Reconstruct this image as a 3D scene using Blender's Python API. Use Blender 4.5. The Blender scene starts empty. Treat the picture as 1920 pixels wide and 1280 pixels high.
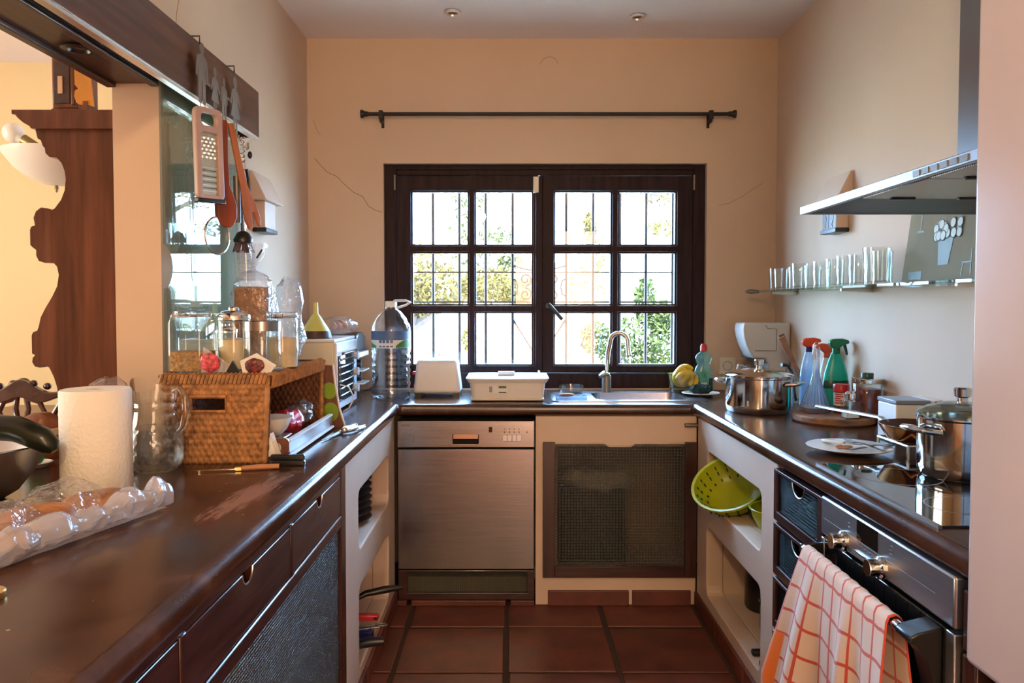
import bpy, bmesh, math, random
from mathutils import Vector, Matrix, noise as mnoise
random.seed(7)
S = bpy.context.scene
C = S.collection
PI = math.pi
R = math.radians

# ------------------------------------------------------------------ camera
FPX = 1450.0
cam_d = bpy.data.cameras.new('camera')
cam = bpy.data.objects.new('camera', cam_d); C.objects.link(cam)
cam_d.sensor_width = 36.0
cam_d.lens = FPX / 1920.0 * 36.0
cam_d.shift_x = 3.0 / 1920.0
cam_d.shift_y = -18.4 / 1920.0
cam_d.clip_start = 0.02
cam.location = (0, 0, 1.32)
cam.rotation_euler = (R(88.0), 0, 0)
S.camera = cam

# ------------------------------------------------------------------ world
SKY = 32.0
w = bpy.data.worlds.new('sky'); S.world = w; w.use_nodes = True
bg = w.node_tree.nodes['Background']
bg.inputs[0].default_value = (0.37, 0.63, 1.0, 1)
bg.inputs[1].default_value = SKY

# ------------------------------------------------------------------ sun, kitchen window portal, added fill lights
sd = bpy.data.lights.new('sun', 'SUN'); sd.energy = 26.0; sd.angle = R(1); sd.color = (1, 0.93, 0.8)
sun = bpy.data.objects.new('sun', sd); C.objects.link(sun)
sun.rotation_euler = (R(38), R(-14), 0)          # comes from behind the house, high

def area(name, loc, rot, sx, sy, energy, col=(1, 1, 1), portal=False):
    d = bpy.data.lights.new(name, 'AREA'); d.shape = 'RECTANGLE'; d.size = sx; d.size_y = sy
    d.energy = energy; d.color = col
    if portal: d.cycles.is_portal = True
    o = bpy.data.objects.new(name, d); C.objects.link(o); o.location = loc; o.rotation_euler = rot
    return o
area('kitchen_window_portal', (0.175, 4.30, 1.46), (R(-90), 0, 0), 1.75, 1.25, 1, portal=True)
area('rear_fill_light', (0.62, -2.46, 1.25), (R(90), 0, 0), 1.1, 2.1, 36, (1.0, 0.67, 0.44))  # added warm fill on the solid rear wall, no door behind it
area('dining_fill_light', (-4.36, 1.7, 1.45), (0, R(-90), 0), 1.5, 2.2, 58, (1.0, 0.97, 0.84))  # added fill on the solid side wall, brightens the dining room

S.view_settings.view_transform = 'Standard'
S.view_settings.look = 'None'
S.view_settings.gamma = 1.0
S.view_settings.use_curve_mapping = False
S.view_settings.exposure = 0.95
S.cycles.use_denoising = True
S.cycles.max_bounces = 10
S.cycles.transparent_max_bounces = 24
S.cycles.caustics_reflective = False
S.cycles.caustics_refractive = False
S.cycles.sample_clamp_indirect = 6.0

# ================================================================== helpers
OFF = {}
class MB:
    def __init__(s): s.v = []; s.f = []; s.uv = None
    def add(s, vs, fs):
        o = len(s.v); s.v += [tuple(p) for p in vs]; s.f += [tuple(i + o for i in f) for f in fs]; return s
    def box(s, a, b):
        x0, y0, z0 = a; x1, y1, z1 = b
        return s.add([(x0,y0,z0),(x1,y0,z0),(x1,y1,z0),(x0,y1,z0),(x0,y0,z1),(x1,y0,z1),(x1,y1,z1),(x0,y1,z1)],
                     [(0,3,2,1),(4,5,6,7),(0,1,5,4),(1,2,6,5),(2,3,7,6),(3,0,4,7)])
    def tube(s, pts, r, n=8, cap=True, closed=False):
        pts = [Vector(p) for p in pts]; m = len(pts)
        rs = r if isinstance(r, (list, tuple)) else [r] * m
        prev = None; rings = []
        for i, p in enumerate(pts):
            if closed: t = pts[(i + 1) % m] - pts[i - 1]
            else: t = pts[min(i + 1, m - 1)] - pts[max(i - 1, 0)]
            t.normalize()
            if prev is None:
                u = t.cross(Vector((0, 0, 1)))
                if u.length < 1e-3: u = t.cross(Vector((1, 0, 0)))
            else: u = prev - t * prev.dot(t)
            u.normalize(); prev = u; q = t.cross(u)
            rings.append([p + (u * math.cos(2*PI*k/n) + q * math.sin(2*PI*k/n)) * rs[i] for k in range(n)])
        vs = [p for g in rings for p in g]; fs = []
        for i in range(m if closed else m - 1):
            j = (i + 1) % m
            for k in range(n): fs.append((i*n+k, i*n+(k+1) % n, j*n+(k+1) % n, j*n+k))
        if cap and not closed: fs += [tuple(range(n))[::-1], tuple((m-1)*n + k for k in range(n))]
        return s.add(vs, fs)
    def cyl(s, p, q, r, r2=None, n=16): return s.tube([p, q], [r, r if r2 is None else r2], n)
    def lathe(s, prof, c=(0, 0, 0), n=28, sx=1.0, sy=1.0, rot=0):
        vs = []; fs = []; idx = []
        for (r, z) in prof:
            if r < 1e-6: idx.append([len(vs)]); vs.append((c[0], c[1], c[2] + z))
            else:
                idx.append(list(range(len(vs), len(vs) + n)))
                for k in range(n):
                    a = 2*PI*k/n + rot; vs.append((c[0] + r*sx*math.cos(a), c[1] + r*sy*math.sin(a), c[2] + z))
        for a, b in zip(idx, idx[1:]):
            for k in range(n):
                j = (k + 1) % n
                if len(a) == 1 and len(b) == 1: continue
                if len(a) == 1: fs.append((a[0], b[j], b[k]))
                elif len(b) == 1: fs.append((a[k], a[j], b[0]))
                else: fs.append((a[k], a[j], b[j], b[k]))
        return s.add(vs, fs)
    def ball(s, c, r, n=18, m=10):
        if not isinstance(r, (tuple, list)): r = (r, r, r)
        vs = [(0, 0, -1)]; fs = []
        for i in range(1, m):
            a = -PI/2 + PI*i/m
            vs += [(math.cos(a)*math.cos(2*PI*k/n), math.cos(a)*math.sin(2*PI*k/n), math.sin(a)) for k in range(n)]
        vs.append((0, 0, 1))
        for k in range(n): fs.append((0, 1 + (k+1) % n, 1 + k))
        for i in range(m - 2):
            for k in range(n):
                a = 1 + i*n; fs.append((a+k, a+(k+1) % n, a+n+(k+1) % n, a+n+k))
        a = 1 + (m-2)*n
        for k in range(n): fs.append((a+k, a+(k+1) % n, len(vs)-1))
        return s.add([(c[0]+x*r[0], c[1]+y*r[1], c[2]+z*r[2]) for x, y, z in vs], fs)
    def prism(s, poly, ax, a, b):
        def P(u, v, t): return {'x': (t, u, v), 'y': (u, t, v), 'z': (u, v, t)}[ax]
        n = len(poly)
        vs = [P(u, v, a) for u, v in poly] + [P(u, v, b) for u, v in poly]
        return s.add(vs, [tuple(range(n))[::-1], tuple(range(n, 2*n))] + [(i, (i+1) % n, n+(i+1) % n, n+i) for i in range(n)])
    def plate(s, outer, holes, ax, a, b):
        bm = bmesh.new(); loops = []
        def P(u, v, t): return {'x': (t, u, v), 'y': (u, t, v), 'z': (u, v, t)}[ax]
        es = []
        for lp in [outer] + holes:
            vs = [bm.verts.new(P(u, v, a)) for u, v in lp]
            es += [bm.edges.new((vs[i], vs[(i+1) % len(vs)])) for i in range(len(vs))]
        bmesh.ops.triangle_fill(bm, use_beauty=True, use_dissolve=False, edges=es)
        bm.verts.index_update()
        vs = [tuple(v.co) for v in bm.verts]; fs = [tuple(v.index for v in f.verts) for f in bm.faces]
        k = {'x': 0, 'y': 1, 'z': 2}[ax]; n = len(vs)
        v2 = [tuple(b if i == k else c for i, c in enumerate(p)) for p in vs]
        f2 = [tuple(i + n for i in f[::-1]) for f in fs]; f3 = []; o = 0
        bm.free()
        for lp in [outer] + holes:
            m = len(lp); f3 += [(o+i, o+(i+1) % m, n+o+(i+1) % m, n+o+i) for i in range(m)]; o += m
        return s.add(vs + v2, fs + f2 + f3)
    def move(s, M):
        s.v = [tuple(M @ Vector(p)) for p in s.v]; return s
    def build(s, name, m, parent=None, smooth=40, bevel=0, seg=2, sub=0, local=False, kind=None, label=None):
        off = Vector(OFF.get(parent.name, (0, 0, 0))) if parent else Vector((0, 0, 0))
        if local: off = Vector((0, 0, 0))
        me = bpy.data.meshes.new(name)
        me.from_pydata([tuple(Vector(p) - off) for p in s.v], [], s.f)
        if s.uv:
            ul = me.uv_layers.new(name='UVMap')
            for li, l in enumerate(me.loops): ul.data[li].uv = s.uv[l.vertex_index]
        bm = bmesh.new(); bm.from_mesh(me); bmesh.ops.recalc_face_normals(bm, faces=bm.faces); bm.to_mesh(me); bm.free()
        me.materials.append(m)
        if smooth:
            me.polygons.foreach_set('use_smooth', [True] * len(me.polygons))
            me.set_sharp_from_angle(angle=R(smooth))
        o = bpy.data.objects.new(name, me); C.objects.link(o)
        if parent: o.parent = parent; OFF[o.name] = OFF.get(parent.name, (0, 0, 0))
        if bevel:
            b = o.modifiers.new('bevel', 'BEVEL'); b.width = bevel; b.segments = seg; b.limit_method = 'ANGLE'; b.angle_limit = R(35)
        if sub:
            b = o.modifiers.new('sub', 'SUBSURF'); b.levels = sub; b.render_levels = sub
        if kind: o['kind'] = kind
        if label: o['label'] = label
        return o

def tag(o, label, cat, group=None, kind=None):
    o['label'] = label; o['category'] = cat
    if group: o['group'] = group
    if kind: o['kind'] = kind
    return o
def thing(name, label, cat, loc=(0, 0, 0), rz=0, group=None, kind=None):
    o = bpy.data.objects.new(name, None); C.objects.link(o); o.empty_display_size = 0.05
    o.location = loc; o.rotation_euler = (0, 0, rz); OFF[o.name] = tuple(loc)
    return tag(o, label, cat, group, kind)
def structure(o, label=None):
    o['kind'] = 'structure'
    if label: o['label'] = label
    return o
def copy_tree(o, parent=None):
    c = o.copy(); C.objects.link(c); c.parent = parent
    for ch in list(o.children): copy_tree(ch, c)
    return c
def rrect(x0, x1, z0, z1, r=0.02, n=4):
    out = []
    for cx, cz, a0 in ((x1-r, z1-r, 0), (x0+r, z1-r, 90), (x0+r, z0+r, 180), (x1-r, z0+r, 270)):
        out += [(cx + r*math.cos(R(a0+90*i/n)), cz + r*math.sin(R(a0+90*i/n))) for i in range(n+1)]
    return out
def arc(c, r, a0, a1, n, plane='xz', other=0):
    pts = []
    for i in range(n+1):
        a = R(a0 + (a1-a0)*i/n); u, v = c[0]+r*math.cos(a), c[1]+r*math.sin(a)
        pts.append((u, other, v) if plane == 'xz' else (other, u, v) if plane == 'yz' else (u, v, other))
    return pts
def crumple(mb, amp, freq, seed=0):
    out = []
    for p in mb.v:
        q = Vector(p) * freq + Vector((seed*3.1, seed*1.7, seed))
        out.append(tuple(Vector(p) + mnoise.noise_vector(q) * amp))
    mb.v = out; return mb
def text_mesh(txt, size, name, m, parent, M, extrude=0.0004):
    cu = bpy.data.curves.new(name, 'FONT'); cu.body = txt; cu.size = size; cu.extrude = extrude
    cu.align_x = 'CENTER'; cu.align_y = 'CENTER'
    o = bpy.data.objects.new(name, cu); C.objects.link(o)
    dg = bpy.context.evaluated_depsgraph_get()
    me = bpy.data.meshes.new_from_object(o.evaluated_get(dg))
    bpy.data.objects.remove(o)
    off = Vector(OFF.get(parent.name, (0, 0, 0)))
    me.transform(Matrix.Translation(-off) @ M); me.materials.clear(); me.materials.append(m)
    t = bpy.data.objects.new(name, me); C.objects.link(t); t.parent = parent
    return t

# ================================================================== materials
def new_mat(name):
    m = bpy.data.materials.new(name); m.use_nodes = True
    nt = m.node_tree; return m, nt, nt.nodes['Principled BSDF']
def N(nt, t, **kw):
    n = nt.nodes.new(t)
    for k, v in kw.items(): setattr(n, k, v)
    return n
def ramp(nt, stops):
    r = N(nt, 'ShaderNodeValToRGB'); e = r.color_ramp.elements
    while len(e) < len(stops): e.new(0.5)
    for el, (p, c) in zip(e, stops): el.position = p; el.color = (*c, 1) if len(c) == 3 else c
    return r
def sc(c, k): return tuple(min(1, x*k) for x in c)
def pm(name, col, rough=0.5, metal=0.0, var=0.12, vs=6.0, bump=0.0, bs=40.0, spec=0.5, coat=0.0, stretch=(1,1,1), rvar=0.0, rnd=0.0, sheen=0):
    m, nt, b = new_mat(name); L = nt.links.new
    tc = N(nt, 'ShaderNodeTexCoord'); mp = N(nt, 'ShaderNodeMapping'); mp.inputs['Scale'].default_value = stretch
    L(tc.outputs['Object'], mp.inputs['Vector'])
    nz = N(nt, 'ShaderNodeTexNoise'); nz.inputs['Scale'].default_value = vs; nz.inputs['Detail'].default_value = 6
    L(mp.outputs[0], nz.inputs['Vector'])
    rp = ramp(nt, [(0.3, sc(col, 1-var)), (0.7, sc(col, 1+var))]); L(nz.outputs['Fac'], rp.inputs[0])
    cout = rp.outputs[0]
    if rnd:
        oi = N(nt, 'ShaderNodeObjectInfo'); hs = N(nt, 'ShaderNodeHueSaturation')
        mr = N(nt, 'ShaderNodeMapRange'); mr.inputs[3].default_value = 1-rnd; mr.inputs[4].default_value = 1+rnd
        L(oi.outputs['Random'], mr.inputs[0]); L(mr.outputs[0], hs.inputs['Value']); L(cout, hs.inputs['Color']); cout = hs.outputs[0]
    L(cout, b.inputs['Base Color'])
    b.inputs['Roughness'].default_value = rough; b.inputs['Metallic'].default_value = metal
    b.inputs['Specular IOR Level'].default_value = spec
    b.inputs['Coat Weight'].default_value = coat; b.inputs['Coat Roughness'].default_value = 0.08
    if sheen: b.inputs['Sheen Weight'].default_value = sheen
    if rvar:
        mr = N(nt, 'ShaderNodeMapRange'); mr.inputs[3].default_value = max(0, rough-rvar); mr.inputs[4].default_value = rough+rvar
        L(nz.outputs['Fac'], mr.inputs[0]); L(mr.outputs[0], b.inputs['Roughness'])
    if bump:
        n2 = N(nt, 'ShaderNodeTexNoise'); n2.inputs['Scale'].default_value = bs; n2.inputs['Detail'].default_value = 4
        L(mp.outputs[0], n2.inputs['Vector'])
        bp = N(nt, 'ShaderNodeBump'); bp.inputs['Strength'].default_value = bump; bp.inputs['Distance'].default_value = 0.01
        L(n2.outputs['Fac'], bp.inputs['Height']); L(bp.outputs[0], b.inputs['Normal'])
    return m
def wood(name, c, rough=0.35, stretch=(30, 3, 30), var=0.45, coat=0.2, rnd=0.0, spec=0.5):
    return pm(name, c, rough, 0, var, 1.5, 0.08, 3.0, spec, coat, stretch, 0.08, rnd)
def thin_glass(name, tint=(0.97, 0.99, 0.98), milk=0.0, milkcol=(0.9, 0.9, 0.9), gain=1.6, rough=0.0, bump=0.0, bs=30, f0=0.05):
    m, nt, b = new_mat(name); L = nt.links.new; nt.nodes.remove(b)
    out = nt.nodes['Material Output']
    lw = N(nt, 'ShaderNodeLayerWeight'); lw.inputs['Blend'].default_value = 0.5
    pw = N(nt, 'ShaderNodeMath', operation='POWER'); pw.inputs[1].default_value = 4.0; L(lw.outputs['Facing'], pw.inputs[0])
    ml = N(nt, 'ShaderNodeMath', operation='MULTIPLY_ADD'); ml.inputs[1].default_value = gain*0.55; ml.inputs[2].default_value = f0
    ml.use_clamp = True; L(pw.outputs[0], ml.inputs[0])
    tr = N(nt, 'ShaderNodeBsdfTransparent'); tr.inputs[0].default_value = (*tint, 1)
    base = tr.outputs[0]
    if milk:
        df = N(nt, 'ShaderNodeBsdfDiffuse'); df.inputs[0].default_value = (*milkcol, 1)
        tl = N(nt, 'ShaderNodeBsdfTranslucent'); tl.inputs[0].default_value = (*milkcol, 1)
        a = N(nt, 'ShaderNodeMixShader'); a.inputs[0].default_value = 0.45; L(df.outputs[0], a.inputs[1]); L(tl.outputs[0], a.inputs[2])
        mx = N(nt, 'ShaderNodeMixShader'); mx.inputs[0].default_value = milk; L(base, mx.inputs[1]); L(a.outputs[0], mx.inputs[2]); base = mx.outputs[0]
    gl = N(nt, 'ShaderNodeBsdfGlossy'); gl.inputs['Roughness'].default_value = rough
    if bump:
        tc = N(nt, 'ShaderNodeTexCoord'); nz = N(nt, 'ShaderNodeTexNoise'); nz.inputs['Scale'].default_value = bs; L(tc.outputs['Object'], nz.inputs['Vector'])
        bp = N(nt, 'ShaderNodeBump'); bp.inputs['Strength'].default_value = bump; bp.inputs['Distance'].default_value = 0.01
        L(nz.outputs['Fac'], bp.inputs['Height']); L(bp.outputs[0], gl.inputs['Normal'])
    ms = N(nt, 'ShaderNodeMixShader'); L(ml.outputs[0], ms.inputs[0]); L(base, ms.inputs[1]); L(gl.outputs[0], ms.inputs[2]); L(ms.outputs[0], out.inputs[0])
    return m
def ribbed_glass(name, axes, tint=(0.8, 0.86, 0.84), scale=90.0, rough=0.12, gloss=0.16, veil=0.16, line=0.35):
    """pressed cabinet glass: fine ribs bend and blur what stands behind"""
    m, nt, b = new_mat(name); L = nt.links.new; nt.nodes.remove(b); out = nt.nodes['Material Output']
    tc = N(nt, 'ShaderNodeTexCoord'); hs = []
    for ax in axes:
        wv = N(nt, 'ShaderNodeTexWave', wave_type='BANDS', bands_direction=ax); wv.inputs['Scale'].default_value = scale/6.28*0.5
        L(tc.outputs['Object'], wv.inputs['Vector']); hs.append(wv.outputs['Fac'])
    h = hs[0]
    if len(hs) > 1:
        ad = N(nt, 'ShaderNodeMath', operation='ADD'); L(hs[0], ad.inputs[0]); L(hs[1], ad.inputs[1]); h = ad.outputs[0]
    bp = N(nt, 'ShaderNodeBump'); bp.inputs['Strength'].default_value = 0.9; bp.inputs['Distance'].default_value = 0.004; L(h, bp.inputs['Height'])
    rf = N(nt, 'ShaderNodeBsdfRefraction'); rf.inputs['IOR'].default_value = 1.12; rf.inputs['Roughness'].default_value = rough; rf.inputs[0].default_value = (*tint, 1)
    tr = N(nt, 'ShaderNodeBsdfTransparent'); tr.inputs[0].default_value = (*sc(tint, 0.9), 1)
    mt = N(nt, 'ShaderNodeMixShader'); mt.inputs[0].default_value = 0.3; L(tr.outputs[0], mt.inputs[1]); L(rf.outputs[0], mt.inputs[2])
    gl = N(nt, 'ShaderNodeBsdfGlossy'); gl.inputs['Roughness'].default_value = 0.12; L(bp.outputs[0], rf.inputs['Normal']); L(bp.outputs[0], gl.inputs['Normal'])
    df = N(nt, 'ShaderNodeBsdfDiffuse'); df.inputs[0].default_value = (0.16, 0.17, 0.16, 1); L(bp.outputs[0], df.inputs['Normal'])
    m2 = N(nt, 'ShaderNodeMixShader')
    pw = N(nt, 'ShaderNodeMath', operation='POWER'); pw.inputs[1].default_value = 3.0; L(h, pw.inputs[0])
    va = N(nt, 'ShaderNodeMath', operation='MULTIPLY_ADD'); va.inputs[1].default_value = line/(8 if len(hs) > 1 else 1); va.inputs[2].default_value = veil; va.use_clamp = True; L(pw.outputs[0], va.inputs[0]); L(va.outputs[0], m2.inputs[0])
    L(mt.outputs[0], m2.inputs[1]); L(df.outputs[0], m2.inputs[2])
    ms = N(nt, 'ShaderNodeMixShader'); ms.inputs[0].default_value = gloss; L(m2.outputs[0], ms.inputs[1]); L(gl.outputs[0], ms.inputs[2]); L(ms.outputs[0], out.inputs[0])
    return m

CREAM = (0.62, 0.46, 0.335)
M = dict(
    plaster=pm('cream_plaster', CREAM, 0.75, var=0.05, vs=1.6, bump=0.12, bs=14),
    plaster_unit=pm('pale_plaster', (0.68, 0.52, 0.41), 0.55, var=0.05, vs=4, bump=0.08, bs=25),
    dining=pm('dining_plaster', (0.84, 0.66, 0.38), 0.8, var=0.04, vs=1.2, bump=0.08, bs=12),
    ceiling=pm('ceiling_paint', (0.86, 0.77, 0.71), 0.8, var=0.03, vs=2, bump=0.05, bs=20),
    crack=pm('crack_line', (0.33, 0.22, 0.13), 0.9),
    terracotta=pm('terracotta', (0.135, 0.036, 0.024), 0.48, var=0.4, vs=7, bump=0.12, bs=30, rvar=0.12, rnd=0.22),
    grout=pm('grout', (0.055, 0.032, 0.024), 0.9, var=0.2),
    slab=pm('rear_floor', (0.30, 0.12, 0.07), 0.5, var=0.2),
    mahog=wood('mahogany', (0.042, 0.013, 0.010), 0.32),
    mahogz=wood('mahogany_upright', (0.042, 0.013, 0.010), 0.32, (30, 30, 3)),
    mahogx=wood('mahogany_cross', (0.042, 0.013, 0.010), 0.32, (3, 30, 30)),
    frame=wood('window_wood', (0.022, 0.010, 0.013), 0.5, (30, 30, 3), coat=0.0, spec=0.15),
    hutch=wood('hutch_wood', (0.095, 0.028, 0.011), 0.32, (22, 22, 1.5), 0.5),
    beam=wood('beam_wood', (0.075, 0.032, 0.020), 0.36, (30, 2, 34), 0.5),
    soffit=wood('soffit_wood', (0.045, 0.018, 0.012), 0.5, (30, 2, 30)),
    chairwood=wood('carved_wood', (0.050, 0.014, 0.010), 0.25, (10, 10, 10), 0.3, 0.5),
    steel=pm('brushed_steel', (0.32, 0.295, 0.30), 0.22, 1.0, 0.06, 3, 0.02, 12, stretch=(2, 2, 60), rvar=0.04),
    panel_steel=pm('oven_steel', (0.42, 0.42, 0.44), 0.36, 1.0, 0.06, 3, stretch=(2, 2, 60)),
    chrome=pm('polished_steel', (0.74, 0.73, 0.71), 0.10, 1.0, 0.03),
    alu=pm('aluminium', (0.85, 0.84, 0.80), 0.35, 1.0, 0.03),
    dkmetal=pm('grey_cut_metal', (0.20, 0.18, 0.165), 0.45, 0.7, 0.1),
    iron=pm('black_iron', (0.020, 0.019, 0.020), 0.5, 0.3, 0.2),
    barpaint=pm('grey_bar_paint', (0.035, 0.036, 0.04), 0.5, 0.0, 0.2),
    black=pm('black_plastic', (0.012, 0.012, 0.013), 0.32, var=0.2),
    blackgloss=pm('black_glass', (0.006, 0.006, 0.007), 0.03, var=0.1, spec=0.75),
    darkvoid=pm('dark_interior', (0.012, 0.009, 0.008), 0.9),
    white=pm('white_plastic', (0.78, 0.76, 0.74), 0.35, var=0.03),
    greywhite=pm('coffee_white', (0.62, 0.60, 0.58), 0.4, var=0.03),
    cream_pl=pm('cream_plastic', (0.75, 0.68, 0.55), 0.45, var=0.03),
    fridge=pm('pale_fridge', (0.52, 0.42, 0.41), 0.22, var=0.02),
    paper=pm('kitchen_paper', (0.86, 0.83, 0.80), 0.9, var=0.03, bump=0.35, bs=110),
    china=pm('white_china', (0.80, 0.78, 0.73), 0.18, var=0.03),
    red=pm('red_plastic', (0.55, 0.02, 0.03), 0.35),
    orange=pm('orange_red_plastic', (0.70, 0.075, 0.02), 0.35),
    navy=pm('navy_plastic', (0.012, 0.014, 0.16), 0.35),
    teal=pm('teal_plastic', (0.0, 0.47, 0.42), 0.3, var=0.06),
    green=pm('green_plastic', (0.0, 0.17, 0.06), 0.3),
    dkgreen=pm('dark_green_plastic', (0.0, 0.06, 0.04), 0.3),
    lime=pm('lime_plastic', (0.42, 0.46, 0.015), 0.32, var=0.06),
    yellow=pm('yellow_rubber', (0.72, 0.50, 0.04), 0.45, var=0.12, vs=20),
    funnel=pm('yellow_funnel_plastic', (0.62, 0.60, 0.16), 0.35, var=0.05),
    cucumber=pm('zucchini_skin', (0.005, 0.008, 0.003), 0.28, var=0.5, vs=20),
    limefruit=pm('green_fruit', (0.03, 0.22, 0.04), 0.35, var=0.3, vs=40),
    spoonwood=wood('red_wood_spoon', (0.27, 0.055, 0.018), 0.45, (20, 20, 2), 0.25, 0.0),
    orangewood=wood('orange_wood_spoon', (0.42, 0.13, 0.035), 0.45, (20, 20, 2), 0.2, 0.0),
    boardwood=wood('board_wood', (0.30, 0.15, 0.075), 0.5, (6, 25, 25), 0.4, 0.0),
    knifewood=wood('knife_handle_wood', (0.45, 0.21, 0.10), 0.5, (3, 30, 30), 0.2, 0.0),
    traywood=wood('tray_wood', (0.16, 0.06, 0.035), 0.35, (30, 3, 30), 0.3, 0.2),
    wicker=pm('wicker_strand', (0.36, 0.165, 0.055), 0.55, var=0.45, vs=45, bump=0.15, bs=160),
    wickerdk=pm('wicker_inside', (0.17, 0.065, 0.028), 0.65, var=0.4, vs=45),
    jarglass=thin_glass('jar_glass', (0.95, 0.975, 0.97), gain=2.4, f0=0.07),
    pane=thin_glass('window_pane', (0.96, 0.98, 0.98), gain=1.2),
    sheetglass=thin_glass('green_sheet_glass', (0.86, 0.93, 0.87), gain=2.0, f0=0.10),
    shelfglass=thin_glass('shelf_glass', (0.80, 0.92, 0.87), gain=1.4),
    boardglass=thin_glass('etched_board_glass', (0.6, 0.66, 0.58), 0.75, (0.52, 0.48, 0.36), gain=0.05, rough=0.4, f0=0.002),
    pet=thin_glass('clear_pet', (0.93, 0.96, 0.99), gain=2.6, f0=0.10, bump=0.4, bs=20),
    bag=thin_glass('clear_bag_film', (0.94, 0.94, 0.95), 0.10, (0.9, 0.9, 0.95), gain=1.5, rough=0.06, f0=0.10, bump=0.8, bs=60),
    milkbag=thin_glass('milky_bag_film', (0.92, 0.92, 0.95), 0.55, (0.85, 0.84, 0.92), gain=1.2, rough=0.15, f0=0.08, bump=0.8, bs=60),
    bluefilm=thin_glass('pale_blue_plastic', (0.72, 0.85, 0.98), 0.35, (0.55, 0.72, 0.95), gain=1.2),
    soap=thin_glass('green_soap_plastic', (0.75, 0.9, 0.85), 0.10, (0.4, 0.7, 0.6), gain=1.4),
    water=thin_glass('water_body', (0.86, 0.92, 0.97), gain=1.0),
    soapliq=pm('green_soap', (0.0, 0.035, 0.03), 0.15),
    oil=pm('amber_oil', (0.35, 0.13, 0.01), 0.15),
    grain=pm('brown_grain', (0.42, 0.24, 0.10), 0.9, var=0.5, vs=120, bump=0.6, bs=150),
    flour=pm('pale_flour', (0.72, 0.58, 0.38), 0.9, var=0.1, vs=30, bump=0.2, bs=60),
    sauce=pm('dark_red_sauce', (0.12, 0.012, 0.010), 0.3, var=0.4, vs=30),
    bread=pm('brown_bread', (0.30, 0.13, 0.05), 0.85, var=0.5, vs=35, bump=0.6, bs=70),
    bun=pm('golden_bun', (0.42, 0.17, 0.055), 0.55, var=0.5, vs=22, bump=0.35, bs=50),
    candy=pm('red_white_sweets', (0.55, 0.06, 0.09), 0.4, var=0.9, vs=90),
    beans=pm('dark_red_beans', (0.13, 0.02, 0.02), 0.4, var=0.8, vs=110),
    copper=pm('copper_pan', (0.50, 0.19, 0.045), 0.22, 1.0, 0.3, 8),
    panin=pm('pan_inside', (0.06, 0.018, 0.010), 0.4, 0.2),
    cola=pm('cola_bottle', (0.008, 0.006, 0.007), 0.1, coat=0.5),
    colared=pm('cola_red', (0.6, 0.03, 0.03), 0.35),
    labelblue=pm('label_blue', (0.08, 0.16, 0.34), 0.4, var=0.3, vs=8),
    labelgreen=pm('label_green', (0.06, 0.26, 0.07), 0.4, var=0.3, vs=30),
    labelwhite=pm('label_white', (0.75, 0.77, 0.80), 0.5, var=0.05),
    greylid=pm('grey_lid', (0.22, 0.25, 0.32), 0.3),
    applegreen=pm('printed_apple_green', (0.22, 0.36, 0.02), 0.35),
    etch=pm('etched_print', (0.035, 0.045, 0.035), 0.6),
    etchpale=pm('etched_pale_print', (0.50, 0.55, 0.47), 0.6),
    etchgrey=pm('etched_grey_print', (0.22, 0.29, 0.29), 0.6),
    gold=pm('gold_lid', (0.75, 0.50, 0.18), 0.3, 0.9),
    grater=pm('grater_rim_plastic', (0.48, 0.33, 0.29), 0.4),
    bulb=pm('white_bulb_glass', (0.85, 0.80, 0.72), 0.3, var=0.02),
    brass=pm('old_brass', (0.25, 0.18, 0.09), 0.4, 0.9),
    casket=wood('casket_wood', (0.16, 0.045, 0.015), 0.4, (20, 20, 3), 0.5),
    card=pm('ochre_card', (0.60, 0.26, 0.045), 0.8, var=0.2),
    inlay=pm('pale_inlay', (0.62, 0.42, 0.27), 0.5),
    bin=pm('grey_bin_plastic', (0.035, 0.035, 0.04), 0.45),
    scour=pm('dark_green_scourer', (0.008, 0.03, 0.022), 0.9, var=0.4, vs=60, bump=0.8, bs=120),
    ground=pm('dry_ground', (0.55, 0.47, 0.36), 0.95, var=0.15, vs=0.6),
    hill=pm('dry_hill', (0.10, 0.085, 0.06), 0.95, var=0.3, vs=0.05),
    leafy=pm('olive_leaves', (0.072, 0.052, 0.017), 1.0, spec=0.0, var=0.5, vs=1.5, rnd=0.1),
    leafg=pm('green_leaves', (0.028, 0.034, 0.010), 1.0, spec=0.0, var=0.6, vs=3.0, rnd=0.1),
    bark=pm('bark', (0.05, 0.033, 0.025), 0.9, var=0.3, vs=20),
    cabglass=ribbed_glass('pressed_grid_glass', ('X', 'Z'), (0.93, 0.92, 0.88), 300, 0.10, 0.04, 0.08, 0.45),
    cabglass_l=ribbed_glass('pressed_reed_glass', ('Y', 'Z'), (0.75, 0.85, 0.86), 520, 0.14, 0.16),
    cabglass_r=ribbed_glass('pressed_drawer_glass', ('Z',), (0.75, 0.84, 0.80), 420, 0.08, 0.007, 0.015, 0.06),
)
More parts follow.
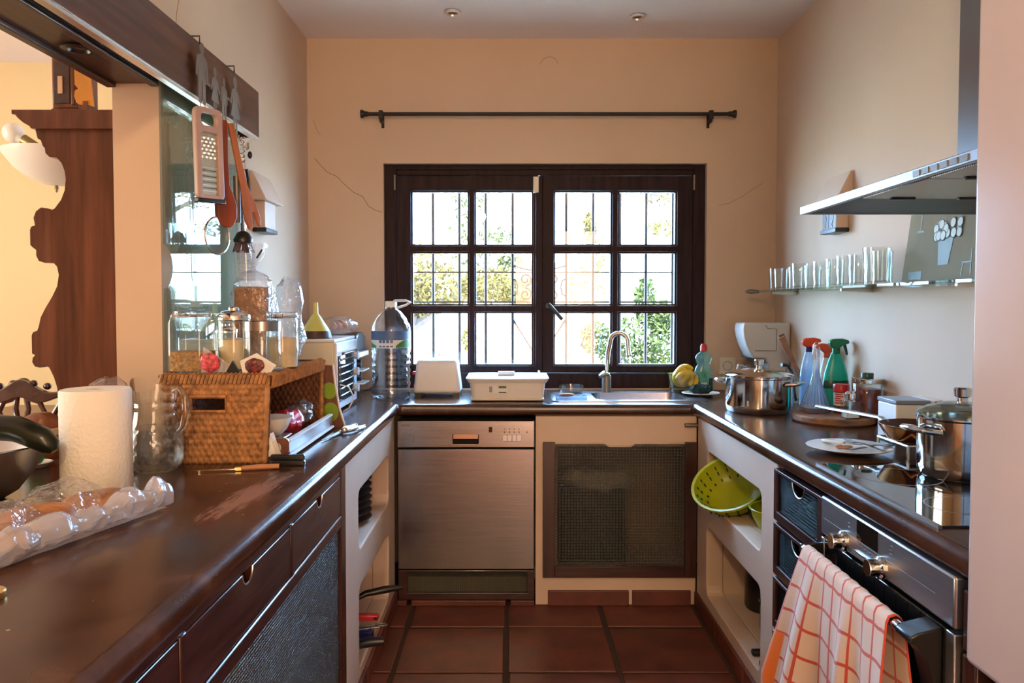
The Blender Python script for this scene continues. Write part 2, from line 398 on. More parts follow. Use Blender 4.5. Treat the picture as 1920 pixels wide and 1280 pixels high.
def cut_glass():
    m, nt, b = new_mat('cut_glass'); L = nt.links.new; nt.nodes.remove(b); out = nt.nodes['Material Output']
    rf = N(nt, 'ShaderNodeBsdfRefraction'); rf.inputs['IOR'].default_value = 1.16; rf.inputs['Roughness'].default_value = 0.0; rf.inputs[0].default_value = (0.97, 0.97, 0.96, 1)
    tr = N(nt, 'ShaderNodeBsdfTransparent'); tr.inputs[0].default_value = (0.95, 0.95, 0.94, 1)
    a = N(nt, 'ShaderNodeMixShader'); a.inputs[0].default_value = 0.6; L(tr.outputs[0], a.inputs[1]); L(rf.outputs[0], a.inputs[2])
    lw = N(nt, 'ShaderNodeLayerWeight'); lw.inputs['Blend'].default_value = 0.5
    pw = N(nt, 'ShaderNodeMath', operation='POWER'); pw.inputs[1].default_value = 3.0; L(lw.outputs['Facing'], pw.inputs[0])
    ml = N(nt, 'ShaderNodeMath', operation='MULTIPLY_ADD'); ml.inputs[1].default_value = 0.8; ml.inputs[2].default_value = 0.07; ml.use_clamp = True; L(pw.outputs[0], ml.inputs[0])
    gl = N(nt, 'ShaderNodeBsdfGlossy'); gl.inputs['Roughness'].default_value = 0.02
    ms = N(nt, 'ShaderNodeMixShader'); L(ml.outputs[0], ms.inputs[0]); L(a.outputs[0], ms.inputs[1]); L(gl.outputs[0], ms.inputs[2]); L(ms.outputs[0], out.inputs[0])
    return m
M['cutglass'] = cut_glass()

def worktop_mat():
    m, nt, b = new_mat('dark_polished_worktop'); L = nt.links.new
    tc = N(nt, 'ShaderNodeTexCoord')
    n1 = N(nt, 'ShaderNodeTexNoise'); n1.inputs['Scale'].default_value = 3.2; n1.inputs['Detail'].default_value = 9; n1.inputs['Roughness'].default_value = 0.62
    n1.inputs['Distortion'].default_value = 0.8; L(tc.outputs['Object'], n1.inputs['Vector'])
    r1 = ramp(nt, [(0.30, (0.022, 0.009, 0.006)), (0.52, (0.062, 0.026, 0.016)), (0.75, (0.135, 0.065, 0.038))]); L(n1.outputs['Fac'], r1.inputs[0])
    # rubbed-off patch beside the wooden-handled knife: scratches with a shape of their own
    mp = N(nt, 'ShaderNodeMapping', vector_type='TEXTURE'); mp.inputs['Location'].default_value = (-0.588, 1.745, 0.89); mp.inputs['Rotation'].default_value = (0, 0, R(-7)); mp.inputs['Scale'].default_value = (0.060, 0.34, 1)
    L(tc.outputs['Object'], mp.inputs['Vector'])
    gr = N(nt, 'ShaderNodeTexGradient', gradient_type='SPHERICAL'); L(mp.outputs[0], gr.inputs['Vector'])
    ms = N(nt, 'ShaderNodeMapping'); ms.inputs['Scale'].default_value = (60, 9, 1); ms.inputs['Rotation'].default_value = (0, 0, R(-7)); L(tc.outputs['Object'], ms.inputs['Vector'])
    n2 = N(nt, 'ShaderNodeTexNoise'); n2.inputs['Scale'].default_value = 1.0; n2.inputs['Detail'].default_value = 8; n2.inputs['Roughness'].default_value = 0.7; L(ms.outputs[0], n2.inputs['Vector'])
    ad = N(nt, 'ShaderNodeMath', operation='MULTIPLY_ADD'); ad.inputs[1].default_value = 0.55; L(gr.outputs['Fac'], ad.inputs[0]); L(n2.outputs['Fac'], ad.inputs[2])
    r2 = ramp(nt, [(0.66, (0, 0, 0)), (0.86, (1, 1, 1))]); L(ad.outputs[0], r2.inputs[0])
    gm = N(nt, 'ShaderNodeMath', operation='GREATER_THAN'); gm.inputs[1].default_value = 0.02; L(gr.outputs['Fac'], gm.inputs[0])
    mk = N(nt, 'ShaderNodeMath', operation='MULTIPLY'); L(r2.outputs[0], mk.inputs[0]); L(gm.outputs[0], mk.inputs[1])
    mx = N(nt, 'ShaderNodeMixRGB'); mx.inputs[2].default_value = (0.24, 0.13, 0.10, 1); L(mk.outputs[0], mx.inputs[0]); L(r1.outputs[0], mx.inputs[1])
    # pale specks
    vo = N(nt, 'ShaderNodeTexVoronoi'); vo.inputs['Scale'].default_value = 14; L(tc.outputs['Object'], vo.inputs['Vector'])
    r3 = ramp(nt, [(0.030, (1, 1, 1)), (0.045, (0, 0, 0))]); L(vo.outputs['Distance'], r3.inputs[0])
    m3 = N(nt, 'ShaderNodeMixRGB'); m3.inputs[2].default_value = (0.30, 0.2, 0.15, 1); L(r3.outputs[0], m3.inputs[0]); L(mx.outputs[0], m3.inputs[1])
    L(m3.outputs[0], b.inputs['Base Color'])
    mr = N(nt, 'ShaderNodeMapRange'); mr.inputs[3].default_value = 0.12; mr.inputs[4].default_value = 0.30; L(n1.outputs['Fac'], mr.inputs[0])
    L(mr.outputs[0], b.inputs['Roughness'])
    bp = N(nt, 'ShaderNodeBump'); bp.inputs['Strength'].default_value = 0.05; bp.inputs['Distance'].default_value = 0.002; L(n1.outputs['Fac'], bp.inputs['Height']); L(bp.outputs[0], b.inputs['Normal'])
    return m
M['worktop'] = worktop_mat()
def towel_mat():
    m, nt, b = new_mat('checked_tea_towel'); L = nt.links.new
    uv = N(nt, 'ShaderNodeUVMap'); sp = N(nt, 'ShaderNodeSeparateXYZ'); L(uv.outputs[0], sp.inputs[0])
    def line(sock, freq, wdt):
        a = N(nt, 'ShaderNodeMath', operation='MULTIPLY'); a.inputs[1].default_value = freq; L(sock, a.inputs[0])
        f = N(nt, 'ShaderNodeMath', operation='FRACT'); L(a.outputs[0], f.inputs[0])
        l = N(nt, 'ShaderNodeMath', operation='LESS_THAN'); l.inputs[1].default_value = wdt; L(f.outputs[0], l.inputs[0]); return l.outputs[0]
    a = line(sp.outputs['X'], 20.0, 0.13); c = line(sp.outputs['Y'], 15.0, 0.11)
    mxm = N(nt, 'ShaderNodeMath', operation='MAXIMUM'); L(a, mxm.inputs[0]); L(c, mxm.inputs[1])
    mx = N(nt, 'ShaderNodeMixRGB'); mx.inputs[1].default_value = (0.74, 0.58, 0.50, 1); mx.inputs[2].default_value = (0.58, 0.07, 0.045, 1); L(mxm.outputs[0], mx.inputs[0])
    # woven orange corner
    g1 = N(nt, 'ShaderNodeMath', operation='GREATER_THAN'); g1.inputs[1].default_value = 0.425; L(sp.outputs['X'], g1.inputs[0])
    g2 = N(nt, 'ShaderNodeMath', operation='GREATER_THAN'); g2.inputs[1].default_value = 0.27; L(sp.outputs['Y'], g2.inputs[0])
    g = N(nt, 'ShaderNodeMath', operation='MULTIPLY'); L(g1.outputs[0], g.inputs[0]); L(g2.outputs[0], g.inputs[1])
    m2 = N(nt, 'ShaderNodeMixRGB'); m2.inputs[2].default_value = (0.85, 0.20, 0.02, 1); L(g.outputs[0], m2.inputs[0]); L(mx.outputs[0], m2.inputs[1])
    L(m2.outputs[0], b.inputs['Base Color']); b.inputs['Roughness'].default_value = 0.95; b.inputs['Sheen Weight'].default_value = 0.3
    return m
M['towel'] = towel_mat()

# ================================================================== the room
XL, XR, YB, ZC = -1.02, 1.34, 3.92, 2.65
XD, YR = -4.4, -2.5                                   # dining room wall, rear wall
WX0, WX1, WZ0, WZ1 = -0.640, 0.990, 0.895, 2.030      # window opening
b = MB().plate([(XL, 0), (XR, 0), (XR, ZC), (XL, ZC)], [[(WX0, WZ0), (WX1, WZ0), (WX1, WZ1), (WX0, WZ1)]], 'y', YB, YB+0.26)
wall_back = structure(b.build('wall_back', M['plaster'], smooth=None), 'cream plaster wall around the barred window')
structure(MB().box((XR, YR, 0), (XR+0.2, YB+0.26, ZC)).build('wall_right', M['plaster'], smooth=None), 'cream plaster wall behind the hob and glass shelf')
# left wall: pier beside the window, open above the worktop towards the dining room
b = MB().prism([(2.265, 0), (YB+0.26, 0), (YB+0.26, ZC), (0.0, ZC), (0.0, 1.985), (2.265, 1.985)], 'x', XL-0.135, XL)
b.box((XL-0.135, 0.35, 0), (XL, 2.265, 0.835))
structure(b.build('wall_left', M['plaster'], smooth=None), 'cream plaster wall with the serving hatch to the dining room')
structure(MB().box((XD-0.2, 4.3, 0), (XL-0.135, 4.5, ZC)).build('wall_dining', M['dining'], smooth=None), 'warm yellow plaster wall of the dining room')
structure(MB().box((XD-0.2, YR-0.2, 0), (XD, 4.5, ZC)).build('wall_dining_side', M['dining'], smooth=None), 'solid unseen dining room side wall behind the added fill light')
structure(MB().box((XD-0.2, YR-0.2, 0), (XR+0.2, YR, ZC)).build('wall_rear', M['plaster'], smooth=None), 'solid unseen rear wall behind the added fill light')
def light_frame(name, label, pts_out, pts_in, ax, a, c):  # frames made up around the two fill lights, walls stay closed
    return structure(MB().plate(pts_out, [pts_in], ax, a, c).build(name, M['frame'], smooth=None), label)
light_frame('dining_light_frame', 'wooden frame added around the dining room fill light', [(0.52, 0.62), (2.88, 0.62), (2.88, 2.28), (0.52, 2.28)], [(0.58, 0.68), (2.82, 0.68), (2.82, 2.22), (0.58, 2.22)], 'x', XD, XD+0.06)
light_frame('rear_light_frame', 'wooden frame added around the rear fill light', [(0.0, 0.0), (1.24, 0.0), (1.24, 2.36), (0.0, 2.36)], [(0.06, 0.19), (1.18, 0.19), (1.18, 2.31), (0.06, 2.31)], 'y', YR, YR+0.06)
structure(MB().box((XD-0.2, YR-0.2, ZC), (XR+0.2, 4.5, ZC+0.15)).build('ceiling', M['ceiling'], smooth=None), 'plain off-white plaster ceiling')
# hairline cracks in the plaster
def crack(wall, pts, r=0.0014):
    MB().tube(pts, r, 5).build('crack', M['crack'], wall)
crack(wall_back, [(-0.985, YB, 2.055), (-0.955, YB, 2.02), (-0.92, YB, 1.985), (-0.875, YB, 1.965), (-0.835, YB, 1.925), (-0.79, YB, 1.885), (-0.745, YB, 1.865), (-0.715, YB, 1.815), (-0.68, YB, 1.795), (-0.645, YB, 1.785)], 0.0017)
crack(wall_back, [(1.27, YB, 1.93), (1.22, YB, 1.90), (1.17, YB, 1.865), (1.10, YB, 1.83), (1.05, YB, 1.82)], 0.0012)
crack(wall_back, arc((0.195, 2.515), 0.045, 10, 170, 10, 'xz', YB), 0.0013)
crack(wall_back, [(-0.99, YB, 2.25), (-0.975, YB, 2.20), (-0.955, YB, 2.17)], 0.0012)

wl_ = bpy.data.objects['wall_left']
crack(wl_, [(XL, 2.44, 2.275), (XL, 2.425, 2.278), (XL, 2.41, 2.25), (XL, 2.395, 2.21), (XL, 2.39, 2.18)], 0.0015)

# floor: grout bed with terracotta tiles
floor = structure(MB().box((XD-0.2, YR-0.2, -0.12), (XR+0.2, 4.5, -0.006)).build('floor', M['grout'], smooth=None), 'terracotta tiled kitchen floor')
tile_me = None
def tile_mesh(sx, sy, h, name='tile'):
    return MB().box((-sx/2, -sy/2, -h), (sx/2, sy/2, 0))
PX, PY, GAP = 0.408, 0.392, 0.020
xs0, ys0 = -0.423, 3.127
proto = {}
for j in range(-1, 6):
    for i in range(-1, 4):
        x0, x1 = xs0 + (i-0)*PX, xs0 + (i+1)*PX
        y1 = ys0 - j*PY; y0 = y1 - PY
        if j == -1: y1 = 3.38
        x0, x1 = max(x0, -0.62), min(x1, 0.92)
        if x1 - x0 < 0.05: continue
        sx, sy = x1-x0-GAP, y1-y0-GAP
        key = (round(sx, 3), round(sy, 3))
        if key not in proto:
            t = tile_mesh(sx, sy, 0.012).build('tile', M['terracotta'], floor, bevel=0.003, smooth=None); proto[key] = t
        else:
            t = proto[key].copy(); C.objects.link(t)
        t.location = ((x0+x1)/2 + random.uniform(-.003, .003), (y0+y1)/2 + random.uniform(-.003, .003), random.uniform(-.0015, 0.001))
        t.rotation_euler = (0, 0, R(random.uniform(-0.3, 0.3)))
MB().box((XD, YR, -0.006), (XR, 1.15, 0.0)).build('rear_paving', M['slab'], floor, smooth=None)
MB().box((XD, 1.15, -0.006), (XL-0.14, 4.3, 0.0)).build('dining_paving', M['slab'], floor, smooth=None)

# window with two six-pane sashes
win = bpy.data.objects.new('window_1', None); C.objects.link(win); win.location = (0.175, YB+0.03, WZ0); OFF['window_1'] = tuple(win.location)
structure(win, 'dark wooden double window with twelve small panes')
FY0, FY1 = YB+0.030, YB+0.115
MB().box((WX0, FY0, WZ0), (WX0+0.062, FY1, WZ1)).build('jamb', M['frame'], win, bevel=0.004)
MB().box((WX1-0.062, FY0, WZ0), (WX1, FY1, WZ1)).build('jamb', M['frame'], win, bevel=0.004)
MB().box((WX0+0.062, FY0, WZ1-0.055), (WX1-0.062, FY1, WZ1)).build('head', M['frame'], win, bevel=0.004)
MB().box((WX0+0.062, FY0-0.028, WZ0), (WX1-0.062, FY1, WZ0+0.075)).build('sill', M['frame'], win, bevel=0.006)
MB().box((WX0+0.062, FY0-0.012, WZ1-0.028), (WX1-0.062, FY0, WZ1-0.012)).build('head_bead', M['frame'], win, bevel=0.003)
def sash(x0, x1, cols, handle):
    y0, y1 = FY0-0.010, FY0+0.045
    z0, z1 = WZ0+0.078, WZ1-0.058
    rows = [(1.016, 1.276), (1.323, 1.581), (1.627, 1.890)]
    # frame with real openings, then a slimmer moulding ring around each pane
    holes = [[(a-0.008, c-0.008), (d+0.008, c-0.008), (d+0.008, e+0.008), (a-0.008, e+0.008)] for (a, d) in cols for (c, e) in rows]
    s = MB().plate([(x0, z0), (x1, z0), (x1, z1), (x0, z1)], holes, 'y', y0, y1).build('sash', M['frame'], win, smooth=None, bevel=0.004)
    for (a, d) in cols:
        for (c, e) in rows:
            q = MB().plate([(a-0.0078, c-0.0078), (d+0.0078, c-0.0078), (d+0.0078, e+0.0078), (a-0.0078, e+0.0078)], [[(a, c), (d, c), (d, e), (a, e)]], 'y', y0+0.012, y1-0.008)
            q.build('glazing_bead', M['frame'], s, smooth=None)
            MB().box((a-0.003, y0+0.026, c-0.003), (d+0.003, y0+0.030, e+0.003)).build('pane', M['pane'], s, smooth=None)
    return s
sash(-0.576, 0.142, [(-0.497, -0.218), (-0.175, 0.109)], False)
s2 = sash(0.150, 0.926, [(0.229, 0.510), (0.554, 0.838)], True)
MB().box((0.128, FY0-0.026, 0.985), (0.164, FY0-0.008, WZ1-0.062)).build('meeting_stile', M['frame'], win, bevel=0.005)
h = MB().lathe([(0, 0), (0.017, 0), (0.017, 0.008), (0.011, 0.012), (0.011, 0.035), (0, 0.035)], n=16).move(Matrix.Translation((0.192, FY0-0.010, 1.317)) @ Matrix.Rotation(R(90), 4, 'X'))
h.tube([(0.192, FY0-0.042, 1.322), (0.205, FY0-0.047, 1.309), (0.262, FY0-0.047, 1.245)], [0.010, 0.010, 0.009], 10)
h.build('window_handle', M['black'], win)
MB().box((0.115, FY0-0.030, 1.885), (0.143, FY0-0.008, 1.965)).build('catch_block', M['cream_pl'], win, bevel=0.003)
MB().box((0.150, FY0-0.020, 1.92), (0.160, FY0-0.008, 1.962)).build('catch_plate', M['alu'], win, bevel=0.001)
for hx in (-0.585, 0.930):
    MB().cyl((hx, FY0-0.014, 1.90), (hx, FY0-0.014, 1.975), 0.006, n=10).build('hinge', M['dkmetal'], win)

# iron grille outside
gr = thing('window_grille', 'painted iron bars with scrolls outside the kitchen window', 'grille', (0.156, YB+0.27, 0.88))
GY = YB + 0.27
bars = [-0.559, -0.417, -0.275, -0.133, 0.012, 0.301, 0.446, 0.591, 0.732, 0.876]
for x in bars:
    MB().cyl((x, GY, 0.88), (x, GY, 2.06), 0.0085, n=8).build('bar', M['barpaint'], gr)
for z in (0.93, 1.334, 1.494, 2.02):
    MB().box((-0.66, GY-0.009, z-0.004), (1.01, GY+0.001, z+0.004)).build('cross_bar', M['barpaint'], gr, smooth=None)
def spiral(cx, cz, r, a0, turns, sgn):
    return [(cx + sgn*r*(1-0.75*t)*math.cos(a0 + turns*2*PI*t), GY, cz + r*(1-0.75*t)*math.sin(a0 + turns*2*PI*t)) for t in [i/26 for i in range(27)]]
for sgn in (-1, 1):
    c0 = 0.156
    for (dz, a0, tn) in ((1.455, -PI/2, 1.4), (1.375, PI/2, -1.4)):
        MB().tube(spiral(c0 + sgn*0.075, dz, 0.035, a0, tn, -sgn), 0.005, 6).build('scroll', M['barpaint'], gr)
    MB().tube([(c0+sgn*0.145*k, GY, z) for k, z in ((1, 1.46), (0.86, 1.45), (0.80, 1.415), (0.86, 1.375), (1, 1.365))], 0.005, 6).build('scroll', M['barpaint'], gr)
    MB().tube([(c0 + sgn*0.143, GY, 1.53), (c0 + sgn*0.07, GY, 1.51), (c0, GY, 1.50)], 0.005, 6).build('scroll', M['barpaint'], gr)
    MB().cyl((c0 + sgn*0.142, GY, 1.24), (c0 + sgn*0.03, GY, 1.06), 0.006, n=6).build('brace', M['barpaint'], gr)

# curtain rod above the window
rod = thing('curtain_rod', 'black iron curtain rod with flared ends above the window', 'curtain rod', (0.187, YB, 2.23))
MB().cyl((-0.70, YB-0.06, 2.262), (1.075, YB-0.06, 2.262), 0.0095, n=12).build('rod', M['iron'], rod)
for sgn, x in ((-1, -0.70), (1, 1.075)):
    MB().tube([(x, YB-0.06, 2.262), (x+sgn*0.012, YB-0.06, 2.262), (x+sgn*0.016, YB-0.06, 2.262), (x+sgn*0.034, YB-0.06, 2.262), (x+sgn*0.040, YB-0.06, 2.262)], [0.010, 0.014, 0.012, 0.021, 0.020], 14).build('finial', M['iron'], rod)
for x in (-0.640, 0.992):
    q = MB().box((x-0.007, YB-0.068, 2.222), (x+0.007, YB, 2.238)); q.box((x-0.007, YB-0.006, 2.205), (x+0.007, YB, 2.285))
    q.box((x-0.010, YB-0.075, 2.235), (x+0.010, YB-0.046, 2.278))
    q.build('bracket', M['iron'], rod, bevel=0.002)

# recessed ceiling spots
for i, (x, y, l) in enumerate(((-0.262, 3.56, 'small recessed ceiling spotlight on the side of the utensil rail'), (0.585, 3.61, 'small recessed ceiling spotlight on the side of the cooker hood'))):
    t = thing('ceiling_spotlight', l, 'spotlight', (x, y, ZC-0.012), group='ceiling spotlights')
    MB().lathe([(0.026, 0.012), (0.036, 0.010), (0.036, 0.002), (0.027, 0.0), (0.024, 0.010)], (x, y, ZC-0.012), 24).build('trim_ring', M['alu'], t)
    MB().lathe([(0, 0.008), (0.020, 0.006), (0.026, 0.0119)], (x, y, ZC-0.012), 20).build('lamp_glass', M['dkmetal'], t)

# hatch beam: fascia board, sliding-door track, wood soffit
bm_ = bpy.data.objects.new('trim_1', None); C.objects.link(bm_); bm_.location = (-0.97, 1.6, 1.93); OFF['trim_1'] = tuple(bm_.location)
structure(bm_, 'dark wooden beam and track over the serving hatch')
MB().box((-0.952, -0.2, 1.936), (-0.930, 2.886, 2.104)).build('fascia_board', M['beam'], bm_, bevel=0.002)
MB().box((XL, -0.2, 2.085), (-0.952, 2.886, 2.104)).build('top_board', M['beam'], bm_, smooth=None)
MB().box((XL, 2.868, 1.936), (-0.952, 2.886, 2.085)).build('end_board', M['beam'], bm_, smooth=None)
MB().box((-0.953, -0.2, 1.928), (-0.933, 2.884, 1.936)).build('track_edge', M['alu'], bm_, smooth=None)
q = MB().box((-1.018, -0.2, 2.00), (-0.953, 2.86, 2.012)); q.box((-1.018, -0.2, 1.972), (-1.009, 2.86, 2.0)); q.box((-0.970, -0.2, 1.965), (-0.964, 2.86, 2.0))
q.build('door_track', M['black'], bm_, smooth=None)
MB().box((XL-0.135, 0.0, 1.960), (XL, 2.2645, 1.985)).build('soffit_board', M['soffit'], bm_, smooth=None)
MB().box((XL-0.150, 0.0, 1.948), (XL-0.122, 2.2645, 1.962)).build('edge_moulding', M['soffit'], bm_, bevel=0.004)
MB().box((XL-0.022, 0.0, 1.950), (XL+0.004, 2.2645, 1.962)).build('edge_moulding', M['soffit'], bm_, bevel=0.004)
t = thing('hatch_spotlight', 'black round spotlight set into the dark hatch soffit', 'spotlight', (-1.075, 1.95, 1.955))
MB().lathe([(0.024, 0.006), (0.040, 0.005), (0.042, 0.0), (0.026, -0.003), (0.022, 0.004)], (-1.075, 1.95, 1.955), 24).build('trim_ring', M['black'], t)
MB().lathe([(0, 0.003), (0.024, 0.0045)], (-1.075, 1.95, 1.955), 20).build('lamp_glass', M['dkmetal'], t)

# sliding glass panel with a round finger notch
gp = thing('sliding_glass_panel', 'greenish sliding glass sheet with a half-round finger notch', 'glass panel', (-0.992, 2.55, 0.892))
poly = [(2.225, 0.893), (2.835, 0.893), (2.835, 1.966), (2.225, 1.966)] + [(2.225 + 0.062*math.sin(R(a)), 1.43 + 0.064*math.cos(R(a))) for a in range(0, 181, 12)]
MB().prism(poly, 'x', -0.996, -0.988).build('glass_sheet', M['sheetglass'], gp, smooth=None)
MB().box((-1.003, 2.27, 1.962), (-0.981, 2.80, 1.992)).build('hanger_rail', M['alu'], gp, smooth=None)

# ================================================================== worktop and base units
WT = [(-1.40, 0.30), (-0.486, 0.30), (-0.486, 3.341), (0.795, 3.341), (0.795, 1.316), (XR-0.001, 1.316), (XR-0.001, YB-0.001), (XL+0.002, YB-0.001), (XL+0.002, 2.2635), (-1.40, 2.2635)]
SKX0, SKX1, SKY0, SKY1 = 0.385, 0.800, 3.455, 3.735
def worktop():
    o = MB().prism(WT, 'z', 0.836, 0.890).build('worktop', M['worktop'], smooth=None)
    bv = o.modifiers.new('b', 'BEVEL'); bv.width = 0.020; bv.segments = 5; bv.limit_method = 'ANGLE'; bv.angle_limit = R(40)
    cu = MB().prism(rrect(SKX0-0.004, SKX1+0.004, SKY0-0.004, SKY1+0.004, 0.05, 5), 'z', 0.6, 1.1).build('cutter', M['worktop'], smooth=None)
    bo = o.modifiers.new('h', 'BOOLEAN'); bo.object = cu; bo.operation = 'DIFFERENCE'; bo.solver = 'EXACT'
    dg = bpy.context.evaluated_depsgraph_get(); dg.update()
    me = bpy.data.meshes.new_from_object(o.evaluated_get(dg))
    o.modifiers.clear(); o.data = me; bpy.data.objects.remove(cu)
    me.polygons.foreach_set('use_smooth', [True]*len(me.polygons)); me.set_sharp_from_angle(angle=R(30))
    return tag(o, 'dark brown polished U-shaped worktop with rounded front edge', 'worktop')
worktop()

FXL, FXR, FYB = -0.505, 0.815, 3.362
# plaster shelf niche, left
def plaster_unit(name, label, xf, xb, y0, y1, holes, shelf_z, floor_z, loc):
    t = thing(name, label, 'shelf unit', loc)
    s = 1 if xb > xf else -1
    hl = [rrect(a, c, d, e, 0.035, 4) for (a, c, d, e) in holes]
    MB().plate([(y0, 0.0), (y1, 0.0), (y1, 0.834), (y0, 0.834)], hl, 'x', xf, xf + s*0.07).build('front_wall', M['plaster_unit'], t, smooth=None, bevel=0.006, seg=3)
    a, c = sorted((xf + s*0.07, xb))
    ya, yb = holes[0][0], holes[0][1]
    MB().box((a, ya-0.03, shelf_z-0.05), (c, yb+0.03, shelf_z)).build('shelf', M['plaster_unit'], t, smooth=None)
    MB().box((a, ya-0.03, 0.0), (c, yb+0.03, floor_z)).build('shelf', M['plaster_unit'], t, smooth=None)
    for yy in ((y0, ya), (yb, yb+0.03)):
        MB().box((a, yy[0], 0.0), (c, yy[1], 0.834)).build('cheek', M['plaster_unit'], t, smooth=None)
    MB().box((xb-0.01*s if s > 0 else xb, y0, 0), (xb if s > 0 else xb+0.01, y1, 0.834)).build('back_wall', M['plaster_unit'], t, smooth=None)
    return t
uL = plaster_unit('plaster_shelf_unit', 'cream plaster niche shelf between dark cabinet and dishwasher', FXL, XL+0.002, 2.350, 3.345,
             [(2.55, 3.18, 0.50, 0.70), (2.55, 3.18, 0.10, 0.372)], 0.50, 0.10, (-0.75, 2.85, 0))
uR = plaster_unit('plaster_shelf_unit', 'cream plaster niche shelf holding lime green kitchenware', FXR, XR-0.002, 2.342, 3.345,
             [(2.49, 3.18, 0.515, 0.715), (2.49, 3.18, 0.115, 0.40)], 0.515, 0.115, (1.07, 2.85, 0))

# left wooden cabinet with drawers and a wide reeded-glass door
cab = thing('base_cabinet', 'dark mahogany cabinet with scoop-cut drawers and wide ribbed glass door', 'cabinet', (-0.75, 1.3, 0))
cy0, cy1 = 0.32, 2.348
q = MB()
q.box((FXL-0.025, cy1-0.055, 0.0), (FXL, cy1, 0.834)); q.build('stile', M['mahogz'], cab, bevel=0.002)
MB().box((FXL-0.030, cy0, 0.810), (FXL-0.003, cy1-0.055, 0.834)).build('top_rail', M['mahog'], cab, bevel=0.002)
MB().box((FXL-0.030, cy0, 0.655), (FXL, cy1-0.055, 0.690)).build('middle_rail', M['mahog'], cab, bevel=0.004)
MB().box((FXL-0.030, cy0, 0.05), (FXL, cy1-0.055, 0.12)).build('bottom_rail', M['mahog'], cab, bevel=0.004)
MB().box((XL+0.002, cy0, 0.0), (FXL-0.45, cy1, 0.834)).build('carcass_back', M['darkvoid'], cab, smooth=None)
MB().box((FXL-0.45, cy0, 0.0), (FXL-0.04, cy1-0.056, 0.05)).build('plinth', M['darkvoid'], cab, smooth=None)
MB().box((FXL-0.45, cy1-0.02, 0.05), (FXL-0.026, cy1, 0.83)).build('side_panel', M['mahog'], cab, smooth=None)
for (a, c) in ((0.62, 1.165), (1.19, 1.765), (1.79, 2.288)):
    cy = (a+c)/2; zt = 0.808
    pl = [(a, 0.694), (c, 0.694), (c, zt), (cy+0.034, zt)] + [(cy + 0.030*math.cos(R(g)), zt - 0.026*math.sin(R(g))) for g in range(0, 181, 15)] + [(cy-0.034, zt), (a, zt)]
    d = MB().prism(pl, 'x', FXL-0.022, FXL-0.002).build('drawer', M['mahog'], cab, bevel=0.002)
    MB().tube([(FXL-0.003, cy + 0.030*math.cos(R(g)), zt - 0.026*math.sin(R(g))) for g in range(0, 181, 15)], 0.0018, 5).build('scoop_edge', M['alu'], d)
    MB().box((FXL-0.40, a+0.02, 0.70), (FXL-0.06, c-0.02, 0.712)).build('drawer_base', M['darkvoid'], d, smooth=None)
for yv in (0.61, 1.1775, 1.7775):
    MB().box((FXL-0.028, yv-0.011, 0.690), (FXL+0.001, yv+0.011, 0.812)).build('divider', M['mahogz'], cab, bevel=0.003)
MB().box((FXL-0.018, cy0, 0.121), (FXL-0.010, cy1-0.056, 0.654)).build('glass_pane', M['cabglass_l'], cab, smooth=None)
MB().box((FXL-0.44, cy0, 0.36), (FXL-0.06, cy1-0.056, 0.38)).build('inner_shelf', M['mahog'], cab, smooth=None)
for i, (a, c, zz, hh, mm) in enumerate(((1.30, 1.62, 0.381, 0.22, 'white'), (1.75, 1.98, 0.381, 0.18, 'greylid'), (1.35, 1.75, 0.051, 0.25, 'greylid'))):
    l = ['tall white box behind the ribbed glass', 'grey tin on the shelf behind the ribbed glass', 'grey crate low behind the ribbed glass'][i]
    tag(MB().box((FXL-0.30, a, zz), (FXL-0.09, c, zz+hh)).build('storage_box', M[mm], bevel=0.008), l, 'box')

# sink cabinet: plaster front with a framed pressed-glass door
sc_ = thing('sink_cabinet', 'plaster sink cabinet with framed pressed-glass door', 'cabinet', (0.46, 3.4, 0))
MB().plate([(0.110, 0.0), (FXR, 0.0), (FXR, 0.834), (0.110, 0.834)], [rrect(0.205, 0.765, 0.17, 0.70, 0.004, 2)], 'y', FYB, FYB+0.05).build('front_wall', M['plaster_unit'], sc_, smooth=None, bevel=0.004)
MB().box((0.105, 3.80, 0.0), (FXR, 3.82, 0.834)).build('back_panel', M['plaster_unit'], sc_, smooth=None)
MB().box((0.105, FYB+0.05, 0.10), (FXR, 3.80, 0.15)).build('cabinet_floor', M['plaster_unit'], sc_, smooth=None)
MB().box((0.110, FYB+0.05, 0.0), (0.125, 3.80, 0.834)).build('cheek', M['plaster_unit'], sc_, smooth=None)
dz0, dz1, dx0, dx1 = 0.128, 0.722, 0.142, 0.812
dr = MB().box((dx0, FYB-0.024, dz0), (dx0+0.052, FYB-0.001, dz1)).build('door', M['mahogz'], sc_, bevel=0.002)
MB().box((dx1-0.052, FYB-0.024, dz0), (dx1, FYB-0.001, dz1)).build('stile', M['mahogz'], dr, bevel=0.002)
MB().box((dx0+0.052, FYB-0.024, dz0), (dx1-0.052, FYB-0.001, dz0+0.050)).build('bottom_rail', M['mahogx'], dr, bevel=0.002)
xm = (dx0+dx1)/2
pz = dz1-0.006
MB().prism([(dx0+0.052, dz0+0.05), (dx1-0.052, dz0+0.05), (dx1-0.052, pz), (xm+0.065, pz), (xm+0.048, pz-0.014), (xm-0.048, pz-0.014), (xm-0.065, pz), (dx0+0.052, pz)], 'y', FYB-0.018, FYB-0.011).build('glass_pane', M['cabglass'], dr, smooth=None)
MB().tube([(dx0+0.052, FYB-0.016, pz), (xm-0.065, FYB-0.016, pz), (xm-0.048, FYB-0.016, pz-0.014), (xm+0.048, FYB-0.016, pz-0.014), (xm+0.065, FYB-0.016, pz), (dx1-0.052, FYB-0.016, pz)], 0.002, 6).build('glass_edge', M['cream_pl'], dr)
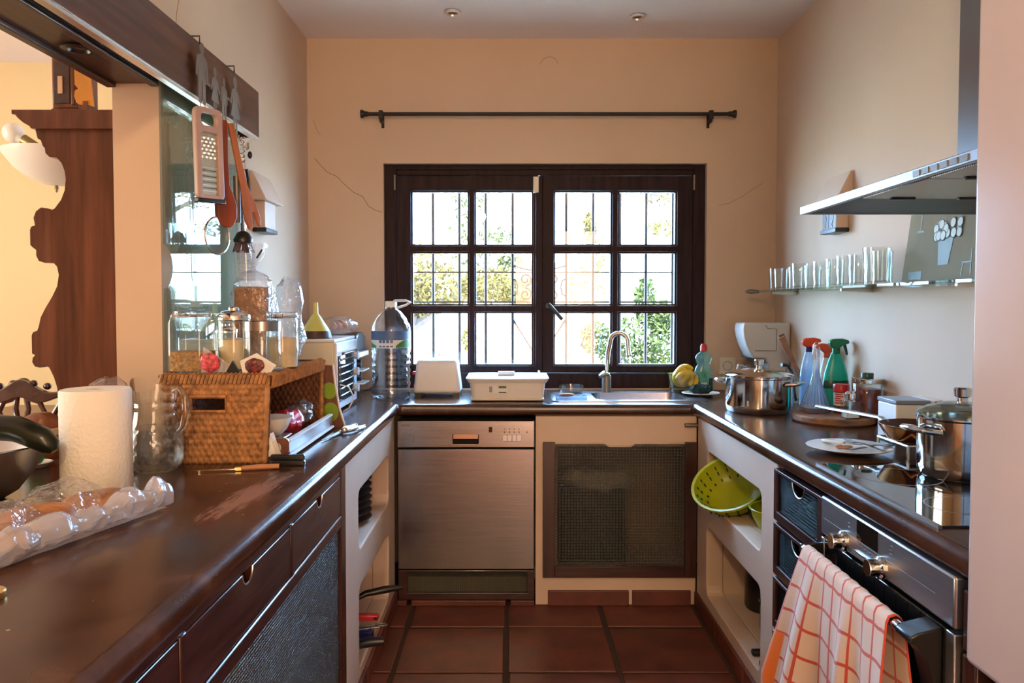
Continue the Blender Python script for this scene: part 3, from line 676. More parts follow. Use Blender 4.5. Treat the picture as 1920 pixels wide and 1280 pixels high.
q = MB().cyl((0.765, FYB, 0.797), (0.765, FYB-0.02, 0.797), 0.006, n=10); q.cyl((0.758, FYB-0.022, 0.797), (0.812, FYB-0.022, 0.797), 0.009, n=12)
tag(q.build('tap_rod', M['dkmetal']), 'short metal peg in the plaster above the sink door', 'peg')
# bin with bag behind the pressed glass
t = thing('waste_bin', 'dark grey bin behind the pressed-glass sink door', 'bin', (0.37, 3.54, 0.15))
MB().prism(rrect(0.215, 0.525, 3.44, 3.66, 0.03, 4), 'z', 0.15, 0.50).build('bin_body', M['bin'], t, bevel=0.004)
q = MB().lathe([(0.12, 0.0), (0.15, 0.03), (0.16, 0.05), (0.13, 0.09), (0.0, 0.10)], (0.40, 3.55, 0.47), 24, 1.1, 0.75)
crumple(q, 0.02, 14).build('bin_bag', M['white'], t, smooth=None)

# floor-level kick strips
bb = MB().box((0.165, FYB-0.014, 0.0), (0.52, FYB, 0.066)).build('baseboard_back', M['terracotta'], smooth=None, bevel=0.003)
structure(bb, 'terracotta skirting tiles under the sink cabinet')
MB().box((0.535, FYB-0.014, 0.0), (0.792, FYB, 0.066)).build('tile', M['terracotta'], bb, smooth=None, bevel=0.003)
bb2 = MB().box((-0.435, 3.345, 0.0), (-0.02, 3.362, 0.024)).build('baseboard_dishwasher', M['terracotta'], smooth=None, bevel=0.003)
structure(bb2, 'low terracotta strip under the dishwasher')
MB().box((-0.499, 3.345, 0.0), (-0.455, 3.362, 0.024)).build('tile', M['terracotta'], bb2, smooth=None, bevel=0.003)
MB().box((0.0, 3.345, 0.0), (0.104, 3.362, 0.024)).build('tile', M['terracotta'], bb2, smooth=None, bevel=0.003)
def side_base(name, x0, x1, label):
    base = None
    for a, c in ((2.345, 2.62), (2.635, 2.99), (3.005, 3.335)):
        q = MB().box((x0, a, 0.0), (x1, c, 0.07))
        if base is None: base = structure(q.build(name, M['terracotta'], smooth=None, bevel=0.003), label)
        else: q.build('tile', M['terracotta'], base, smooth=None, bevel=0.003)
side_base('baseboard_left', FXL, FXL+0.013, 'terracotta skirting tiles under the left plaster niche')
side_base('baseboard_right', FXR-0.013, FXR, 'terracotta skirting tiles under the right plaster niche')

# dishwasher
dw = thing('dishwasher', 'brushed steel dishwasher under the back worktop', 'dishwasher', (-0.195, 3.6, 0.03))
DY = 3.350
MB().box((-0.492, DY+0.03, 0.03), (0.104, 3.90, 0.815)).build('tub_body', M['darkvoid'], dw, smooth=None)
MB().box((-0.493, DY, 0.160), (0.105, DY+0.03, 0.692)).build('door', M['steel'], dw, bevel=0.004)
cp = MB().plate([(-0.493, 0.698), (0.105, 0.698), (0.105, 0.815), (-0.493, 0.815)], [rrect(-0.250, -0.140, 0.714, 0.756, 0.004, 2)], 'y', DY-0.001, DY+0.03).build('control_panel', M['steel'], dw, smooth=None, bevel=0.003)
MB().prism([(DY+0.024, 0.712), (DY+0.029, 0.712), (DY+0.029, 0.758), (DY+0.024, 0.758)], 'x', -0.252, -0.138).build('grip_recess', M['darkvoid'], cp, smooth=None)
MB().prism([(DY+0.001, 0.757), (DY+0.022, 0.757), (DY+0.012, 0.738), (DY+0.001, 0.736)], 'x', -0.249, -0.141).build('grip_bar', M['chrome'], cp, smooth=None)
MB().box((-0.094, DY-0.002, 0.765), (-0.079, DY+0.001, 0.789)).build('display', M['blackgloss'], cp, smooth=None)
MB().box((-0.441, DY-0.003, 0.724), (-0.421, DY+0.001, 0.753)).build('power_button', M['steel'], cp, bevel=0.001)
for k in range(4):
    x = -0.034 + k*0.0208
    MB().box((x, DY-0.003, 0.725), (x+0.0195, DY+0.001, 0.753)).build('button', M['panel_steel'], cp, bevel=0.001)
    MB().cyl((x+0.009, DY-0.002, 0.766), (x+0.009, DY+0.001, 0.766), 0.003, n=8).build('indicator', M['black'], cp)
    MB().cyl((x+0.009, DY-0.0015, 0.779), (x+0.009, DY+0.001, 0.779), 0.003, n=8).build('program_mark', M['dkmetal'], cp)
MB().cyl((0.072, DY-0.002, 0.766), (0.072, DY+0.001, 0.766), 0.003, n=8).build('indicator', M['black'], cp)
MB().cyl((-0.431, DY-0.002, 0.777), (-0.431, DY+0.001, 0.777), 0.0025, n=8).build('indicator', M['dkmetal'], cp)
text_mesh('SIEMENS', 0.0105, 'lettering', pm('brand_print', (0.16, 0.02, 0.02), 0.5), cp, Matrix.Translation((-0.455, DY-0.0016, 0.795)) @ Matrix.Rotation(R(90), 4, 'X'))
# kick frame with pressed glass strip
q = MB().plate([(-0.493, 0.024), (0.105, 0.024), (0.105, 0.155), (-0.493, 0.155)], [[(-0.452, 0.055), (0.072, 0.055), (0.072, 0.15), (-0.452, 0.15)]], 'y', DY+0.006, DY+0.028)
kf = q.build('kick_frame', M['mahogx'], dw, smooth=None, bevel=0.003)
MB().box((-0.455, DY+0.014, 0.053), (0.075, DY+0.02, 0.152)).build('kick_glass', ribbed_glass('kick_glass', ('X', 'Z'), (0.85, 0.82, 0.72), 420, 0.1, 0.08), kf, smooth=None)
MB().box((-0.455, DY+0.0285, 0.053), (0.075, DY+0.0295, 0.12)).build('kick_lining', M['cream_pl'], kf, smooth=None)

# right drawers with glass fronts, wood filler
dc = thing('drawer_cabinet', 'dark wooden cabinet of small glass-fronted drawers beside the oven', 'cabinet', (1.07, 2.15, 0))
DX = 0.802
MB().box((DX+0.03, 1.970, 0.0), (XR-0.002, 1.985, 0.834)).build('side_panel', M['mahog'], dc, smooth=None)
MB().box((DX+0.03, 2.325, 0.0), (XR-0.002, 2.340, 0.834)).build('side_panel', M['mahog'], dc, smooth=None)
MB().box((XR-0.02, 1.985, 0.0), (XR-0.002, 2.325, 0.834)).build('back_panel', M['darkvoid'], dc, smooth=None)
for k in range(5):
    z1 = 0.824 - k*0.1655; z0 = z1 - 0.155
    cyy = 2.155
    fr = MB().plate([(1.972, z0), (2.338, z0), (2.338, z1), (1.972, z1)], [[(2.005, z0+0.028), (2.312, z0+0.028), (2.312, z1-0.010), (2.005, z1-0.010)]], 'x', DX, DX+0.024)
    d = fr.build('drawer', M['mahog'], dc, smooth=None, bevel=0.002)
    zt = z1 - 0.011
    gl = [(2.006, z0+0.029), (2.311, z0+0.029), (2.311, zt), (cyy+0.052, zt)] + [(cyy+0.045*math.cos(R(g)), zt-0.036*math.sin(R(g))) for g in range(0, 181, 15)] + [(cyy-0.052, zt), (2.006, zt)]
    MB().prism(gl, 'x', DX+0.006, DX+0.012).build('glass_pane', M['cabglass_r'], d, smooth=None)
    MB().tube([(DX+0.006, 2.311, zt), (DX+0.006, cyy+0.052, zt)] + [(DX+0.006, cyy+0.045*math.cos(R(g)), zt-0.036*math.sin(R(g))) for g in range(0, 181, 15)] + [(DX+0.006, cyy-0.052, zt), (DX+0.006, 2.006, zt)], 0.0016, 5).build('glass_edge', M['alu'], d)  # bright metal tube stands in for the highlight along the notch
    MB().box((DX+0.02, 1.990, z0+0.012), (XR-0.03, 2.320, z0+0.02)).build('drawer_base', M['darkvoid'], d, smooth=None)
pk = (('teal', 'teal packet seen through the top drawer glass', 2.07, 0, 0.09), ('dkgreen', 'dark green packet seen through the top drawer glass', 2.20, 0, 0.07), ('green', 'green bag showing above the second drawer glass', 2.19, 1, 0.10), ('cream_pl', 'striped cream packet seen through the second drawer glass', 2.07, 1, 0.08))
for (mm, l, yy, k, hh) in pk:
    z0 = 0.824 - k*0.1655 - 0.135
    tag(crumple(MB().ball((DX+0.09, yy, z0+hh/2+0.004), (0.04, 0.045, hh/2), 12, 8), 0.008, 25).build('packet', M[mm], smooth=None), l, 'packet')
fl = thing('filler_cabinet', 'narrow dark wooden filler between oven and fridge', 'cabinet', (1.07, 1.338, 0))
for z0, z1 in ((0.0, 0.40), (0.405, 0.70), (0.705, 0.815)):
    MB().box((DX+0.004, 1.318, z0), (XR-0.002, 1.360, z1)).build('panel', M['mahogz'], fl, bevel=0.004)

# built-in oven
ov = thing('oven', 'built-in oven with steel control panel and black glass door', 'oven', (1.07, 1.667, 0.10))
OX, oy0, oy1 = 0.797, 1.366, 1.962
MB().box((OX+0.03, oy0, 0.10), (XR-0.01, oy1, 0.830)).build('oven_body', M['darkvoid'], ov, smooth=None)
cp = MB().box((OX-0.002, oy0, 0.737), (OX+0.03, oy1, 0.833)).build('control_panel', M['panel_steel'], ov, bevel=0.005)
MB().box((OX-0.003, 1.657, 0.783), (OX, 1.757, 0.829)).build('display', M['blackgloss'], cp, smooth=None)
for yy in (1.822, 1.634):
    kb = MB().lathe([(0, 0.034), (0.0175, 0.034), (0.0185, 0.031), (0.0185, 0.012), (0.024, 0.009), (0.025, 0.0), (0, 0.0)], n=24).move(Matrix.Translation((OX-0.002, yy, 0.758)) @ Matrix.Rotation(R(-90), 4, 'Y'))
    kb = kb.build('knob', M['chrome'], cp)
    for g in range(8):
        a = R(45*g); MB().box((OX-0.034, yy+0.0183*math.cos(a)-0.0008, 0.758+0.0183*math.sin(a)-0.0008), (OX-0.016, yy+0.0183*math.cos(a)+0.0008, 0.758+0.0183*math.sin(a)+0.0008)).build('grip_mark', M['black'], kb, smooth=None)
MB().box((OX-0.006, 1.690, 0.752), (OX-0.002, 1.765, 0.757)).build('latch_bar', M['chrome'], cp, bevel=0.001)
for yy, zz in ((1.80, 0.806), (1.80, 0.797), (1.60, 0.806), (1.60, 0.797), (1.715, 0.770), (1.735, 0.770), (1.69, 0.770), (1.595, 0.815)):
    MB().box((OX-0.0028, yy-0.005, zz-0.002), (OX-0.0018, yy+0.005, zz+0.002)).build('print_mark', M['dkmetal'], cp, smooth=None)
MB().box((OX-0.0026, 1.43, 0.7795), (OX-0.0018, 1.94, 0.7803)).build('panel_line', M['dkmetal'], cp, smooth=None)
d = MB().box((OX, oy0+0.03, 0.16), (OX+0.03, oy1-0.02, 0.728)).build('oven_door', M['blackgloss'], ov, bevel=0.003)
for a, c in ((oy0, oy0+0.028), (oy1-0.018, oy1)):
    MB().box((OX-0.001, a, 0.16), (OX+0.03, c, 0.728)).build('door_strip', M['panel_steel'], ov, bevel=0.002)
hd = MB().cyl((OX-0.048, 1.462, 0.700), (OX-0.048, 1.945, 0.700), 0.0115, n=16).build('door_handle', M['chrome'], d)
for a, c in ((1.405, 1.462), (1.945, 1.957)):
    pr = [(OX, 0.725), (OX-0.045, 0.714), (OX-0.060, 0.706), (OX-0.060, 0.694), (OX-0.045, 0.688), (OX-0.025, 0.66), (OX-0.010, 0.60), (OX, 0.52)] if a < 1.5 else [(OX, 0.715), (OX-0.058, 0.712), (OX-0.060, 0.690), (OX, 0.685)]
    MB().prism(pr, 'y', a, c).build('handle_bracket', M['black'], d, bevel=0.003)
MB().box((OX+0.004, oy0, 0.0), (XR-0.01, oy1, 0.098)).build('oven_plinth', M['mahog'], ov, smooth=None)

# fridge at the frame edge
fr = thing('fridge', 'tall pale pink-white fridge beside the oven run', 'fridge', (1.06, 0.98, 0))
MB().box((0.86, 0.66, 0.0), (XR-0.003, 1.300, 2.02)).build('fridge_body', M['fridge'], fr, bevel=0.008)
MB().box((0.781, 0.66, 0.706), (0.855, 1.312, 2.02)).build('fridge_door', M['fridge'], fr, bevel=0.012, seg=3)
MB().box((0.83, 0.67, 0.06), (0.858, 1.300, 0.690)).build('freezer_door', pm('freezer_shade_brown', (0.10, 0.075, 0.06), 0.4), fr, bevel=0.006)  # dark brown stands for the shadow below the fridge door
MB().box((0.80, 0.655, 0.72), (0.826, 0.66, 1.9)).build('door_grip', M['alu'], fr, smooth=None)

# hob
hb = thing('hob', 'black ceramic glass hob with steel trim set in the worktop', 'hob', (1.08, 1.765, 0.890))
MB().box((0.828, 1.472, 0.890), (1.325, 2.060, 0.8955)).build('glass_top', M['blackgloss'], hb, bevel=0.001)
MB().box((0.820, 1.468, 0.890), (0.828, 2.064, 0.8965)).build('steel_trim', M['dkmetal'], hb, smooth=None)
for (x, y, r) in ((0.96, 1.62, 0.075), (0.96, 1.90, 0.095), (1.18, 1.62, 0.095), (1.18, 1.90, 0.075)):
    MB().lathe([(r, 0.0056), (r+0.002, 0.0057), (r+0.004, 0.0056)], (x, y, 0.890), 40).build('zone_ring', M['dkmetal'], hb)

# ================================================================== on the right wall
# cooker hood
hd_ = thing('cooker_hood', 'flat steel cooker hood with mesh filters and dark chimney', 'cooker hood', (1.07, 1.74, 1.57))
hx0, hx1, hy0, hy1, hz = 0.800, XR, 1.330, 2.146, 1.568
MB().box((hx0, hy0, hz), (hx0+0.014, hy1, hz+0.020)).build('front_lip', M['panel_steel'], hd_, bevel=0.001)
MB().box((hx0+0.014, hy1-0.012, hz), (hx1, hy1, hz+0.020)).build('side_lip', M['panel_steel'], hd_, smooth=None)
MB().box((hx0+0.014, hy0, hz), (hx1, hy0+0.012, hz+0.020)).build('side_lip', M['panel_steel'], hd_, smooth=None)
q = MB().add([(hx0, hy0, hz+0.020), (hx1, hy0, hz+0.020), (hx1, hy1, hz+0.020), (hx0, hy1, hz+0.020), (1.08, 1.60, hz+0.110), (hx1, 1.60, hz+0.110), (hx1, 1.884, hz+0.110), (1.08, 1.884, hz+0.110)],
             [(0, 3, 7, 4), (3, 2, 6, 7), (1, 0, 4, 5), (2, 1, 5, 6), (4, 7, 6, 5)])
q.build('canopy', M['panel_steel'], hd_, smooth=None)
# inner sloping skirt, seen from below, then two filters
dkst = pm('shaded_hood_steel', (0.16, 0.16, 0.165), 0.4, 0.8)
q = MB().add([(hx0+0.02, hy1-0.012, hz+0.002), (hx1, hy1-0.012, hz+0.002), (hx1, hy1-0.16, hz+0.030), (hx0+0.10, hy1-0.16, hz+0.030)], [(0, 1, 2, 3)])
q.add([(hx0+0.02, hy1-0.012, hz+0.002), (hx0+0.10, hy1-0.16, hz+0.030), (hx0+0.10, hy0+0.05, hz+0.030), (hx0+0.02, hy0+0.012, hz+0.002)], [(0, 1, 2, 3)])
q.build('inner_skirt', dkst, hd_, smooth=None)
def mesh_filter_mat():
    m, nt, b_ = new_mat('filter_mesh'); L = nt.links.new
    tc = N(nt, 'ShaderNodeTexCoord'); vo = N(nt, 'ShaderNodeTexVoronoi'); vo.inputs['Scale'].default_value = 130; vo.inputs['Randomness'].default_value = 0.0
    L(tc.outputs['Object'], vo.inputs['Vector'])
    r = ramp(nt, [(0.26, (0.03, 0.025, 0.02)), (0.40, (0.62, 0.55, 0.45))]); L(vo.outputs['Distance'], r.inputs[0]); L(r.outputs[0], b_.inputs['Base Color'])
    b_.inputs['Metallic'].default_value = 0.6; b_.inputs['Roughness'].default_value = 0.4
    return m
fm = mesh_filter_mat()
for a, c in ((1.36, 1.665), (1.675, 1.985)):
    f_ = MB().box((hx0+0.10, a, hz+0.022), (hx1-0.01, c, hz+0.032)).build('mesh_filter', fm, hd_, bevel=0.002)
    for xx in (hx0+0.16, hx0+0.33):
        MB().box((xx, c-0.03, hz+0.016), (xx+0.06, c-0.015, hz+0.022)).build('filter_catch', M['black'], f_, bevel=0.002)
for k in range(6):
    y = 1.36 + k*0.032
    MB().box((hx0-0.002, y, hz+0.004), (hx0, y+0.024, hz+0.016)).build('hood_button', M['dkmetal'], hd_, smooth=None)
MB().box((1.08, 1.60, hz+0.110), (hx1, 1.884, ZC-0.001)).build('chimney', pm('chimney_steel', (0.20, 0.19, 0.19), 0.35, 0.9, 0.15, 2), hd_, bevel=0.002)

# wedge-shaped plaster wall lamps, one on each wall
def sconce(x, s, label):
    t = thing('wall_lamp', label, 'wall lamp', (x, 3.15, 1.62), group='wedge wall lamps')
    MB().prism([(x, 1.845), (x, 1.732), (x+s*0.066, 1.732), (x+s*0.010, 1.845)], 'y', 3.04, 3.27).build('shade', M['plaster_unit'], t, bevel=0.003)
    MB().box((min(x, x+s*0.048), 3.075, 1.625), (max(x, x+s*0.048), 3.215, 1.7315)).build('body', M['plaster_unit'], t, bevel=0.003)
    MB().box((min(x, x+s*0.055), 3.07, 1.608), (max(x, x+s*0.055), 3.22, 1.6245)).build('base_plate', M['black'], t, bevel=0.002)
    for yy in ((3.080, 3.150) if s < 0 else ()):
        p = MB().box((min(x+s*0.048, x+s*0.0495), yy, 1.628), (max(x+s*0.048, x+s*0.0495), yy+0.062, 1.70)).build('dark_tile', pm('tile_brown', (0.05, 0.022, 0.016), 0.3), t, smooth=None)
        MB().tube([(x+s*0.050, yy+0.03+0.008*math.sin(k*1.1), 1.632+k*0.0082) for k in range(9)], 0.0022, 5).build('relief_squiggle', M['china'], p)
    return t
sconce(XL, 1, 'wedge-shaped cream wall lamp beside the hanging utensils')
sconce(XR, -1, 'wedge-shaped cream wall lamp half hidden by the cooker hood')

# glass shelf with tumblers
sh = thing('glass_shelf', 'long clear glass wall shelf below the cooker hood', 'shelf', (1.265, 2.85, 1.378))
MB().prism([(1.19+0.02, 3.735), (1.19, 3.715), (1.19, 2.0), (XR-0.001, 2.0), (XR-0.001, 3.735)], 'z', 1.379, 1.387).build('shelf_plate', M['shelfglass'], sh, smooth=None)
for yy in (3.62, 2.86, 2.12):
    MB().prism([(XR, 1.365), (XR, 1.395), (XR-0.03, 1.392), (XR-0.035, 1.388), (XR-0.035, 1.3875), (XR-0.12, 1.3785), (XR-0.12, 1.371), (XR-0.04, 1.366)], 'y', yy-0.006, yy+0.006).build('bracket', M['chrome'], sh, smooth=None)
q = MB().tube([(1.20, 3.74, 1.383), (1.165, 3.74, 1.383), (1.15, 3.74, 1.383), (1.135, 3.74, 1.383)], [0.006, 0.012, 0.010, 0.003], 10)
q.build('end_clip', M['dkmetal'], sh)
random.seed(3)
gl_specs = [(1.262, 3.675, 0.036, 0.105), (1.245, 3.565, 0.034, 0.095), (1.272, 3.455, 0.034, 0.100), (1.250, 3.345, 0.036, 0.110), (1.262, 3.235, 0.037, 0.095), (1.255, 3.125, 0.036, 0.105), (1.262, 3.015, 0.036, 0.110), (1.262, 2.915, 0.037, 0.115), (1.255, 2.795, 0.036, 0.112), (1.262, 2.670, 0.046, 0.128), (1.238, 2.580, 0.034, 0.110)]
gl_lab = ['clear tumbler at the window end of the glass shelf', 'clear tumbler second from the window end of the glass shelf', 'clear tumbler third from the window end of the glass shelf', 'clear tumbler fourth from the window end of the glass shelf',
          'short clear tumbler fifth from the window end of the glass shelf', 'clear tumbler sixth from the window end of the glass shelf', 'clear tumbler seventh from the window end of the glass shelf',
          'clear tumbler eighth from the window end of the glass shelf', 'clear tumbler just before the widest glass on the shelf', 'widest and tallest clear tumbler on the glass shelf', 'clear tumbler beside the etched glass picture']
for (x, y, r, h), l in zip(gl_specs, gl_lab):
    o = MB().lathe([(0, 0.0), (r*0.86, 0.0), (r*0.90, 0.004), (r, h), (r-0.003, h), (r*0.86, 0.012), (0, 0.010)], (0, 0, 0), 24).build('tumbler', M['jarglass'])
    o.location = (x, y, 1.3875); tag(o, l, 'glass', 'tumblers on the glass shelf')
# etched glass picture leaning on the wall
pic = thing('etched_glass_picture', 'green-tinted glass picture of a vase of tulips leaning on the shelf', 'picture', (1.27, 2.32, 1.3875))
def onpic(y, z, d=0.0):                # leans back to the wall
    k = (z-1.3875)/0.33
    return (1.292 + 0.034*k - d, y, z)
q = MB().add([onpic(2.155, 1.388), onpic(2.562, 1.388), onpic(2.545, 1.66), onpic(2.155, 1.66), onpic(2.155, 1.388, -0.006), onpic(2.562, 1.388, -0.006), onpic(2.545, 1.66, -0.006), onpic(2.155, 1.66, -0.006)],
             [(0, 1, 2, 3), (7, 6, 5, 4), (0, 4, 5, 1), (1, 5, 6, 2), (2, 6, 7, 3), (3, 7, 4, 0)])
q.build('glass_board', M['boardglass'], pic, smooth=None)
def decal(pts, m, name, d=0.0012):
    n = len(pts); q = MB().add([onpic(y, z, d) for y, z in pts] + [onpic(y, z, d-0.001) for y, z in pts], [tuple(range(n)), tuple(range(n, 2*n))[::-1]] + [(i, (i+1) % n, n+(i+1) % n, n+i) for i in range(n)])
    return q.build(name, m, pic, smooth=None)
decal([(2.352, 1.440), (2.298, 1.440), (2.285, 1.520), (2.365, 1.520)], M['etchgrey'], 'printed_vase')
decal([(2.385, 1.520), (2.265, 1.520), (2.255, 1.545), (2.28, 1.53), (2.30, 1.535), (2.33, 1.526), (2.36, 1.535), (2.39, 1.545)], M['etch'], 'printed_stem', 0.0014)
random.seed(5)
for k in range(15):
    y = 2.322 + random.uniform(-0.068, 0.068); z = 1.543 + random.uniform(-0.020, 0.024)
    ol = [(y + 0.0155*math.cos(R(a)), z + 0.0165*math.sin(R(a))) for a in range(0, 360, 40)]
    decal(ol, M['etch'], 'printed_flower', 0.0016 + k*0.0002)
    decal([(y + 0.0128*math.cos(R(a)), z + 0.0138*math.sin(R(a))) for a in range(0, 360, 40)], M['etchpale'], 'printed_flower', 0.0017 + k*0.0002)
def pline(a, c, wd=0.0025):
    dy, dz = c[0]-a[0], c[1]-a[1]; l = math.hypot(dy, dz); ny, nz = -dz/l*wd, dy/l*wd
    decal([(a[0]+ny, a[1]+nz), (a[0]-ny, a[1]-nz), (c[0]-ny, c[1]-nz), (c[0]+ny, c[1]+nz)], M['etchgrey'], 'printed_line')
for a, c in (((2.475, 1.555), (2.475, 1.62)), ((2.495, 1.552), (2.455, 1.552)), ((2.18, 1.405), (2.185, 1.48)), ((2.225, 1.405), (2.222, 1.442)), ((2.180, 1.442), (2.226, 1.442))):
    pline(a, c)
decal([(2.52, 1.400), (2.44, 1.400), (2.44, 1.425), (2.52, 1.425)], M['etchgrey'], 'printed_base')

# power socket on the back wall
so = thing('power_socket', 'white square power socket on the back wall by the coffee maker', 'socket', (1.10, YB, 1.01))
MB().box((1.058, YB-0.010, 0.968), (1.142, YB, 1.052)).build('frame', M['cream_pl'], so, bevel=0.003)
q = MB().lathe([(0.024, 0.0), (0.022, 0.003), (0.020, -0.004), (0, -0.004)], n=24).move(Matrix.Translation((1.10, YB-0.011, 1.01)) @ Matrix.Rotation(R(90), 4, 'X'))
q.build('socket_well', M['greylid'], so)

# ================================================================== sink area
sk = thing('sink', 'stainless steel inset sink with drainer in front of the window', 'sink', (0.54, 3.6, 0.89))
MB().plate(rrect(0.185, 0.885, 3.405, 3.805, 0.03, 4), [rrect(SKX0, SKX1, SKY0, SKY1, 0.05, 5)], 'z', 0.8903, 0.8945).build('rim', M['steel'], sk, smooth=None)
lp0 = rrect(SKX0, SKX1, SKY0, SKY1, 0.05, 5); lp1 = rrect(SKX0+0.012, SKX1-0.012, SKY0+0.012, SKY1-0.012, 0.045, 5); n = len(lp0)
q = MB().add([(x, y, 0.8944) for x, y in lp0] + [(x, y, 0.765) for x, y in lp1] + [(x*0.96+0.6*0.04, y*0.96+3.59*0.04, 0.755) for x, y in lp1], [(i, (i+1) % n, n+(i+1) % n, n+i) for i in range(n)] + [(n+i, n+(i+1) % n, 2*n+(i+1) % n, 2*n+i) for i in range(n)] + [tuple(range(2*n, 3*n))])
q.build('basin', M['steel'], sk, smooth=60)
for k in range(6):
    MB().box((0.205, 3.45 + k*0.05, 0.8945), (0.345, 3.458 + k*0.05, 0.8965)).build('drainer_rib', M['steel'], sk, bevel=0.001)
MB().lathe([(0, 0.003), (0.025, 0.003), (0.027, 0.0)], (0.60, 3.59, 0.7551), 20).build('drain', M['chrome'], sk)
fa = thing('tap', 'chrome swan-neck mixer tap behind the sink', 'tap', (0.470, 3.772, 0.8945))
MB().lathe([(0.026, 0), (0.026, 0.006), (0.023, 0.012), (0.022, 0.075), (0.019, 0.082), (0, 0.082)], (0.470, 3.772, 0.8945), 20).build('tap_body', M['dkmetal'], fa)
nk = [(0.470, 3.772, 0.97), (0.472, 3.772, 1.02), (0.477, 3.77, 1.09), (0.485, 3.765, 1.13)]
nk += [(0.485 + 0.042 - 0.042*math.cos(R(a)), 3.765 - 0.02*(a/180), 1.135 + 0.047*math.sin(R(a))) for a in range(10, 171, 16)] + [(0.570, 3.742, 1.10), (0.574, 3.74, 1.075)]
MB().tube(nk, [0.0115]*(len(nk)-1) + [0.0125], 12).build('spout', M['chrome'], fa)
MB().tube([(0.470, 3.772, 0.975), (0.455, 3.75, 0.985), (0.432, 3.725, 0.972)], [0.018, 0.014, 0.010], 12).build('lever', M['chrome'], fa)
# glass dish and soap tray on the drainer
tag(MB().lathe([(0, 0), (0.052, 0.0), (0.055, 0.004), (0.058, 0.042), (0.055, 0.042), (0.051, 0.006), (0, 0.004)], (0, 0, 0), 28).build('glass_dish', M['jarglass']), 'small clear glass dish on the sink drainer', 'dish').location = (0.290, 3.665, 0.8970)
t = thing('soap_tray', 'pale blue tray with a brown brush on the sink drainer', 'tray', (0.275, 3.47, 0.897))
MB().prism(rrect(0.205, 0.345, 3.425, 3.51, 0.02, 4), 'z', 0.897, 0.912).build('tray', M['bluefilm'], t, bevel=0.004)
MB().ball((0.25, 3.44, 0.918), (0.035, 0.014, 0.008)).build('brush', M['boardwood'], t)
# white tub
tb = thing('plastic_tub', 'white rectangular plastic tub with a sticker between toaster and tap', 'tub', (-0.012, 3.55, 0.89))
def tub_shell(x0, x1, y0, y1, z0, z1, fl, th):
    o0 = rrect(x0, x1, y0, y1, 0.02, 3); o1 = rrect(x0-fl, x1+fl, y0-fl, y1+fl, 0.03, 3); i1 = rrect(x0-fl+th, x1+fl-th, y0-fl+th, y1+fl-th, 0.027, 3); i0 = rrect(x0+th, x1-th, y0+th, y1-th, 0.018, 3)
    n = len(o0); vs = [(x, y, z0) for x, y in o0] + [(x, y, z1) for x, y in o1] + [(x, y, z1) for x, y in i1] + [(x, y, z0+th) for x, y in i0]
    fs = [tuple(range(n))[::-1], tuple(range(3*n, 4*n))]
    for a in range(3): fs += [(a*n+i, a*n+(i+1) % n, (a+1)*n+(i+1) % n, (a+1)*n+i) for i in range(n)]
    return MB().add(vs, fs)
tub_shell(-0.172, 0.146, 3.42, 3.69, 0.905, 0.974, 0.010, 0.004).build('tub_wall', M['white'], tb, smooth=50)
tub_shell(-0.186, 0.160, 3.406, 3.704, 0.974, 0.994, 0.012, 0.006).build('tub_rim', M['white'], tb, smooth=50)
MB().prism(rrect(-0.176, 0.150, 3.415, 3.695, 0.02, 3), 'z', 0.8950, 0.9045).build('tub_base', M['cream_pl'], tb, bevel=0.003)
for k, (x0, x1, z0, z1, mm) in enumerate(((-0.098, -0.014, 0.928, 0.962, 'labelwhite'), (-0.094, -0.080, 0.932, 0.958, 'greylid'), (-0.052, -0.018, 0.950, 0.960, 'dkgreen'), (-0.052, -0.018, 0.930, 0.934, 'black'))):
    MB().box((x0, 3.4120-k*0.0002, z0), (x1, 3.4134-k*0.0002, z1)).build('sticker', M[mm], tb, smooth=None)
MB().box((-0.06, 3.694, 0.984), (0.02, 3.722, 1.000)).build('tub_grip', M['white'], tb, bevel=0.004)
# toaster
to = thing('toaster', 'cream white toaster in front of the window', 'toaster', (-0.345, 3.66, 0.89))
q = MB().add([(-0.455, 3.60, 0.905), (-0.232, 3.60, 0.905), (-0.232, 3.76, 0.905), (-0.455, 3.76, 0.905), (-0.440, 3.612, 1.062), (-0.250, 3.612, 1.062), (-0.250, 3.748, 1.062), (-0.440, 3.748, 1.062)], [(0, 3, 2, 1), (4, 5, 6, 7), (0, 1, 5, 4), (1, 2, 6, 5), (2, 3, 7, 6), (3, 0, 4, 7)])
q.build('toaster_body', M['white'], to, bevel=0.016, seg=4)
for yy in (3.650, 3.696):
    MB().box((-0.42, yy, 1.0618), (-0.27, yy+0.022, 1.0640)).build('bread_slot', M['black'], to, smooth=None)
for xx in (-0.448, -0.268):
    MB().box((xx, 3.605, 0.890), (xx+0.03, 3.755, 0.906)).build('foot', M['black'], to, smooth=None)
MB().box((-0.462, 3.635, 0.99), (-0.445, 3.66, 1.004)).build('lever', M['red'], to, bevel=0.003)
MB().box((-0.458, 3.64, 0.925), (-0.450, 3.66, 0.945)).build('dial', M['red'], to, bevel=0.003)
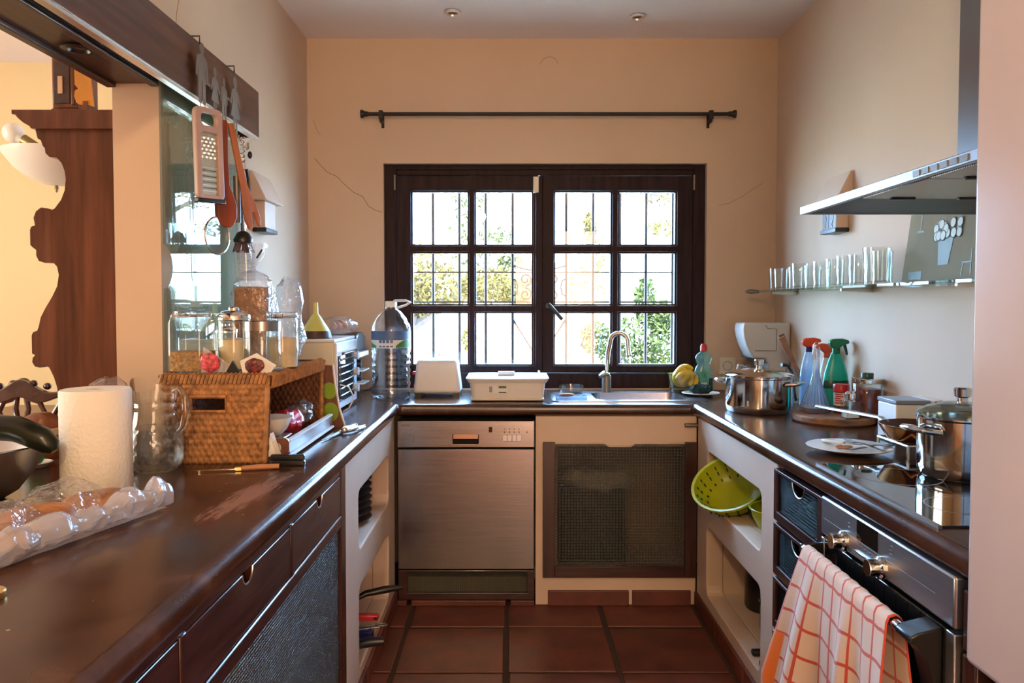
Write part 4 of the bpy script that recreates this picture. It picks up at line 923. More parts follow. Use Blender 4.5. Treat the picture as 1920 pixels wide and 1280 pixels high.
# five-litre water bottle
wb = thing('water_bottle', 'five-litre clear plastic water bottle with blue and green label', 'bottle', (-0.545, 3.53, 0.89))
pr = [(0, 0.006), (0.070, 0.0), (0.084, 0.010), (0.088, 0.03)]
for k in range(6):
    z = 0.045 + k*0.030; pr += [(0.088, z), (0.0845, z+0.008), (0.0845, z+0.014), (0.088, z+0.022)]
pr += [(0.089, 0.235), (0.089, 0.31), (0.086, 0.335), (0.070, 0.368), (0.045, 0.398), (0.026, 0.412), (0.024, 0.432)]
MB().lathe(pr, (-0.545, 3.53, 0.89), 32).build('bottle_wall', M['pet'], wb)
MB().lathe([(0, 0.012), (0.082, 0.012), (0.0835, 0.05), (0.0835, 0.255), (0, 0.255)], (-0.545, 3.53, 0.89), 32).build('water', M['water'], wb)
MB().lathe([(0.027, 0.418), (0.027, 0.441), (0.024, 0.446), (0, 0.446)], (-0.545, 3.53, 0.89), 20).build('cap', M['white'], wb)
MB().tube([(-0.545, 3.53, 1.322), (-0.522, 3.50, 1.338), (-0.470, 3.48, 1.338), (-0.452, 3.49, 1.330), (-0.472, 3.50, 1.318), (-0.515, 3.515, 1.305)], 0.006, 8).build('carry_handle', M['white'], wb)
def band(name, z0, z1, r, a0, a1, m, par, c, zr=None):
    q = MB(); n = 24; vs = []
    for i in range(n+1):
        a = R(a0 + (a1-a0)*i/n); zt = z1 if zr is None else z0 + (z1-z0)*zr(i/n)
        vs += [(c[0]+r*math.cos(a), c[1]+r*math.sin(a), c[2]+z0), (c[0]+r*math.cos(a), c[1]+r*math.sin(a), c[2]+zt)]
    q.add(vs, [(2*i, 2*i+2, 2*i+3, 2*i+1) for i in range(n)])
    return q.build(name, m, par)
wc = (-0.545, 3.53, 0.89)
band('label', 0.235, 0.312, 0.0896, 170, 370, M['labelwhite'], wb, wc)
band('label_sky', 0.272, 0.312, 0.0899, 170, 370, M['labelblue'], wb, wc)
band('label_hill', 0.237, 0.272, 0.0902, 292, 370, M['labelgreen'], wb, wc, lambda t: 0.25+0.75*math.sin(PI*min(1, t*1.2)))
band('label_hill', 0.237, 0.268, 0.0902, 190, 232, M['labelgreen'], wb, wc, lambda t: 1-0.7*t)
for zz in (0.258, 0.240):
    for k in range(4):
        band('label_print', zz, zz+(0.016 if zz > .25 else 0.007), 0.0905, 243+k*11, 251+k*11, M['labelblue'], wb, wc)
# dish soap, glove dish, scourer plate
ds = thing('soap_bottle', 'green dish soap bottle with red cap beside the window', 'bottle', (0.950, 3.795, 0.89))
pr = [(0, 0), (0.040, 0.0), (0.044, 0.01), (0.046, 0.08), (0.040, 0.115), (0.030, 0.135), (0.036, 0.155), (0.040, 0.17), (0.034, 0.185), (0.017, 0.198), (0.014, 0.205)]
MB().lathe(pr, (0.950, 3.795, 0.89), 28, 1.05, 0.6).build('bottle_wall', M['soap'], ds)
MB().lathe([(0, 0.004), (0.041, 0.004), (0.0435, 0.07), (0, 0.07)], (0.950, 3.795, 0.89), 28, 1.03, 0.58).build('soap_liquid', M['soapliq'], ds)
MB().lathe([(0.015, 0.202), (0.017, 0.204), (0.017, 0.226), (0.011, 0.238), (0, 0.239)], (0.950, 3.795, 0.89), 18).build('cap', M['red'], ds)
MB().add([(0.922, 3.7655, 0.915), (0.968, 3.7655, 0.915), (0.972, 3.7665, 0.985), (0.945, 3.771, 1.012), (0.925, 3.7665, 0.985)], [(0, 1, 2, 3, 4)]).build('label', pm('soap_label', (0.10, 0.36, 0.27), 0.4, var=0.3, vs=30), ds, smooth=None)
MB().box((0.930, 3.7645, 0.925), (0.960, 3.7652, 0.940)).build('label_strip', M['labelwhite'], ds, smooth=None)
gd = thing('glove_dish', 'square clear dish holding yellow rubber gloves', 'dish', (0.815, 3.76, 0.8945))
tub_shell(0.785, 0.875, 3.715, 3.80, 0.895, 0.985, 0.025, 0.004).build('dish_wall', M['jarglass'], gd, smooth=50)
gv = thing('rubber_glove', 'crumpled yellow rubber glove heaped in the clear dish', 'glove', (0.83, 3.755, 0.902))
q = MB().ball((0.845, 3.758, 0.975), (0.058, 0.040, 0.048), 22, 14)
crumple(q, 0.022, 22, 2).build('palm', M['yellow'], gv, sub=1)
for k, (a, bb_, c) in enumerate((((0.86, 3.74, 1.0), (0.82, 3.725, 0.985), (0.795, 3.72, 0.955)), ((0.87, 3.735, 0.98), (0.85, 3.715, 0.97), (0.82, 3.705, 0.945)), ((0.89, 3.74, 0.985), (0.90, 3.715, 0.955), (0.885, 3.705, 0.925)), ((0.83, 3.76, 1.015), (0.86, 3.745, 1.025), (0.89, 3.745, 1.005)), ((0.885, 3.735, 0.965), (0.868, 3.712, 0.945), (0.86, 3.70, 0.93)))):
    MB().tube([a, bb_, c], [0.016, 0.014, 0.009], 10).build('finger', M['yellow'], gv, sub=1)
tag(MB().lathe([(0, 0), (0.05, 0.0), (0.062, 0.005), (0.088, 0.012), (0.086, 0.014), (0.058, 0.007), (0, 0.004)], (0, 0, 0), 32).build('saucer', M['china']), 'white saucer holding a dark green scourer beside the sink', 'saucer').location = (0.895, 3.625, 0.8947)
tag(crumple(MB().ball((0.895, 3.625, 0.925), (0.052, 0.036, 0.022), 24, 14), 0.012, 60, 4).build('scourer', M['scour'], smooth=None), 'dark green scouring pad on the white saucer', 'scourer')

# ================================================================== right worktop
cm = thing('coffee_maker', 'white filter coffee maker in the corner by the window', 'coffee maker', (1.215, 3.77, 0.89))
pf = [(1.335, 0.89), (1.335, 1.232), (1.112, 1.232), (1.108, 1.20), (1.113, 1.165), (1.128, 1.12), (1.150, 1.075), (1.160, 1.062), (1.215, 1.062), (1.232, 1.03), (1.236, 0.925), (1.120, 0.925), (1.115, 0.89)]
MB().prism(pf, 'y', 3.68, 3.83).build('housing', M['greywhite'], cm, bevel=0.010, seg=3)
MB().prism([(1.128, 1.065), (1.162, 1.062), (1.17, 1.04), (1.22, 1.04), (1.225, 1.062)], 'y', 3.70, 3.81).build('filter_outlet', M['black'], cm, bevel=0.003)
MB().tube([(1.215, 3.6795, 1.222), (1.225, 3.6795, 1.206), (1.268, 3.6795, 1.206), (1.268, 3.6795, 1.10), (1.165, 3.6795, 1.10)], 0.0016, 5).build('filter_door_line', M['dkmetal'], cm)
cf = MB().lathe([(0, 0), (0.050, 0.0), (0.058, 0.02), (0.056, 0.07), (0.038, 0.10), (0.040, 0.108), (0.036, 0.108)], (1.172, 3.755, 0.9255), 24).build('carafe', M['jarglass'], cm)
MB().tube([(1.128, 3.735, 1.022), (1.098, 3.715, 1.028), (1.090, 3.71, 1.00), (1.100, 3.72, 0.955), (1.118, 3.73, 0.95)], 0.0075, 8).build('carafe_handle', M['greywhite'], cf)

# big pot
def pot(name, label, c, r, h, lid_h, hz_, handles, lidmat, knob=True):
    t = thing(name, label, 'pot', c)
    x, y, z = c
    MB().lathe([(0, 0), (r*0.90, 0.0), (r*0.97, 0.008), (r, 0.03), (r, h-0.006), (r*1.035, h-0.002), (r*1.035, h+0.002), (r*0.985, h), (r*0.975, h-0.01), (r*0.96, 0.01), (0, 0.006)], c, 48).build('pot_body', M['chrome'], t)
    l = MB().lathe([(r*1.03, h+0.0025), (r*1.035, h+0.007), (r*0.98, h+0.012), (r*0.8, h+0.012+lid_h*0.45), (r*0.4, h+0.012+lid_h*0.9), (0, h+0.012+lid_h)], c, 48).build('lid', lidmat, t)
    if knob: MB().lathe([(0.012, 0), (0.012, 0.012), (0.019, 0.016), (0.020, 0.034), (0.016, 0.038), (0, 0.038)], (x, y, z+h+0.010+lid_h), 20).build('lid_knob', M['chrome'], l)
    for a in handles:
        ca, sa = math.cos(R(a)), math.sin(R(a)); pts = []
        for u, v in ((0.0, -0.045), (0.022, -0.045), (0.040, -0.036), (0.044, 0), (0.040, 0.036), (0.022, 0.045), (0.0, 0.045)):
            d = r + u - 0.004; pts.append((x + ca*d - sa*v, y + sa*d + ca*v, z + hz_ + u*0.15))
        MB().tube(pts, 0.0075, 10).build('handle', M['chrome'], t)
    return t
p1 = pot('stock_pot', 'large shiny steel pot with domed lid at the corner of the worktop', (1.000, 3.105, 0.8905), 0.130, 0.142, 0.020, 0.116, (-40, 140), M['chrome'])
MB().box((0.921, 2.9975, 0.925), (0.933, 3.0055, 0.945)).build('stamp', M['china'], p1, smooth=None)
p2 = pot('saucepan', 'steel pot with glass lid on the hob by the fridge', (1.118, 1.905, 0.8962), 0.100, 0.148, 0.024, 0.115, (190, 10), thin_glass('lid_glass', (0.55, 0.60, 0.55), 0.25, (0.25, 0.27, 0.24), gain=1.5), True)

# spatulas in a clear holder behind the pot
hold = thing('utensil_holder', 'clear glass cylinder behind the big pot holding spatulas', 'jar', (1.262, 3.36, 0.89))
MB().lathe([(0, 0), (0.060, 0), (0.062, 0.004), (0.062, 0.155), (0.059, 0.155), (0.058, 0.008), (0, 0.006)], (1.262, 3.36, 0.8905), 24).build('glass_wall', M['jarglass'], hold)
def plank(p, q, wd, th, name, m, lab, cat='spatula'):
    p, q = Vector(p), Vector(q); d = (q-p).normalized(); u = d.cross(Vector((0, 1, 0))).normalized(); v = Vector((0, 1, 0))
    vs = []
    for c, k in ((p, 0.6), (p.lerp(q, 0.55), 0.6), (p.lerp(q, 0.75), 1.0), (q, 1.0)):
        vs += [c + u*wd*k + v*th, c - u*wd*k + v*th, c - u*wd*k - v*th, c + u*wd*k - v*th]
    fs = [(0, 1, 2, 3), (15, 14, 13, 12)]
    for i in range(3): fs += [(4*i+j, 4*i+(j+1) % 4, 4*i+4+(j+1) % 4, 4*i+4+j) for j in range(4)]
    return tag(MB().add(vs, fs).build(name, m, bevel=0.002), lab, cat, 'utensils in the clear holder')
plank((1.304, 3.358, 0.93), (1.172, 3.345, 1.180), 0.014, 0.004, 'spatula', M['boardwood'], 'pale wooden spatula leaning from the clear holder')
plank((1.302, 3.382, 0.93), (1.190, 3.395, 1.190), 0.012, 0.003, 'spatula', M['traywood'], 'dark wooden spatula leaning from the clear holder')
tag(MB().tube([(1.235, 3.335, 0.905), (1.215, 3.335, 1.03), (1.195, 3.325, 1.058), (1.165, 3.315, 1.062)], [0.006, 0.006, 0.007, 0.008], 10).build('ladle', M['black']), 'black bent ladle handle resting in the clear holder', 'ladle', 'utensils in the clear holder')

# spray bottles
def spray(name, label, c, w, d, h, body_m, neck_m, head_m, trig_m, flip, liquid=None, yaw=0):
    t = thing(name, label, 'spray bottle', c, yaw)
    x, y, z = 0, 0, 0
    pr = [(0, 0), (0.95, 0.0), (1.0, 0.02), (1.0, 0.42), (0.90, 0.55), (0.62, 0.72), (0.42, 0.80), (0.30, 0.83)]
    sx, sy = w/2, d/2
    MB().lathe([(r, zz*h) for r, zz in pr], (0, 0, 0), 28, sx, sy).build('bottle_body', body_m, t, local=True)
    if liquid: MB().lathe([(0, 0.004), (0.93, 0.004), (0.97, 0.02*h), (0.97, 0.42*h), (0.85, 0.56*h), (0, 0.56*h)], (0, 0, 0), 28, sx, sy).build('liquid', liquid, t, local=True)
    MB().lathe([(0.013, 0.815*h), (0.015, 0.82*h), (0.015, 0.89*h), (0, 0.89*h)], (0, 0, 0), 18).build('collar', neck_m, t, local=True)
    s = flip
    hz0 = 0.885*h
    MB().prism([(-s*0.026, hz0+0.010), (-s*0.030, hz0+0.026), (-s*0.016, hz0+0.038), (s*0.020, hz0+0.040), (s*0.046, hz0+0.034), (s*0.050, hz0+0.022), (s*0.022, hz0+0.012), (s*0.010, hz0), (-s*0.012, hz0)], 'y', -0.012, 0.012).build('spray_head', head_m, t, bevel=0.004, local=True)
    MB().prism([(s*0.026, hz0+0.018), (s*0.038, hz0+0.016), (s*0.046, hz0-0.022), (s*0.040, hz0-0.026)], 'y', -0.006, 0.006).build('trigger', trig_m, t, bevel=0.002, local=True)
    return t
spray('spray_bottle', 'pale blue spray bottle with orange-red head and navy collar', (1.250, 3.235, 0.8905), 0.074, 0.05, 0.285, M['bluefilm'], M['navy'], M['orange'], M['navy'], 1, M['water'])
spray('spray_bottle', 'smaller white spray bottle with orange-red head behind the oil bottle', (1.292, 3.155, 0.8905), 0.064, 0.05, 0.262, M['greywhite'], M['orange'], M['orange'], M['orange'], -1)
tl_ = spray('spray_bottle', 'teal spray bottle with green head, tallest on the right worktop', (1.280, 3.035, 0.8905), 0.100, 0.055, 0.290, M['teal'], M['green'], M['green'], M['dkgreen'], 1)
MB().lathe([(0.93, 0.10), (1.01, 0.102), (1.012, 0.13), (0.98, 0.133)], (0, 0, 0), 28, 0.05, 0.0278).build('label', M['dkgreen'], tl_, local=True)

# round wooden board with things on it
tag(MB().lathe([(0, 0), (0.136, 0.0), (0.142, 0.006), (0.142, 0.022), (0.137, 0.027), (0, 0.027)], (0, 0, 0), 48, 1.0, 1.05).build('round_board', M['boardwood']), 'thick round wooden chopping board carrying the oil and spice jars', 'chopping board').location = (1.192, 2.842, 0.8905)
BZ = 0.918
ob = thing('oil_bottle', 'fluted cone-shaped glass bottle of amber oil', 'bottle', (1.150, 2.905, BZ))
def fluted(pr, c, n=48, amp=0.03):
    q = MB().lathe(pr, (0, 0, 0), n); out = []
    for i, (x, y, z) in enumerate(q.v):
        a = math.atan2(y, x); k = 1 + amp*math.cos(24*a)*(1 if z < 0.13 else 0.2); out.append((x*k+c[0], y*k+c[1], z+c[2]))
    q.v = out; return q
fluted([(0, 0.002), (0.050, 0.0), (0.056, 0.006), (0.054, 0.022), (0.040, 0.06), (0.022, 0.105), (0.015, 0.135), (0.013, 0.165), (0.014, 0.17), (0.012, 0.20), (0.016, 0.215), (0.012, 0.235)], (1.150, 2.905, BZ)).build('bottle_wall', M['cutglass'], ob)
MB().lathe([(0, 0.004), (0.049, 0.004), (0.051, 0.016), (0, 0.016)], (1.150, 2.905, BZ), 32).build('oil', M['oil'], ob)
MB().lathe([(0.010, 0.225), (0.014, 0.236), (0.012, 0.250), (0.004, 0.262), (0, 0.263)], (1.150, 2.905, BZ), 16).build('stopper', M['jarglass'], ob)
sp = thing('spice_jar', 'small spice jar with bright red lid on the round board', 'jar', (1.232, 2.870, BZ))
MB().lathe([(0, 0), (0.026, 0.0), (0.027, 0.004), (0.027, 0.078), (0, 0.078)], (1.232, 2.870, BZ), 24).build('jar_body', M['sauce'], sp)
band('label', 0.028, 0.076, 0.0274, 150, 400, M['labelwhite'], sp, (1.232, 2.870, BZ))
for k in range(5):
    band('label_print', 0.036+k*0.008, 0.041+k*0.008, 0.0277, 196+7*(k % 2), 262-9*(k % 3), M['colared'], sp, (1.232, 2.870, BZ))
MB().lathe([(0.027, 0.078), (0.029, 0.079), (0.029, 0.104), (0.027, 0.107), (0, 0.107)], (1.232, 2.870, BZ), 24).build('lid', M['red'], sp)
st = thing('salt_shaker', 'small square glass salt shaker with steel top', 'shaker', (1.204, 2.728, BZ))
MB().prism(rrect(1.178, 1.230, 2.702, 2.754, 0.008, 3), 'z', BZ, BZ+0.062).build('glass_wall', M['jarglass'], st, smooth=50)
MB().prism(rrect(1.181, 1.227, 2.705, 2.751, 0.006, 3), 'z', BZ+0.004, BZ+0.026).build('salt', M['china'], st)
MB().lathe([(0.024, 0.062), (0.017, 0.068), (0.017, 0.072), (0.020, 0.073), (0.020, 0.088), (0.012, 0.096), (0, 0.097)], (1.204, 2.728, BZ), 20).build('shaker_top', M['chrome'], st)
sj = thing('sauce_jar', 'glass jar of dark red preserve with steel lid and green stopper', 'jar', (1.284, 2.775, BZ))
sc0 = (1.284, 2.775, BZ)
MB().lathe([(0, 0), (0.047, 0), (0.049, 0.005), (0.049, 0.118), (0.045, 0.123)], sc0, 32).build('glass_wall', M['jarglass'], sj)
MB().lathe([(0, 0.004), (0.046, 0.004), (0.046, 0.100), (0, 0.102)], sc0, 32).build('preserve', M['sauce'], sj)
MB().lathe([(0.050, 0.120), (0.051, 0.122), (0.051, 0.136), (0.048, 0.139), (0, 0.139)], sc0, 32).build('lid', M['chrome'], sj)
MB().lathe([(0.020, 0.139), (0.022, 0.141), (0.022, 0.154), (0.020, 0.157), (0, 0.157)], sc0, 20).build('stopper', M['dkgreen'], sj)
wbx = thing('white_box', 'small white box with grey lid against the right wall', 'box', (1.255, 2.43, 0.89))
MB().box((1.185, 2.365, 0.8905), (1.325, 2.485, 1.012)).build('box_body', M['white'], wbx, bevel=0.004)
MB().box((1.183, 2.362, 1.013), (1.290, 2.487, 1.026)).build('lid', M['greylid'], wbx, bevel=0.003)
MB().box((1.2925, 2.362, 1.013), (1.327, 2.487, 1.026)).build('lid_end', M['white'], wbx, bevel=0.003)
MB().cyl((1.305, 2.3625, 1.019), (1.305, 2.361, 1.019), 0.004, n=10).build('hinge_pin', M['black'], wbx)

# pan on a trivet
tv = thing('trivet', 'white wire trivet under the copper frying pan', 'trivet', (1.19, 2.21, 0.89))
for x in (1.105, 1.275):
    MB().cyl((x, 2.135, 0.926), (x, 2.310, 0.926), 0.004, n=8).build('wire', M['alu'], tv)
for y in (2.135, 2.193, 2.252, 2.310):
    MB().cyl((1.105, y, 0.926), (1.275, y, 0.926), 0.004, n=8).build('wire', M['alu'], tv)
for x in (1.105, 1.275):
    for y in (2.135, 2.310): MB().cyl((x, y, 0.8905), (x, y, 0.926), 0.0045, n=8).build('foot', M['alu'], tv)
fp = thing('frying_pan', 'copper-coloured frying pan with long steel handle', 'frying pan', (1.182, 2.215, 0.9305))
c0 = (1.182, 2.215, 0.9305)
MB().lathe([(0, 0), (0.078, 0), (0.090, 0.006), (0.112, 0.042), (0.1135, 0.046), (0.110, 0.046)], c0, 40).build('pan_body', M['copper'], fp)
MB().lathe([(0.1099, 0.0455), (0.088, 0.009), (0.078, 0.004), (0, 0.003)], c0, 40).build('pan_lining', M['panin'], fp)
hp = [(1.128, 2.308, 0.970), (1.124, 2.34, 0.978), (1.118, 2.44, 0.974), (1.108, 2.62, 0.964), (1.102, 2.76, 0.958)]
q = MB()
for i, p in enumerate(hp):
    hw = 0.010 if i < 2 else 0.013; q.v += [(p[0]-hw, p[1], p[2]-0.004), (p[0]+hw, p[1], p[2]-0.004), (p[0]+hw*0.8, p[1], p[2]+0.004), (p[0]-hw*0.8, p[1], p[2]+0.004)]
q.f = [(0, 1, 2, 3), (19, 18, 17, 16)] + [(4*i+j, 4*i+(j+1) % 4, 4*i+4+(j+1) % 4, 4*i+4+j) for i in range(4) for j in range(4)]
q.build('pan_handle', M['panel_steel'], fp, bevel=0.002)

# dinner plate with cutlery
tag(MB().lathe([(0, 0.0), (0.060, 0.0), (0.066, 0.003), (0.116, 0.013), (0.118, 0.015), (0.115, 0.0165), (0.066, 0.007), (0, 0.0055)], (0, 0, 0), 48).build('dinner_plate', M['china']), 'used white dinner plate with cutlery beside the hob', 'plate').location = (0.980, 2.225, 0.8972)
def fork(label, p, a, pitch=0.03):
    t = thing('fork', label, 'fork', p, R(a), 'cutlery on the dinner plate')
    q = MB()
    for i, (x, wv, z) in enumerate(((0, 0.006, 0.004), (0.05, 0.005, 0.005), (0.09, 0.003, 0.007), (0.11, 0.004, 0.005), (0.12, 0.010, 0.002), (0.135, 0.011, 0.001))):
        q.v += [(x, -wv, z), (x, wv, z), (x, wv, z+0.002), (x, -wv, z+0.002)]
    q.f = [(0, 1, 2, 3), (23, 22, 21, 20)] + [(4*i+j, 4*i+(j+1) % 4, 4*i+4+(j+1) % 4, 4*i+4+j) for i in range(5) for j in range(4)]
    q.build('fork_handle', M['dkmetal'], t, local=True)
    for k in range(4):
        y = -0.0095 + k*0.0063; MB().tube([(0.134, y, 0.002), (0.15, y, 0.001), (0.172, y, 0.006)], [0.0015, 0.0013, 0.0007], 6).build('tine', M['dkmetal'], t, local=True)
    t.rotation_euler = (0, R(-pitch*57), R(a)); return t
fork('steel fork lying across the dinner plate toward the wall', (0.955, 2.165, 0.9065), 20, 0.055)
fork('steel fork crossing the other on the dinner plate', (1.045, 2.135, 0.9065), 105, 0.055)
kn = thing('table_knife', 'table knife with pale handle resting over the plate rim', 'knife', (0.93, 2.28, 0.914), R(115), 'cutlery on the dinner plate')
MB().prism(rrect(-0.085, 0.0, -0.008, 0.008, 0.004, 2), 'z', 0.006, 0.014).build('knife_handle', M['china'], kn, local=True, bevel=0.002)
MB().prism([(0, -0.006), (0.09, -0.008), (0.105, 0.0), (0.09, 0.006), (0, 0.006)], 'z', 0.009, 0.0105).build('blade', M['chrome'], kn, local=True)
kn.location = (0.972, 2.235, 0.909); kn.rotation_euler = (0, R(-4), R(-68))
tag(crumple(MB().ball((0.955, 2.20, 0.913), (0.026, 0.016, 0.006), 14, 8), 0.004, 60).build('crumpled_peel', M['knifewood'], smooth=None), 'brown food scrap left on the dinner plate', 'scrap')

# tea towel over the oven handle
def towel():
    q = MB(); uvs = []
    hxm, hzm, r = OX-0.048, 0.700, 0.0155
    nu, nv = 60, 64; W = 0.455
    prof = []
    for j in range(nv+1):
        s = j/nv*0.86                       # metres along the cloth from the back hem
        if s < 0.30: prof.append((hxm + r + 0.004, hzm - (0.30-s), 0))
        elif s < 0.30 + PI*r:
            a = (s-0.30)/r; prof.append((hxm + r*math.cos(a), hzm + r*math.sin(a), 0))
        else:
            d = s - 0.30 - PI*r; prof.append((hxm - r - 0.004*min(1, d*8), hzm - d, d))
    for j, (x, z, d) in enumerate(prof):
        for i in range(nu+1):
            u = i/nu
            y = 1.485 + u*0.445
            front = d > 0 or j/nv*0.86 > 0.32
            dd = d if front else max(0, hzm - z)
            fl = min(1, dd/0.35)
            # gathers grow downwards, far edge swings out
            yy = y + fl*(0.10*max(0, u-0.55)/0.45) - fl*0.035*max(0, 0.3-u)/0.3*(1 if front else 2.2)
            xx = x + (-1 if front else 0.25)*fl*(0.016 + 0.016*math.sin(u*17+0.6) + 0.010*math.sin(u*31+2)) - (0.05*fl*max(0, u-0.7)/0.3 if front else 0)
            if not front: xx = min(xx, OX-0.006)
            zz = z + 0.006*math.sin(u*23)*min(1, dd*6) - (0.02*math.sin(u*3.0) if front else 0)*fl
            if dd < 0.03: zz += 0.0015*math.sin(u*60)
            q.v.append((xx, yy, zz)); uvs.append((u*W, j/nv*0.86 - 0.30))
    for j in range(nv):
        for i in range(nu): a = j*(nu+1)+i; q.f.append((a, a+1, a+nu+2, a+nu+1))
    q.uv = uvs
    o = q.build('tea_towel', M['towel'], smooth=80)
    so_ = o.modifiers.new('thick', 'SOLIDIFY'); so_.thickness = 0.0015; so_.offset = 0
    return tag(o, 'white tea towel with red check lines hanging on the oven handle', 'towel')
towel()

# lime colander, bowl, pots in the right niche
co = thing('colander', 'lime green plastic colander tipped in the upper right niche', 'colander', (0.925, 2.86, 0.52))
def bowl_shell(r, h, th, n=48):
    pr = [(0.30*r, 0), (0.55*r, 0.05*h), (0.80*r, 0.30*h), (0.93*r, 0.62*h), (r, h), (r+0.010, h+0.001), (r+0.010, h-0.006), (r*1.0-0.0, h-0.004)]
    return pr
Mx = Matrix.Translation((0.862, 2.985, 0.602)) @ Vector((-0.42, -0.40, 0.80)).to_track_quat('Z', 'Y').to_matrix().to_4x4() @ Matrix.Translation((0, 0, -0.060))
q = MB().lathe([(0, 0.0)] + [(0.05, 0), (0.095, 0.012), (0.122, 0.045), (0.134, 0.078), (0.139, 0.098), (0.150, 0.100), (0.150, 0.092), (0.141, 0.091)], (0, 0, 0), 48).move(Mx)
q.build('bowl', M['lime'], co)
for k in range(20):
    a = R(k*18)
    for zz, rr, hh in ((0.026, 0.1060, 0.007), (0.050, 0.1238, 0.010), (0.074, 0.1325, 0.008)):
        q = MB().box((rr-0.003, -0.0022, zz-hh), (rr+0.003, 0.0022, zz+hh)).move(Mx @ Matrix.Rotation(a, 4, 'Z'))
        q.build('drain_slot', M['dkgreen'], co, smooth=None)
lb = MB().lathe([(0, 0), (0.045, 0.0), (0.075, 0.012), (0.098, 0.055), (0.106, 0.085), (0.112, 0.087), (0.110, 0.090), (0.103, 0.088), (0.094, 0.056), (0.072, 0.015), (0, 0.005)], (0, 0, 0), 40).build('mixing_bowl', M['lime'])
lb.location = (0.955, 2.700, 0.5158); tag(lb, 'lime green mixing bowl beside the colander in the niche', 'bowl')
for (x, y, r, h, l) in ((1.03, 2.80, 0.11, 0.11, 'black saucepan deep in the lower right niche'), (1.02, 3.04, 0.085, 0.16, 'black stockpot at the back of the lower right niche')):
    t = thing('black_pan', l, 'pan', (x, y, 0.1155), group='pans in the lower right niche')
    MB().lathe([(0, 0), (r*0.95, 0), (r, 0.01), (r, h), (r-0.004, h), (r-0.005, 0.012), (0, 0.008)], (x, y, 0.1155), 32).build('pan_body', M['black'], t)
    MB().tube([(x + (r+0.002)*math.cos(R(a)), y + (r+0.002)*math.sin(R(a)), 0.1155+h) for a in range(0, 360, 12)], 0.0028, 6, closed=True).build('pan_rim', M['chrome'], t)
for k, (y, l) in enumerate(((2.62, 'upper black handle lying at the front of the lower right niche'), (2.535, 'lower black handle lying nearest the drawers in the right niche'))):
    tag(MB().prism(rrect(0.83, 0.95, y-0.014, y+0.014, 0.006, 2), 'z', 0.1160, 0.134).build('pan_handle_grip', M['black'], bevel=0.004), l, 'handle', 'handles in the lower right niche')

# left niche: dark dishes above, pans and knives below
nth = ['lowest', 'second lowest', 'third lowest', 'middle', 'third highest', 'second highest', 'topmost']
for k in range(7):
    o = MB().lathe([(0, 0), (0.07, 0), (0.108, 0.016), (0.110, 0.020), (0.104, 0.019), (0.07, 0.006), (0, 0.005)], (0, 0, 0), 32).build('dark_plate', M['black'])
    o.location = (-0.635, 2.90, 0.5005 + k*0.0245)
    tag(o, nth[k] + ' dark plate of the stack in the upper left niche', 'plate', 'dark plates in the left niche')
o = MB().lathe([(0, 0), (0.06, 0), (0.10, 0.05), (0.11, 0.10), (0.106, 0.10), (0.096, 0.05), (0, 0.006)], (0, 0, 0), 32).build('dark_bowl', M['black']); o.location = (-0.83, 3.05, 0.5005)
tag(o, 'deep black bowl beside the plates in the left niche', 'bowl')
def grip(label, pts, rs, mat_, flat=0.6):
    q = MB().tube(pts, rs, 12)
    return q
t = thing('wok', 'black pan with long handle reaching out of the lower left niche', 'pan', (-0.72, 2.85, 0.1005))
MB().lathe([(0, 0), (0.09, 0), (0.125, 0.05), (0.130, 0.085), (0.126, 0.085), (0.088, 0.008), (0, 0.006)], (-0.73, 2.90, 0.1005), 32).build('pan_body', M['black'], t)
MB().tube([(-0.61, 2.93, 0.182), (-0.56, 2.95, 0.205), (-0.49, 2.97, 0.213), (-0.425, 2.99, 0.216)], [0.008, 0.012, 0.015, 0.010], 12).build('pan_handle', M['black'], t)
t = thing('peeler_set', 'red handled chopper lying in the lower left niche', 'chopper', (-0.56, 2.72, 0.19))
MB().box((-0.66, 2.735, 0.186), (-0.475, 2.765, 0.206)).build('red_grip', M['red'], t, bevel=0.004)
MB().box((-0.66, 2.738, 0.1005), (-0.56, 2.762, 0.1855)).build('chopper_blade', M['dkmetal'], t, bevel=0.002)
MB().box((-0.490, 2.7345, 0.192), (-0.478, 2.7655, 0.200)).build('grip_slot', M['black'], t, smooth=None)
t = thing('frying_pan', 'black curved pan handle sticking out low of the left niche', 'frying pan', (-0.70, 2.64, 0.1005))
MB().lathe([(0, 0), (0.07, 0), (0.085, 0.03), (0.082, 0.03), (0.066, 0.006), (0, 0.005)], (-0.70, 2.655, 0.1005), 32).build('pan_body', M['black'], t)
MB().tube([(-0.625, 2.64, 0.128), (-0.56, 2.64, 0.136), (-0.49, 2.645, 0.150), (-0.44, 2.65, 0.152)], [0.010, 0.014, 0.017, 0.014], 12).build('pan_handle', M['black'], t)
t = thing('kitchen_tongs', 'steel tongs resting above the black pan handle', 'tongs', (-0.55, 2.66, 0.16))
MB().tube([(-0.66, 2.68, 0.155), (-0.55, 2.68, 0.178), (-0.46, 2.685, 0.186)], 0.004, 8).build('tong_arm', M['chrome'], t)
MB().tube([(-0.66, 2.695, 0.152), (-0.55, 2.70, 0.176), (-0.47, 2.70, 0.190)], 0.004, 8).build('tong_arm', M['dkmetal'], t)
MB().tube([(-0.455 + 0.020*math.cos(R(a)), 2.695 + 0.010*math.sin(R(a)), 0.190) for a in range(0, 360, 30)], 0.003, 6, closed=True).build('finger_ring', M['dkmetal'], t)
tag(MB().box((-0.59, 2.765, 0.1005), (-0.50, 2.80, 0.135)).build('blue_tin', M['navy'], bevel=0.005), 'dark blue tin lying in the lower left niche', 'tin')

# ================================================================== left worktop
CZ = 0.8905
